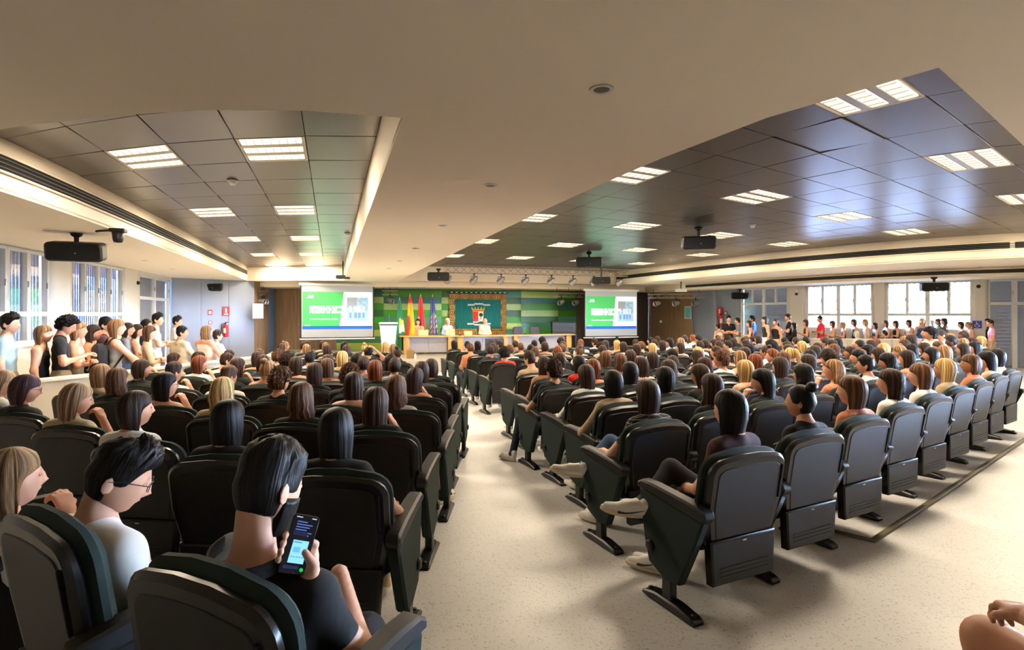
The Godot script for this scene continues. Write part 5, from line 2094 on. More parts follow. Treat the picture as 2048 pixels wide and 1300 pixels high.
func office_chair(x: float, z: float, label: String) -> void:
	var c := thing("office_chair", label, "chair", at(x, 0, z), turned(x, z) + PI, "office chairs at the table")
	var s := Shape.new()
	s.plate(rounded(0.48, 0.50, 0.09), 0.0, 0.06, 0.02, func(w: Vector3) -> Vector3: return Vector3(w.x, 0.80 + w.y, 0.02 + w.z + w.y * 0.12))
	part("backrest", s, M.chair_grey, c)
	s = Shape.new()
	s.plate(rounded(0.48, 0.46, 0.08), 0.0, 0.08, 0.02, func(w: Vector3) -> Vector3: return Vector3(w.x, 0.42 + w.z, -0.22 + w.y))
	part("seat", s, M.chair_grey, c)
	s = Shape.new()
	s.tube([Vector3(0, 0.10, -0.2), Vector3(0, 0.42, -0.2)], [0.035, 0.028], 8)
	part("column", s, M.black_box, c)
	for k in 5:
		var a := TAU * k / 5
		s = Shape.new()
		s.tube([Vector3(0, 0.12, -0.2), Vector3(cos(a) * 0.28, 0.07, -0.2 + sin(a) * 0.28)], [0.03, 0.02], 6)
		var l := part("leg", s, M.black_box, c)
		s = Shape.new()
		s.ball(Vector3(cos(a) * 0.28, 0.03, -0.2 + sin(a) * 0.28), Vector3(0.03, 0.03, 0.03), 8)
		part("caster", s, M.black_box, l)

func flag(px: float, top: float, kind: String, label: String) -> void:
	var r := 23.2 if px > 830 else 22.2
	var rm := room_px(px, r)
	var w := at(rm.x, 0, rm.y)
	var h := high(top, r)
	var t := thing("flag", label, "flag", w, 0.0)
	var s := Shape.new()
	s.lathe([Vector2(0, 0), Vector2(0.20, 0), Vector2(0.19, 0.02), Vector2(0.06, 0.05), Vector2(0.03, 0.12), Vector2(0, 0.12)], Vector3.ZERO, 16)
	part("base", s, M.brass, t)
	s = Shape.new()
	s.tube([Vector3(0, 0.1, 0), Vector3(0, h - 0.12, 0)], [0.014], 8)
	part("pole", s, M.table_wood, t)
	s = Shape.new()
	s.lathe([Vector2(0, h - 0.14), Vector2(0.03, h - 0.10), Vector2(0.012, h - 0.05), Vector2(0, h)], Vector3.ZERO, 8)
	part("finial", s, M.steel, t)
	s = Shape.new()
	var rings := []
	var ns := 48
	for k in 22:
		var q := k / 21.0
		var ring := PackedVector3Array()
		var wide := lerpf(0.05, 0.24, pow(q, 0.75))
		for a in ns:
			var an := TAU * a / ns
			var fold := 1.0 + 0.30 * sin(an * 6.0 + q * 1.3) + 0.12 * sin(an * 11.0)
			ring.append(Vector3(cos(an) * wide * fold * 0.75 + 0.03 * q, h - 0.16 - q * (h - 0.34) + 0.05 * sin(an * 3.0) * q, sin(an) * wide * fold * 0.45))
		rings.append(ring)
	s.loft(rings)
	for k in s.v.size():
		var p := s.v[k]
		var an := atan2(p.z, p.x - 0.03)
		var q := (h - 0.16 - p.y) / (h - 0.34)
		var c := Color(0.02, 0.16, 0.06)
		match kind:
			"green":
				c = Color(0.02, 0.17, 0.07)
				if q > 0.38 and q < 0.64 and p.z > 0.0 and p.x > 0.0:
					c = Color(0.75, 0.55, 0.08) if q < 0.5 else Color(0.75, 0.72, 0.62)
			"spain":
				c = Color(0.85, 0.42, 0.01)
				if p.x < -0.02 - 0.04 * sin(q * 9.0) and q > 0.35 or q > 0.82 or q < 0.12:
					c = Color(0.58, 0.02, 0.02)
			"red":
				c = Color(0.60, 0.02, 0.03)
				if q > 0.42 and q < 0.55 and p.x < -0.03:
					c = Color(0.8, 0.75, 0.7)
			"eu":
				c = Color(0.03, 0.06, 0.28)
				if fposmod(p.y * 4.5 + an, 1.0) < 0.22 and q > 0.3 and p.z > 0.0:
					c = Color(0.85, 0.55, 0.03)
		s.c[k] = c
	part("cloth", s, M.flag_cloth, t)

# black ceiling loudspeaker on a short pole: crown of the pole at y1
func loudspeaker(px: float, r: float, y1: float, y: float, w: float, tilt: float, label: String) -> void:
	var p := ray(px, r, 0)
	var t := thing("ceiling_loudspeaker", label, "loudspeaker", Vector3(p.x, y1, p.z), atan2(-p.x, -p.z) * 0.6)
	var s := Shape.new()
	s.lathe([Vector2(0, 0), Vector2(0.09, 0), Vector2(0.08, -0.04), Vector2(0.04, -0.07), Vector2(0, -0.07)], Vector3.ZERO, 14)
	part("ceiling_rose", s, M.black_box, t)
	s = Shape.new()
	s.tube([Vector3(0, -0.05, 0), Vector3(0, y - y1 + 0.05, 0)], [0.035], 10)
	part("pole", s, M.black_box, t)
	var h := w * 0.40
	s = Shape.new()
	s.plate(rounded(w, h, h * 0.22), -0.17, 0.17, 0.03, func(q: Vector3) -> Vector3: return Vector3(q.x, y - y1 - h * 0.35, 0) + Basis(Vector3.RIGHT, tilt) * Vector3(0, q.y, q.z))
	part("cabinet", s, M.black_box, t)
	s = Shape.new()
	s.plate(rounded(w * 0.93, h * 0.84, h * 0.16), 0.172, 0.180, 0.003, func(q: Vector3) -> Vector3: return Vector3(q.x, y - y1 - h * 0.35, 0) + Basis(Vector3.RIGHT, tilt) * Vector3(0, q.y, q.z))
	part("grille_cloth", s, M.speaker_cloth, t)
	s = Shape.new()
	s.box(Vector3(0.03, y - y1 - h * 0.5, 0.185), Vector3(0.02, 0.02, 0.006), 0.001)
	part("badge", s, M.steel, t)

func spotlight(where: Vector3, aim: Vector3, label: String, size := 1.0) -> Node3D:
	var t := thing("stage_spotlight", label, "spotlight", where, 0.0, "stage spotlights on the trusses")
	var s := Shape.new()
	s.tube([Vector3(0, 0.0, 0), Vector3(0, -0.10, 0)], [0.02], 8)
	s.box(Vector3(0, -0.005, 0), Vector3(0.08, 0.04, 0.08), 0.006)
	part("clamp", s, M.dark_metal, t)
	s = Shape.new()
	s.tube([Vector3(-0.13, -0.24, 0), Vector3(-0.13, -0.10, 0), Vector3(0.13, -0.10, 0), Vector3(0.13, -0.24, 0)], [0.012], 6)
	part("yoke", s, M.dark_metal, t)
	var b := Basis.looking_at((aim - where).normalized(), Vector3.UP)
	s = Shape.new()
	s.lathe([Vector2(0, -0.16), Vector2(0.07, -0.15), Vector2(0.10, -0.05), Vector2(0.12, 0.10), Vector2(0.125, 0.15), Vector2(0.11, 0.15), Vector2(0.095, 0.06), Vector2(0, 0.05)], Vector3(0, -0.24, 0), 14, b * Basis(Vector3.RIGHT, -PI / 2))
	part("can", s, M.spot_can, t)
	s = Shape.new()
	s.lathe([Vector2(0, 0.085), Vector2(0.095, 0.085), Vector2(0.095, 0.095), Vector2(0, 0.10)], Vector3(0, -0.24, 0), 14, b * Basis(Vector3.RIGHT, -PI / 2))
	part("lens", s, M.lens, t)
	return t

func truss(called: String, label: String, a: Vector3, b: Vector3, depth := 0.22) -> void:
	var t := thing("lighting_truss", label, "truss", Vector3.ZERO)
	var d := (b - a)
	var side := d.cross(Vector3.UP).normalized() * depth * 0.5
	var tops := [Vector3.UP * depth * 0.5 + side, Vector3.UP * depth * 0.5 - side, Vector3.DOWN * depth * 0.5]
	for o in tops:
		var s := Shape.new()
		s.tube([a + o, b + o], [0.020], 8)
		part("chord", s, M.truss_metal, t)
	var n := int(d.length() / 0.32)
	for k in n:
		var p := a + d * (float(k) / n)
		var q := a + d * (float(k + 1) / n)
		for w in 3:
			var s := Shape.new()
			s.tube([p + tops[w], q + tops[(w + 1) % 3]], [0.009], 5)
			part("lattice_bar", s, M.truss_metal, t)
	for k in 3:
		var p := a + d * (0.1 + 0.4 * k)
		var s := Shape.new()
		s.tube([p + Vector3.UP * depth * 0.5, p + Vector3.UP * (depth * 0.5 + 0.25)], [0.010], 5)
		part("hanger", s, M.dark_metal, t)

func wall_things() -> void:
	loudspeaker(153, 9.4, SOFFIT, 2.80, 0.80, 0.18, "large black loudspeaker on ceiling pole near the shuttered windows")
	loudspeaker(425, 22.0, SOFFIT, 2.80, 0.72, 0.15, "small black loudspeaker on ceiling pole before the blue panels")
	loudspeaker(1397, 12.6, RECESS, 3.36, 0.74, 0.15, "black loudspeaker hanging in the middle of the wide recess")
	loudspeaker(1178, 17.7, RECESS, 3.40, 0.84, 0.10, "black loudspeaker hanging in front of the lighting truss")
	loudspeaker(1203, 21.8, RECESS, 3.05, 0.72, 0.05, "black loudspeaker hanging behind the lighting truss, piano side")
	loudspeaker(877, 20.4, SOFFIT + 0.3, 3.12, 0.80, 0.05, "black loudspeaker at the lectern end of the lighting truss")
	loudspeaker(1480, 24.0, LOW, 2.52, 0.70, 0.12, "black loudspeaker on ceiling pole over the glazed door")
	loudspeaker(1868, 16.4, LOW, 2.52, 0.66, 0.05, "black loudspeaker on ceiling pole before the bright windows")
	# camera on the soffit
	var cp := ray(236, 8.9, SOFFIT)
	var cam := thing("ceiling_camera", "dark swivel camera under the soffit beside the large loudspeaker", "camera", cp, 0.3)
	var s := Shape.new()
	s.box(Vector3(0, -0.03, 0), Vector3(0.22, 0.06, 0.16), 0.012)
	part("mount", s, M.black_box, cam)
	s = Shape.new()
	s.lathe([Vector2(0, -0.06), Vector2(0.085, -0.06), Vector2(0.075, -0.17), Vector2(0.06, -0.22), Vector2(0, -0.23)], Vector3.ZERO, 14)
	part("turret", s, M.black_box, cam)
	s = Shape.new()
	s.tube([Vector3(-0.10, -0.03, 0), Vector3(-0.26, -0.05, 0.02), Vector3(-0.30, -0.06, 0.02)], [0.018], 8)
	part("cable_arm", s, M.black_box, cam)
	# projectors
	projector(686, 20.6, 3.0, RECESS, "black projector on a long pole facing the nearer screen")
	projector(1362, 23.4, 2.62, SOFFIT, "white-grey projector bracketed to the beam above timber wall")
	# round fittings in the soffits
	var pots := [[1203, 178], [981, 370], [885, 451], [832, 497], [799, 522], [778, 537], [97, 461], [210, 487], [290, 521], [345, 538], [1960, 455 + 78]]
	for k in pots.size():
		var p: Array = pots[k]
		var r: float = F * (SOFFIT - EYE) / (628.0 - p[1])
		var d := thing("downlight", ("small round unlit downlight, %s from the rear in middle soffit" % LETTER[k + 1]) if k < 6 else ("small round unlit downlight, %s along soffit by shuttered windows" % LETTER[k - 5] if k < 10 else "small round unlit downlight in soffit by the bright windows"), "downlight", ray(p[0], r, SOFFIT), 0.0, "round downlights in the soffits")
		s = Shape.new()
		s.lathe([Vector2(0.048, 0.004), Vector2(0.052, -0.008), Vector2(0.068, -0.010), Vector2(0.074, 0.0)], Vector3.ZERO, 20)
		part("trim_ring", s, M.white_plastic, d)
		s = Shape.new()
		s.lathe([Vector2(0, -0.003), Vector2(0.05, -0.004), Vector2(0.05, 0.004), Vector2(0, 0.004)], Vector3.ZERO, 20)
		part("lens", s, M.dim_lens, d)
	var smokes := [[465, 360, "round smoke detector on metal panels between nearest lights, narrow recess"], [695, 466, "tall smoke detector near the projector pole, narrow recess"], [1505, 449, "smoke detector on metal panels beside the hanging loudspeaker"]]
	for p in smokes:
		var r: float = F * (RECESS - EYE) / (628.0 - p[1])
		var d := thing("smoke_detector", p[2], "smoke detector", ray(p[0], r, RECESS))
		s = Shape.new()
		s.lathe([Vector2(0, 0), Vector2(0.075, 0), Vector2(0.075, -0.022), Vector2(0.05, -0.03), Vector2(0, -0.03)], Vector3.ZERO, 16)
		part("base", s, M.white_plastic, d)
		s = Shape.new()
		s.lathe([Vector2(0, -0.03), Vector2(0.046, -0.03), Vector2(0.05, -0.055), Vector2(0.03, -0.075), Vector2(0, -0.078)], Vector3.ZERO, 16)
		part("sensor", s, M.white_plastic, d)
	# trusses and spotlights
	var ta := at(4.4, 3.40, 21.3)
	var tb := at(12.3, 3.40, 20.6)
	truss("lighting_truss", "long aluminium lighting truss across the wide recess before the stage", ta, tb, 0.30)
	var words := ["first", "second", "third", "fourth", "fifth", "sixth", "seventh", "eighth"]
	for k in 8:
		var p := ta.lerp(tb, [0.02, 0.15, 0.29, 0.42, 0.56, 0.68, 0.80, 0.95][k]) - Vector3(0, 0.17, 0)
		var aim := at(3.0 + k * 0.9, 1.0, 23.4)
		spotlight(p, aim, "silver stage spotlight, %s on the long truss from lectern end" % words[k])
		if k in [0, 1, 2, 3, 4, 5, 6]:
			var l := SpotLight3D.new()
			l.name = "spot"
			l.light_color = Color(1.0, 0.74, 0.42)
			l.light_energy = spot_energy
			l.spot_angle = 24.0
			l.spot_angle_attenuation = 0.6
			l.spot_range = 40.0
			l.light_size = 0.06
			l.shadow_enabled = true
			add_child(l)
			var from := p + Vector3(0, -0.24, 0)
			l.look_at_from_position(from + (aim - from).normalized() * 0.30, aim)
	var groups := [[[-3.0, 23.0], [-2.9, 23.9], 2.50, 2, "short truss with spotlights on the timber return by blue door", "by the blue door"], [[2.2, 24.0], [2.9, 24.0], 2.55, 1, "short truss in front of green boards beside the nearer screen", "beside the nearer screen"], [[9.9, 23.2], [11.4, 23.2], 2.50, 2, "short truss above the piano on green boards", "above the piano"], [[13.9, 21.5], [15.8, 19.6], 2.45, 3, "short truss with spotlights on the timber wall by exit sign", "by the red exit sign"]]
	for g in groups:
		var a := at(g[0][0], g[2], g[0][1])
		var b := at(g[1][0], g[2], g[1][1])
		truss("lighting_truss", g[4], a, b, 0.18)
		for k in g[3]:
			var p := a.lerp(b, (k + 0.5) / g[3]) - Vector3(0, 0.10, 0)
			spotlight(p, at(6, 0.8, 22), "silver stage spotlight, %s on short truss %s" % [words[k], g[5]])
	wall_signs()

var spot_energy := 3.5

func projector(px: float, r: float, y: float, top: float, label: String) -> void:
	var p := ray(px, r, y)
	var t := thing("projector", label, "projector", p, atan2(p.x, p.z) * 0.0)
	var s := Shape.new()
	s.box(Vector3(0, 0, 0), Vector3(0.44, 0.13, 0.34), 0.02)
	part("housing", s, M.black_box if px < 1000 else M.white_plastic, t)
	s = Shape.new()
	s.tube([Vector3(0, 0.06, 0), Vector3(0, top - y, 0)], [0.022], 8)
	part("pole", s, M.black_box, t)
	s = Shape.new()
	s.lathe([Vector2(0, 0), Vector2(0.05, 0), Vector2(0.05, 0.04), Vector2(0, 0.04)], Vector3(0.1, 0, -0.19), 12, Basis(Vector3.RIGHT, PI / 2))
	part("lens", s, M.lens, t)

func plaque(px: float, r: float, py: float, w: float, h: float, toward: Vector2) -> Transform3D:
	var p := ray(px, r, high(py, r))
	var n := Vector3(toward.x, 0, toward.y).normalized()
	return Transform3D(Basis(Vector3.UP.cross(n), Vector3.UP, n), p)

func board(t: Node3D, called: String, w: float, h: float, z: float, m: Material, where := Vector2.ZERO) -> void:
	var s := Shape.new()
	s.box(Vector3(where.x, where.y, z), Vector3(w, h, 0.006), 0.001)
	part(called, s, m, t)

func wall_signs() -> void:
	var rng := 0
	# points on the two blue-panel walls, with their facing
	var a := (343.0 - 664.0) / F
	var c0 := plan(-6.0, -6.0 / tan(a))
	var c1 := plan(-3.25, 22.9)
	var d := (c1 - c0).normalized()
	var nl := Vector2(-d.y, d.x)
	if nl.dot(Vector2(0, -9) - c0) < 0:
		nl = -nl
	var hit := func(px: float) -> float:
		# distance along the view ray to the wall c0-c1
		var k := (px - 1024.0) / F
		var den := d.x + k * d.y
		var tt := (-k * c0.y - c0.x) / den
		return -(c0.y + d.y * tt) - 0.03
	var red: Material = M.sign_red
	var r: float = hit.call(452)
	var t := thing("fire_sign", "red fire extinguisher sign on blue-grey panels near the parapet", "sign", Vector3.ZERO)
	t.transform = plaque(452, r, 622, 1, 1, nl)
	board(t, "plate", 0.26, 0.36, 0.0, red)
	board(t, "cylinder_mark", 0.07, 0.18, 0.005, M.white_plastic, Vector2(0, 0.02))
	board(t, "base_mark", 0.16, 0.04, 0.005, M.white_plastic, Vector2(0, -0.13))
	r = hit.call(420)
	t = thing("small_fire_sign", "small red square alarm sign on the blue-grey panels", "sign", Vector3.ZERO)
	t.transform = plaque(420, r, 625, 1, 1, nl)
	board(t, "plate", 0.17, 0.20, 0.0, red)
	board(t, "mark", 0.10, 0.10, 0.005, M.white_plastic)
	t = thing("alarm_button", "small red fire alarm button below its sign, blue-grey panels", "alarm", Vector3.ZERO)
	t.transform = plaque(420, r, 645, 1, 1, nl)
	board(t, "box", 0.13, 0.13, 0.02, red)
	board(t, "glass_pane", 0.08, 0.08, 0.026, M.white_plastic)
	extinguisher(ray(449, hit.call(449), high(674, hit.call(449))) + Vector3(nl.x, 0, nl.y) * 0.12, 0.62, "red fire extinguisher hanging on blue-grey panels near the parapet")
	# far wall
	var wr := 16.15
	var far := func(px: float) -> float:
		return wr / sin((px - 664.0) / F) - 0.05
	var nr := func(px: float) -> Vector2:
		var p := plan(wr, wr / tan((px - 664.0) / F))
		var q := plan(wr, wr / tan((px + 2.0 - 664.0) / F))
		var e := (q - p).normalized()
		var n := Vector2(-e.y, e.x)
		return n if n.dot(Vector2(4, -12) - p) > 0 else -n
	t = thing("fire_sign", "red extinguisher sign on the pale blue wall beside glazed door", "sign", Vector3.ZERO)
	t.transform = plaque(1439, far.call(1439), 624, 1, 1, nr.call(1439))
	board(t, "plate", 0.30, 0.40, 0.0, red)
	board(t, "cylinder_mark", 0.08, 0.20, 0.005, M.white_plastic, Vector2(0, 0.03))
	board(t, "base_mark", 0.18, 0.04, 0.005, M.white_plastic, Vector2(0, -0.14))
	t = thing("small_fire_sign", "small red alarm sign on the pale blue wall", "sign", Vector3.ZERO)
	t.transform = plaque(1451, far.call(1451), 626, 1, 1, nr.call(1451))
	board(t, "plate", 0.13, 0.17, 0.0, red)
	board(t, "mark", 0.08, 0.08, 0.005, M.white_plastic)
	extinguisher(ray(1441, far.call(1441) - 0.15, 1.05), 0.62, "red fire extinguisher on the pale blue wall behind standing students")
	t = thing("exit_sign", "red upright sign on the timber wall by stage spotlights", "sign", Vector3.ZERO)
	t.transform = plaque(1306, far.call(1308), 609, 1, 1, nr.call(1308))
	board(t, "plate", 0.22, 0.38, 0.0, red)
	board(t, "mark", 0.08, 0.22, 0.005, M.white_plastic)
	t = thing("wheelchair_sign", "blue square wheelchair sign on the pier between windows and door", "sign", Vector3.ZERO)
	t.transform = plaque(1954, far.call(1954), 649, 1, 1, nr.call(1954))
	var sc: float = far.call(1954) / F * 15.0
	board(t, "plate", sc, sc, 0.0, M.sign_blue)
	var s := Shape.new()
	var u := sc
	s.ball(Vector3(-0.06 * u, 0.33 * u, 0.006), Vector3(0.06, 0.06, 0.02) * u, 8)
	s.tube([Vector3(-0.05 * u, 0.22 * u, 0.006), Vector3(-0.02 * u, -0.02 * u, 0.006), Vector3(0.17 * u, -0.03 * u, 0.006), Vector3(0.26 * u, -0.26 * u, 0.006), Vector3(0.34 * u, -0.22 * u, 0.006)], [0.035 * u], 6)
	s.tube([Vector3(-0.04 * u, 0.12 * u, 0.006), Vector3(0.13 * u, 0.10 * u, 0.006)], [0.03 * u], 6)
	var ring := []
	for k in 13:
		var an := lerpf(1.9, 6.1, k / 12.0)
		ring.append(Vector3(cos(an) * 0.22 * u - 0.02 * u, sin(an) * 0.22 * u - 0.14 * u, 0.006))
	s.tube(ring, [0.028 * u], 6)
	part("wheelchair_mark", s, M.white_plastic, t)
	# framed glass hatches
	t = thing("wall_hatch", "glass control-room hatch in pale frame on the timber wall", "hatch", Vector3.ZERO)
	t.transform = plaque(1376, far.call(1376), 625, 1, 1, nr.call(1376))
	board(t, "frame", 0.50, 0.62, 0.0, M.lectern_white)
	board(t, "pane", 0.40, 0.52, 0.006, M.hatch_glow_tint)
	var rt := room_px(516, 23.0)
	t = thing("wall_hatch", "grey framed hatch on the timber return by blue door", "hatch", Vector3.ZERO)
	t.transform = plaque(516, 22.9, 622, 1, 1, Vector2(0.9, 0.5))
	board(t, "frame", 0.5, 0.62, 0.0, M.lectern_white)
	board(t, "pane", 0.40, 0.52, 0.006, M.modesty)
	t = thing("socket_plate", "cream socket plate on green boards below the nearer screen", "socket", at(0.62, 0.62, 24.92), turned(0.62, 24.9))
	board(t, "plate", 0.28, 0.22, 0.0, M.name_board)
	for k in 4:
		board(t, "socket", 0.05, 0.05, 0.005, M.riser, Vector2(-0.06 + 0.12 * (k % 2), -0.04 + 0.08 * int(k / 2.0)))
	t = thing("door_knob_plate", "round white alarm knob on the timber wall", "alarm", Vector3.ZERO)
	t.transform = plaque(1322, far.call(1322), 643, 1, 1, nr.call(1322))
	s = Shape.new()
	s.lathe([Vector2(0, 0), Vector2(0.07, 0), Vector2(0.06, 0.04), Vector2(0, 0.05)], Vector3.ZERO, 14, Basis(Vector3.RIGHT, PI / 2))
	part("dome", s, M.white_plastic, t)
	# round dark sensors on the piers
	for p in [[276, 1.0, "small dark sensor on pier beside shuttered door"], [1593, 0.0, "small dark round sensor on pier beside bright windows"], [1957, 0.0, "dark round sensor above the wheelchair sign"]]:
		var rr: float = -6.0 / sin((p[0] - 664.0) / F) if p[1] > 0 else far.call(p[0])
		var y: float = {276: 566.0, 1593: 588.0, 1957: 573.0}[int(p[0])]
		t = thing("wall_sensor", p[2], "sensor", ray(p[0], rr - 0.06, high(y, rr)))
		s = Shape.new()
		s.ball(Vector3.ZERO, Vector3(0.06, 0.06, 0.06), 10)
		part("dome", s, M.black_box, t)
		s = Shape.new()
		s.box(Vector3(0, 0.09, 0), Vector3(0.03, 0.10, 0.03), 0.004)
		part("bracket", s, M.white_plastic, t)

func extinguisher(where: Vector3, h: float, label: String) -> void:
	var t := thing("fire_extinguisher", label, "fire extinguisher", where)
	var s := Shape.new()
	s.lathe([Vector2(0, 0), Vector2(0.082, 0.0), Vector2(0.085, 0.02), Vector2(0.085, h * 0.70), Vector2(0.06, h * 0.80), Vector2(0.025, h * 0.84), Vector2(0, h * 0.84)], Vector3.ZERO, 16)
	part("cylinder", s, M.sign_red, t)
	s = Shape.new()
	s.box(Vector3(0, h * 0.88, 0), Vector3(0.05, 0.06, 0.05), 0.008)
	s.box(Vector3(0.04, h * 0.95, 0), Vector3(0.13, 0.02, 0.03), 0.004)
	part("valve", s, M.black_box, t)
	s = Shape.new()
	s.tube([Vector3(-0.02, h * 0.88, 0.02), Vector3(-0.14, h * 0.85, 0.03), Vector3(-0.13, h * 0.4, 0.05), Vector3(-0.10, h * 0.2, 0.05)], [0.014], 8)
	part("hose", s, M.black_box, t)
	s = Shape.new()
	s.box(Vector3(0, h * 0.42, 0.083), Vector3(0.10, 0.20, 0.01), 0.002)
	part("label_plate", s, M.white_plastic, t)

func outside() -> void:
	# the neighbouring block across the yard, seen between the slats
	var t := thing("neighbour_building", "blue-grey neighbouring building across the yard behind shuttered windows", "building", Vector3.ZERO)
	var a := Vector2(-20.5, -2.0)
	var b := Vector2(-24.5, -70.0)
	var fr := wall_frame(a, b, Vector2(0, -12))
	t.transform = fr
	var s := Shape.new()
	s.box(Vector3(33.0, 4.0, -0.3), Vector3(72.0, 12.0, 0.5), 0.0)
	part("wall", s, M.yard_wall_dimmed, t)
	for k in 14:
		for j in 1:
			s = Shape.new()
			s.box(Vector3(3.5 + 4.0 * k, 1.9 + 3.2 * j, 0.0), Vector3(2.0, 1.9, 0.12), 0.01)
			var w := part("window", s, M.window_frame, t)
			s = Shape.new()
			s.box(Vector3(3.5 + 4.0 * k, 1.9 + 3.2 * j, 0.07), Vector3(1.8, 1.7, 0.02), 0.0)
			part("pane", s, M.yard_glass, w)
	# unseen roof outside, placed to dim the daylight at the shuttered windows
	struct("roof_unseen", slab([Vector2(-9.6, 4), Vector2(-18.0, 4), Vector2(-21.5, -60), Vector2(-16.6, -60), Vector2(-16.6, -34), Vector2(-10.1, -9)], 3.35, 3.55), M.yard_wall_dimmed)
	struct("ground_outside", slab([Vector2(-40, 10), Vector2(-9, 10), Vector2(-14, -80), Vector2(-40, -80)], -0.7, -0.62), M.yard_ground)
	struct("ground_unseen", slab([Vector2(8, -40), Vector2(60, -40), Vector2(60, 20), Vector2(10, 20)], -0.9, -0.8), M.bounce_ground)  # unseen pale ground outside, bounces daylight up to the ceiling
# ---------------------------------------------------------------- the figures nearest the rear
# a low trainer, heel at the origin, toe towards -z: upper, sole, swoosh-like side mark and laces
var shoe_parts := []
func shoe(parent: Node3D, t: Transform3D, upper: Material, mark: Material = null) -> void:
	if shoe_parts.is_empty():
		var up := net_shape([bone(Vector3(0, 0.055, 0.0), 0.036, Vector3(0, 0.045, -0.12), 0.038, 0), bone(Vector3(0, 0.04, -0.10), 0.038, Vector3(0.004, 0.030, -0.22), 0.026, 0), bone(Vector3(0, 0.06, 0.0), 0.034, Vector3(0, 0.105, 0.012), 0.038, 0), bone(Vector3(0, 0.09, -0.04), 0.026, Vector3(0, 0.06, -0.12), 0.026, 0)], 0.009, 0.006)
		var so := Shape.new()
		var ol := PackedVector2Array()
		for k in 20:
			var a := TAU * k / 20
			var z := -0.105 + 0.155 * sin(a)
			ol.append(Vector2(cos(a) * (0.042 + 0.008 * sin(-a)), z))
		so.plate(ol, 0.0, 0.030, 0.006, func(w: Vector3) -> Vector3: return Vector3(w.x, w.z, w.y))
		var sw := Shape.new()
		for sx in [-1.0, 1.0]:
			var path := []
			var rad := []
			for k in 9:
				var q := k / 8.0
				path.append(Vector3(sx * (0.040 - 0.003 * absf(q - 0.4)), 0.035 + 0.050 * q * q, -0.155 + 0.16 * q))
				rad.append(0.008 * (1.0 - q) + 0.0015)
			sw.tube(path, rad, 5)
		var la := Shape.new()
		for k in 4:
			la.tube([Vector3(-0.02, 0.083 - 0.008 * k, -0.065 - 0.022 * k), Vector3(0.02, 0.083 - 0.008 * k, -0.065 - 0.022 * k)], [0.004], 5)
		shoe_parts = [up.mesh(), so.mesh(), sw.mesh(), la.mesh()]
	var n := part("shoe", shoe_parts[0], upper, parent)
	n.transform = t
	part("sole", shoe_parts[1], cloth("cream"), n)
	part("laces", shoe_parts[3], cloth("white"), n)
	if mark:
		part("side_mark", shoe_parts[2], mark, n)

func shoes_on(n: Node3D, kind: String, c: String, mark: Material = null) -> void:
	var m := cloth(c)
	match kind:
		"legover":
			shoe(n, Transform3D(Basis.looking_at(Vector3(-0.85, 0.20, -0.45), Vector3(-0.2, 0.9, 0.4)), Vector3(-0.40, 0.47, -0.58)), m, mark)
			shoe(n, Transform3D(Basis(Vector3.UP, 0.35), Vector3(-0.12, 0.0, -0.66)), m, mark)
		"legout":
			shoe(n, Transform3D(Basis(Vector3.UP, -0.35), Vector3(0.36, 0.0, -0.59)), cloth("charcoal"), cloth("white"))
		"legleft":
			shoe(n, Transform3D(Basis(Vector3.UP, 0.35), Vector3(-0.38, 0.0, -0.58)), m, mark)

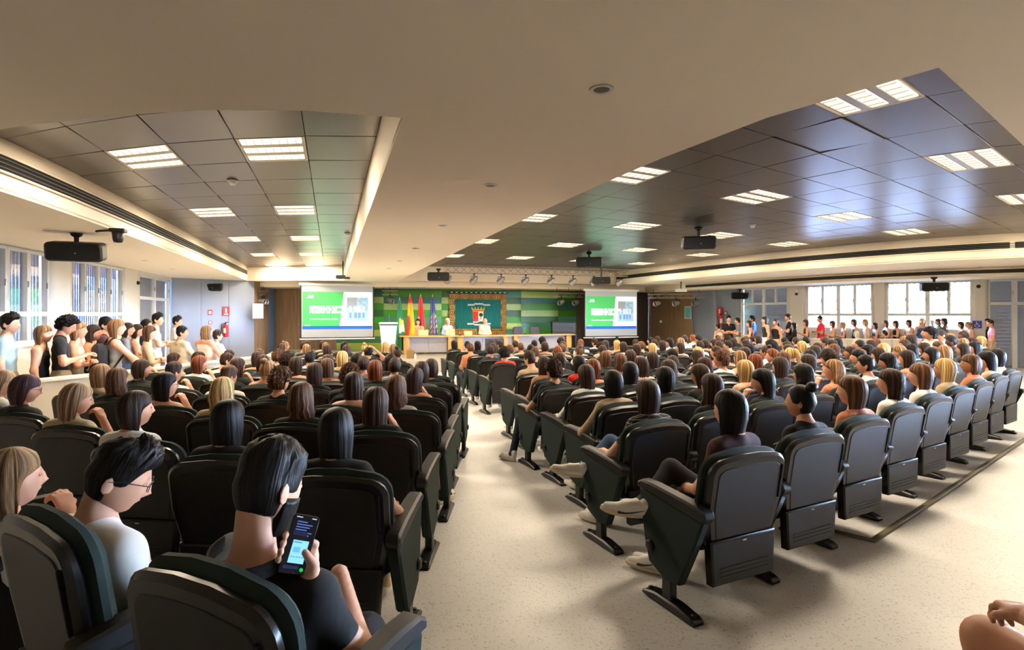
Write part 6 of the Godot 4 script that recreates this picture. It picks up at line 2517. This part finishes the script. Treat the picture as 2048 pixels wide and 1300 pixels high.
func hero_people() -> void:
	# the man with the phone
	var s: Dictionary = heroes[510]
	var fwd: Vector3 = s.fwd
	var r := 1.56
	var hx := (508.0 - 1024.0) / F * r
	var yaw := -0.06
	var size := 1.07
	var look := 0.30
	var top_y := high(890, r)
	var base := Vector3(hx, top_y - 1.275 * size, -r)
	base += Vector3(0, 0, 0.20 * size)
	var o := {"hair": "fade", "col": "k", "top": "black", "low": "charcoal", "look": look, "nod": 0.32, "sleeves": 1, "skin": 0, "cell": 0.012, "seed": 1, "label": "dark-haired bearded man in black tee holding a lit phone, last row"}
	var man := person("m_seat_phone", base, yaw, size, o)
	var beard := Shape.new()
	var rings := []
	for k in 7:
		var q := k / 6.0
		var ring := PackedVector3Array()
		var y := lerpf(-0.020, -0.118, q)
		for w in 20:
			var a := TAU * w / 20
			var rx := 0.0765 * (1.0 - 0.30 * q * q)
			var rz := 0.098 * (1.0 - 0.08 * q)
			var z := sin(a) * rz
			if z > -0.02:
				z = lerpf(z, 0.004, 0.85)
			ring.append(Vector3(cos(a) * rx * (0.98 if z > -0.01 else 1.03), y, z - 0.004 * q))
		rings.append(ring)
	beard.loft(rings)
	var bn := part("beard", beard, hair_mat("k"), man)
	bn.transform = head_at(false, look, 0.32)
	# band of a strap round his neck, with its clear buckle
	var st := Shape.new()
	var path := []
	for k in 17:
		var a := lerpf(-0.4, PI + 0.4, k / 16.0)
		path.append(Vector3(cos(a) * 0.100, 1.005 - 0.020 * sin(a), -0.165 + sin(a) * 0.092))
	var rr := []
	for q in path:
		var ring := PackedVector3Array()
		var out: Vector3 = Vector3(q.x, 0, q.z + 0.165).normalized()
		for w in [[-0.018, 0.0], [0.018, 0.0], [0.018, 0.006], [-0.018, 0.006]]:
			ring.append(q + Vector3(0, w[0], 0) + out * w[1])
		rr.append(ring)
	st.loft(rr)
	part("neck_strap", st, cloth("charcoal"), man)
	st = Shape.new()
	st.box(Vector3(0.112, 1.00, -0.17), Vector3(0.012, 0.045, 0.055), 0.005, Basis(Vector3.UP, 0.1))
	part("strap_buckle", st, M.clear_plastic, man)

	# his phone
	var pr := 1.50
	var where := ray(598, pr, high(1088, pr))
	var ph := thing("smartphone", "black smartphone with lit chat screen held by the bearded man", "phone", where)
	ph.transform.basis = Basis.looking_at(where - Vector3(0.05, EYE - 0.05, 0.1), Vector3.UP) * Basis(Vector3.FORWARD, 0.30) * Basis(Vector3.UP, 0.30)
	var sh := Shape.new()
	sh.plate(rounded(0.074, 0.152, 0.012), -0.004, 0.004, 0.002)
	part("case", sh, M.black_box, ph)
	sh = Shape.new()
	sh.begin()
	sh.flat_quad(Vector3(-0.034, 0.073, 0.0045), Vector3(0.034, 0.073, 0.0045), Vector3(0.034, -0.073, 0.0045), Vector3(-0.034, -0.073, 0.0045))
	sh.finish(false)
	part("screen", sh, M.phone_screen, ph)
	sh = Shape.new()
	sh.lathe([Vector2(0, 0), Vector2(0.005, 0), Vector2(0.005, 0.0015), Vector2(0, 0.0015)], Vector3(0.024, -0.062, 0.0045), 12, Basis(Vector3.RIGHT, PI / 2))
	part("send_button", sh, M.phone_green, ph)
	# the hand that holds it, fingers round the back, thumb over the screen
	var hb := []
	var P := func(x: float, y: float, z: float) -> Vector3: return ph.transform.basis.orthonormalized() * Vector3(x, y, z) + where
	var inv := man.transform.affine_inverse()
	var L := func(x: float, y: float, z: float) -> Vector3: return inv * (P.call(x, y, z) as Vector3)
	hb.append(bone(L.call(0.075, -0.115, -0.012), 0.026, L.call(0.055, -0.070, -0.020), 0.027, 0))
	hb.append(bone(L.call(0.058, -0.085, -0.016), 0.024, L.call(0.050, -0.030, -0.022), 0.020, 0))
	for k in 4:
		var y := -0.058 + 0.021 * k
		hb.append(bone(L.call(0.052, y, -0.022), 0.0105, L.call(0.014, y + 0.008, -0.024), 0.0090, 0))
		hb.append(bone(L.call(0.014, y + 0.008, -0.024), 0.0090, L.call(-0.030, y + 0.012, -0.018), 0.0085, 0))
		hb.append(bone(L.call(-0.030, y + 0.012, -0.018), 0.0085, L.call(-0.044, y + 0.012, 0.004), 0.0075, 0))
	hb.append(bone(L.call(0.062, -0.085, -0.004), 0.016, L.call(0.050, -0.045, 0.016), 0.0125, 0))
	hb.append(bone(L.call(0.050, -0.045, 0.016), 0.0120, L.call(0.018, -0.018, 0.016), 0.0095, 0))
	var wrist: Vector3 = L.call(0.085, -0.150, -0.006)
	hb.append(bone(wrist, 0.026, L.call(0.070, -0.105, -0.012), 0.026, 0))
	hb.append(bone(Vector3(0.27, 0.70, -0.22), 0.036, wrist, 0.027, 0))
	var hs := net_shape(hb, 0.0045, 0.004)
	# the forearm and hand join the body's skin
	var bm: MeshInstance3D = man.get_node("body")
	var old: ArrayMesh = bm.mesh
	var fresh := ArrayMesh.new()
	for k in old.get_surface_count():
		var arr := old.surface_get_arrays(k)
		if k == 0:
			var keep := Shape.new()
			keep.v = arr[Mesh.ARRAY_VERTEX]
			keep.n = arr[Mesh.ARRAY_NORMAL]
			keep.uv = arr[Mesh.ARRAY_TEX_UV]
			keep.c = arr[Mesh.ARRAY_COLOR]
			# without the resting hand that the pose gave this arm
			for t in range(0, arr[Mesh.ARRAY_INDEX].size(), 3):
				var m: Vector3 = keep.v[arr[Mesh.ARRAY_INDEX][t]]
				if m.distance_to(Vector3(0.09, 0.85, -0.52)) > 0.15 or m.z > -0.40:
					for w in 3:
						keep.i.append(arr[Mesh.ARRAY_INDEX][t + w])
			keep.put(hs, Transform3D())
			arr = keep.arrays()
		fresh.add_surface_from_arrays(Mesh.PRIMITIVE_TRIANGLES, arr)
	var mats := []
	for k in old.get_surface_count():
		mats.append(bm.get_surface_override_material(k))
	bm.mesh = fresh
	for k in mats.size():
		bm.set_surface_override_material(k, mats[k])

	# the man with glasses beside him
	r = 2.0
	hx = (166.0 - 1024.0) / F * r
	size = 1.06
	base = Vector3(hx, high(884, r) - 1.275 * size, -r + 0.2 * size)
	person("m_seat_kneeup", base, -0.45, size, {"hair": "quiff", "col": "k", "top": "white", "low": "pale-denim", "look": 0.55, "nod": 0.42, "sleeves": 1, "skin": 0, "cell": 0.013, "seed": 2, "glasses": true, "label": "young man in glasses and white tee looking down, last row"})
	# the girl half out of view past him
	r = 2.25
	hx = (-6.0 - 1024.0) / F * r
	base = Vector3(hx, high(905, r) - 1.275, -r + 0.2)
	person("f_seat_chinr", base, -0.3, 1.0, {"hair": "wavy", "col": "l", "top": "white", "low": "denim", "look": 0.4, "sleeves": 0, "skin": 0, "cell": 0.016, "label": "girl with wavy light brown hair resting chin on hand, last row"})

	# the girl in the aisle seat of the last row, legs crossed
	s = heroes[1476]
	var hp: Vector3 = s.pos + s.fwd * 0.2
	r = -hp.z
	var shift: float = ((1474.0 - 1024.0) / F * r - hp.x) / maxf(0.5, s.lat.x)
	var g := person("f_seat_legover", s.pos + s.lat * clampf(shift, -0.16, 0.12) + s.fwd * 0.03, s.yaw + 0.10, clampf((high(812, r) - s.pos.y) / 1.275, 0.92, 1.06), {"hair": "longer", "col": "k", "top": "maroon", "low": "charcoal", "look": 0.0, "sleeves": 1, "skin": 0, "cell": 0.014, "label": "very long black hair, maroon top, legs crossed, aisle seat of last row"})
	shoes_on(g, "legover", "white", M.frame_black)

	# backpack on the long-haired woman by the parapet
	for n in get_children():
		if n.has_meta("label") and str(n.get_meta("label")).contains("hand on the coping"):
			var bp := thing("backpack", "dark grey backpack with white swoosh on woman beside the coping", "backpack", n.position, n.rotation.y)
			bp.scale = n.scale
			var b := Shape.new()
			b.plate(rounded(0.30, 0.44, 0.10), 0.0, 0.17, 0.05, func(w: Vector3) -> Vector3: return Vector3(w.x, 1.16 + w.y, 0.10 + w.z))
			part("bag", b, cloth("charcoal"), bp)
			b = Shape.new()
			b.plate(rounded(0.25, 0.20, 0.06), 0.0, 0.05, 0.02, func(w: Vector3) -> Vector3: return Vector3(w.x, 1.06 + w.y, 0.255 + w.z))
			part("pocket", b, cloth("black"), bp)
			b = Shape.new()
			var pa := []
			var ra := []
			for k in 11:
				var q := k / 10.0
				pa.append(Vector3(-0.10 + 0.22 * q, 1.02 - 0.035 * sin(q * 3.6) + 0.13 * q * q, 0.308))
				ra.append(0.020 * sin(minf(1.0, q * 2.2 + 0.25) * PI / 2) * (1.0 - q) + 0.003)
			b.tube(pa, ra, 6)
			part("swoosh", b, cloth("white"), bp)
			for sx in [-1.0, 1.0]:
				b = Shape.new()
				b.tube([Vector3(sx * 0.09, 1.36, 0.12), Vector3(sx * 0.11, 1.46, 0.04), Vector3(sx * 0.12, 1.42, -0.07), Vector3(sx * 0.14, 1.22, -0.09), Vector3(sx * 0.15, 1.0, 0.06)], [0.016], 6)
				part("strap", b, cloth("charcoal"), bp)
	# tan arm and knee of somebody crouching at the edge of the view
	r = 1.72
	var kp := ray(2044, r, high(1272, r))
	var side := person("m_seat_restl", Vector3(kp.x + 0.02 + 0.115, kp.y - 0.52, kp.z + 0.64), 0.15, 1.0, {"hair": "short", "col": "d", "top": "beige", "low": "beige", "look": 0.0, "sleeves": 1, "skin": 2, "cell": 0.016, "bare": true, "label": "person with bare tanned knees sitting at the rear of hall"})
	for k in [6]:
		(side.get_node("body") as MeshInstance3D).set_surface_override_material(k, skin_mat(2))
	var st2 := thing("stool", "low plain stool under the person with bare knees", "stool", Vector3(side.position.x, 0, side.position.z - 0.25))
	var q2 := Shape.new()
	q2.box(Vector3(0, side.position.y + 0.36, 0), Vector3(0.36, 0.05, 0.34), 0.01)
	part("seat", q2, M.table_wood, st2)
	for k in 4:
		q2 = Shape.new()
		var hh: float = side.position.y + 0.34
		q2.box(Vector3(-0.14 + 0.28 * (k % 2), hh / 2, -0.13 + 0.26 * int(k / 2.0)), Vector3(0.035, hh, 0.035), 0.004)
		part("leg", q2, M.table_wood, st2)

func phone_image() -> ImageTexture:
	var im := Image.create(72, 152, false, Image.FORMAT_RGB8)
	im.fill(Color(0.02, 0.03, 0.06))
	im.fill_rect(Rect2i(6, 4, 18, 3), Color(0.7, 0.75, 0.85))
	im.fill_rect(Rect2i(52, 4, 14, 3), Color(0.7, 0.75, 0.85))
	for k in 6:
		im.fill_rect(Rect2i(12, 16 + 7 * k, 30 + (k * 17) % 24, 3), Color(0.35, 0.45, 0.75))
	im.fill_rect(Rect2i(10, 42, 40, 12), Color(0.10, 0.14, 0.28))
	im.fill_rect(Rect2i(16, 66, 46, 60), Color(0.55, 0.85, 1.0))
	im.fill_rect(Rect2i(18, 70, 24, 3), Color(0.30, 0.55, 0.75))
	for k in 5:
		im.fill_rect(Rect2i(20 + 8 * k, 108, 5, 3), Color(0.35, 0.6, 0.8))
	im.fill_rect(Rect2i(22, 84, 20, 14), Color(0.42, 0.70, 0.88))
	im.fill_rect(Rect2i(8, 132, 44, 9), Color(0.12, 0.16, 0.30))
	return ImageTexture.create_from_image(im)
# ---------------------------------------------------------------- materials
func materials() -> void:
	M.weave = grain(128, 0.12, Color(0.2, 0.2, 0.2), Color(0.8, 0.8, 0.8), Vector2.ONE, 3)
	mat("plaster", Color(0.93, 0.885, 0.81), 0.75)
	mat("paint", Color(0.80, 0.78, 0.74), 0.7)
	mat("metal_panel", Color(0.37, 0.35, 0.345), 0.30, 0.9)
	var v := mat("vinyl", Color(1, 1, 1), 0.38)
	v.albedo_texture = speckle(512, Color(0.82, 0.815, 0.81))
	v.uv1_triplanar = true
	v.uv1_world_triplanar = true
	v.uv1_scale = Vector3(0.55, 0.55, 0.55)
	mat("edging", Color(0.38, 0.35, 0.24), 0.5)
	var wd := mat("wood", Color(1, 1, 1), 0.5)
	wd.albedo_texture = grain(256, 0.03, Color(0.47, 0.38, 0.29), Color(0.60, 0.50, 0.38), Vector2(3.0, 0.12), 8)
	wd.uv1_triplanar = true
	wd.uv1_scale = Vector3(0.5, 0.5, 0.5)
	var dw := mat("dark_wood", Color(1, 1, 1), 0.5)
	dw.albedo_texture = grain(256, 0.03, Color(0.22, 0.18, 0.15), Color(0.31, 0.26, 0.21), Vector2(3.0, 0.12), 9)
	dw.uv1_triplanar = true
	dw.uv1_scale = Vector3(0.5, 0.5, 0.5)
	mat("blue_panel", Color(0.50, 0.53, 0.60), 0.42)
	mat("blue_door", Color(0.36, 0.46, 0.62), 0.5)
	mat("parapet", Color(0.74, 0.71, 0.66), 0.5)
	mat("coping", Color(0.83, 0.81, 0.77), 0.4)
	mat("riser", Color(0.66, 0.63, 0.59), 0.5)
	mat("stage_floor", Color(0.68, 0.66, 0.62), 0.4)
	mat("window_frame", Color(0.80, 0.81, 0.80), 0.4)
	mat("slat", Color(0.10, 0.20, 0.34), 0.6)  # blue of the daylight at the panes is put into this colour
	mat("white_slat", Color(0.90, 0.90, 0.88), 0.8).backlight_enabled = true
	M.white_slat.backlight = Color(1, 1, 1)
	M.slat.backlight_enabled = true
	M.slat.backlight = Color(0.04, 0.10, 0.18)
	mat("dark_slat", Color(0.33, 0.34, 0.36), 0.5)
	mat("steel", Color(0.6, 0.6, 0.6), 0.35, 0.9)
	var g := mat("glass", Color(0.93, 0.96, 0.98, 0.08), 0.03)
	g.transparency = BaseMaterial3D.TRANSPARENCY_ALPHA
	mat("void_black", Color(0.02, 0.02, 0.02), 0.9)
	mat("grille_metal", Color(0.30, 0.29, 0.28), 0.5, 0.3)
	mat("lamp_tray", Color(0.72, 0.71, 0.69), 0.35, 0.4)
	mat("lamp_rim", Color(0.80, 0.79, 0.77), 0.4)
	glow("lamp", Color(1.0, 0.90, 0.76), 1.5)
	mat("seat_gloss", Color(0.025, 0.026, 0.028), 0.30)
	mat("seat_plastic", Color(0.036, 0.037, 0.039), 0.50)
	mat("seat_metal", Color(0.05, 0.05, 0.052), 0.4)
	var sg := mat("seat_green", Color(0.025, 0.125, 0.11), 0.85)
	sg.heightmap_enabled = true
	sg.heightmap_scale = 0.06
	sg.heightmap_texture = M.weave
	sg.uv1_triplanar = true
	sg.uv1_scale = Vector3(12, 12, 12)
	mat("white_plastic", Color(0.85, 0.85, 0.84), 0.4)
	mat("frame_black", Color(0.03, 0.03, 0.035), 0.3)
	mat("black_box", Color(0.035, 0.035, 0.038), 0.5)
	mat("dark_metal", Color(0.10, 0.10, 0.105), 0.4, 0.5)
	mat("table_wood", Color(0.80, 0.62, 0.36), 0.45)
	mat("modesty", Color(0.62, 0.62, 0.66), 0.5)
	mat("name_board", Color(0.84, 0.70, 0.46), 0.6)
	mat("lectern_white", Color(0.80, 0.80, 0.80), 0.45)
	mat("brass", Color(0.78, 0.60, 0.26), 0.3, 0.9)
	mat("piano", Color(0.03, 0.035, 0.035), 0.5)
	mat("kraft", Color(0.55, 0.44, 0.28), 0.8)
	mat("chair_grey", Color(0.16, 0.155, 0.15), 0.6)
	mat("speaker_cloth", Color(0.022, 0.022, 0.024), 0.9)
	mat("spot_can", Color(0.62, 0.62, 0.62), 0.35, 0.6)
	mat("truss_metal", Color(0.62, 0.58, 0.52), 0.4, 0.6)
	mat("lens", Color(0.10, 0.10, 0.12), 0.1)
	mat("dim_lens", Color(0.40, 0.37, 0.33), 0.4)
	mat("sign_red", Color(0.72, 0.07, 0.07), 0.45)
	mat("sign_blue", Color(0.03, 0.14, 0.52), 0.45)
	mat("hatch_glow_tint", Color(0.45, 0.78, 0.80), 0.15)  # pale teal stands in for the glow of the pane
	mat("yard_wall_dimmed", Color(0.12, 0.22, 0.36), 0.85)  # shade of the yard put into the colour, kept dark
	mat("yard_glass", Color(0.14, 0.26, 0.40), 0.1)
	mat("yard_ground", Color(0.20, 0.23, 0.27), 0.9)
	mat("bounce_ground", Color(0.82, 0.82, 0.80), 0.9)
	mat("flag_cloth", Color(1, 1, 1), 0.8).vertex_color_use_as_albedo = true
	var cp := mat("clear_plastic", Color(0.75, 0.78, 0.80, 0.35), 0.1)
	cp.transparency = BaseMaterial3D.TRANSPARENCY_ALPHA
	var psn := mat("phone_screen", Color(0.05, 0.05, 0.06), 0.15)
	psn.emission_enabled = true
	psn.emission = Color(1, 1, 1)
	psn.emission_texture = phone_image()
	psn.emission_operator = BaseMaterial3D.EMISSION_OP_MULTIPLY
	psn.emission_energy_multiplier = 0.9
	glow("phone_green", Color(0.05, 0.75, 0.35), 0.7)
	var st := mat("striped", Color(1, 1, 1), 0.88)
	var im := Image.create(16, 64, false, Image.FORMAT_RGB8)
	for y in 64:
		for x in 16:
			im.set_pixel(x, y, Color(0.72, 0.70, 0.66) if y % 32 < 5 else Color(0.035, 0.035, 0.04))
	st.albedo_texture = ImageTexture.create_from_image(im)
	st.uv1_triplanar = true
	st.uv1_scale = Vector3(17, 17, 17)

func speckle(size: int, base: Color) -> ImageTexture:
	var im := Image.create(size, size, false, Image.FORMAT_RGB8)
	im.fill(base)
	var rng := RandomNumberGenerator.new()
	rng.seed = 12
	for y in size:
		for x in size:
			var k := rng.randf_range(0.965, 1.035)
			im.set_pixel(x, y, Color(base.r * k, base.g * k, base.b * k))
	for q in 5200:
		var x := rng.randi() % size
		var y := rng.randi() % size
		var d := rng.randf_range(0.55, 0.82)
		var l := 1 + rng.randi() % 3
		for w in l:
			im.set_pixel((x + w) % size, (y + (w * (q % 3)) / 2) % size, Color(base.r * d, base.g * d, base.b * d * 0.97))
	return ImageTexture.create_from_image(im)

var lamp_energy := 9.5

func _ready() -> void:
	var cam := Camera3D.new()
	cam.name = "camera"
	cam.projection = Camera3D.PROJECTION_FRUSTUM
	cam.near = 0.05
	cam.far = 200.0
	cam.size = 1300.0 / F * cam.near
	cam.frustum_offset = Vector2(0, -22.0 / F * cam.near)
	cam.position = Vector3(0, EYE, 0)
	add_child(cam)
	cam.current = true
	var env := Environment.new()
	var sky := Sky.new()
	var pm := ProceduralSkyMaterial.new()
	pm.sky_top_color = Color(0.42, 0.62, 0.95)
	pm.sky_horizon_color = Color(0.80, 0.90, 1.0)
	pm.ground_horizon_color = Color(0.62, 0.64, 0.66)
	pm.ground_bottom_color = Color(0.45, 0.45, 0.44)
	pm.sky_energy_multiplier = 14.0
	pm.ground_energy_multiplier = 6.0
	sky.sky_material = pm
	env.background_mode = Environment.BG_SKY
	env.sky = sky
	env.tonemap_mode = Environment.TONE_MAPPER_LINEAR
	env.tonemap_exposure = 1.4
	env.sdfgi_enabled = true
	env.ssao_enabled = true
	env.ssil_enabled = true
	var we := WorldEnvironment.new()
	we.name = "environment"
	we.environment = env
	add_child(we)
	var sun := DirectionalLight3D.new()
	sun.name = "sun"
	sun.light_color = Color(1.0, 0.96, 0.90)
	sun.light_energy = 12.0
	sun.light_angular_distance = 0.6
	sun.shadow_enabled = true
	sun.sky_mode = DirectionalLight3D.SKY_MODE_LIGHT_ONLY
	add_child(sun)
	sun.look_at_from_position(Vector3(0, 0, 0), Vector3(-0.30, -0.94, 0.16))
	materials()
	room()
	make_seats()
	seated_people()
	build_seats()
	standing_people()
	stage_things()
	wall_things()
	outside()
	hero_people()
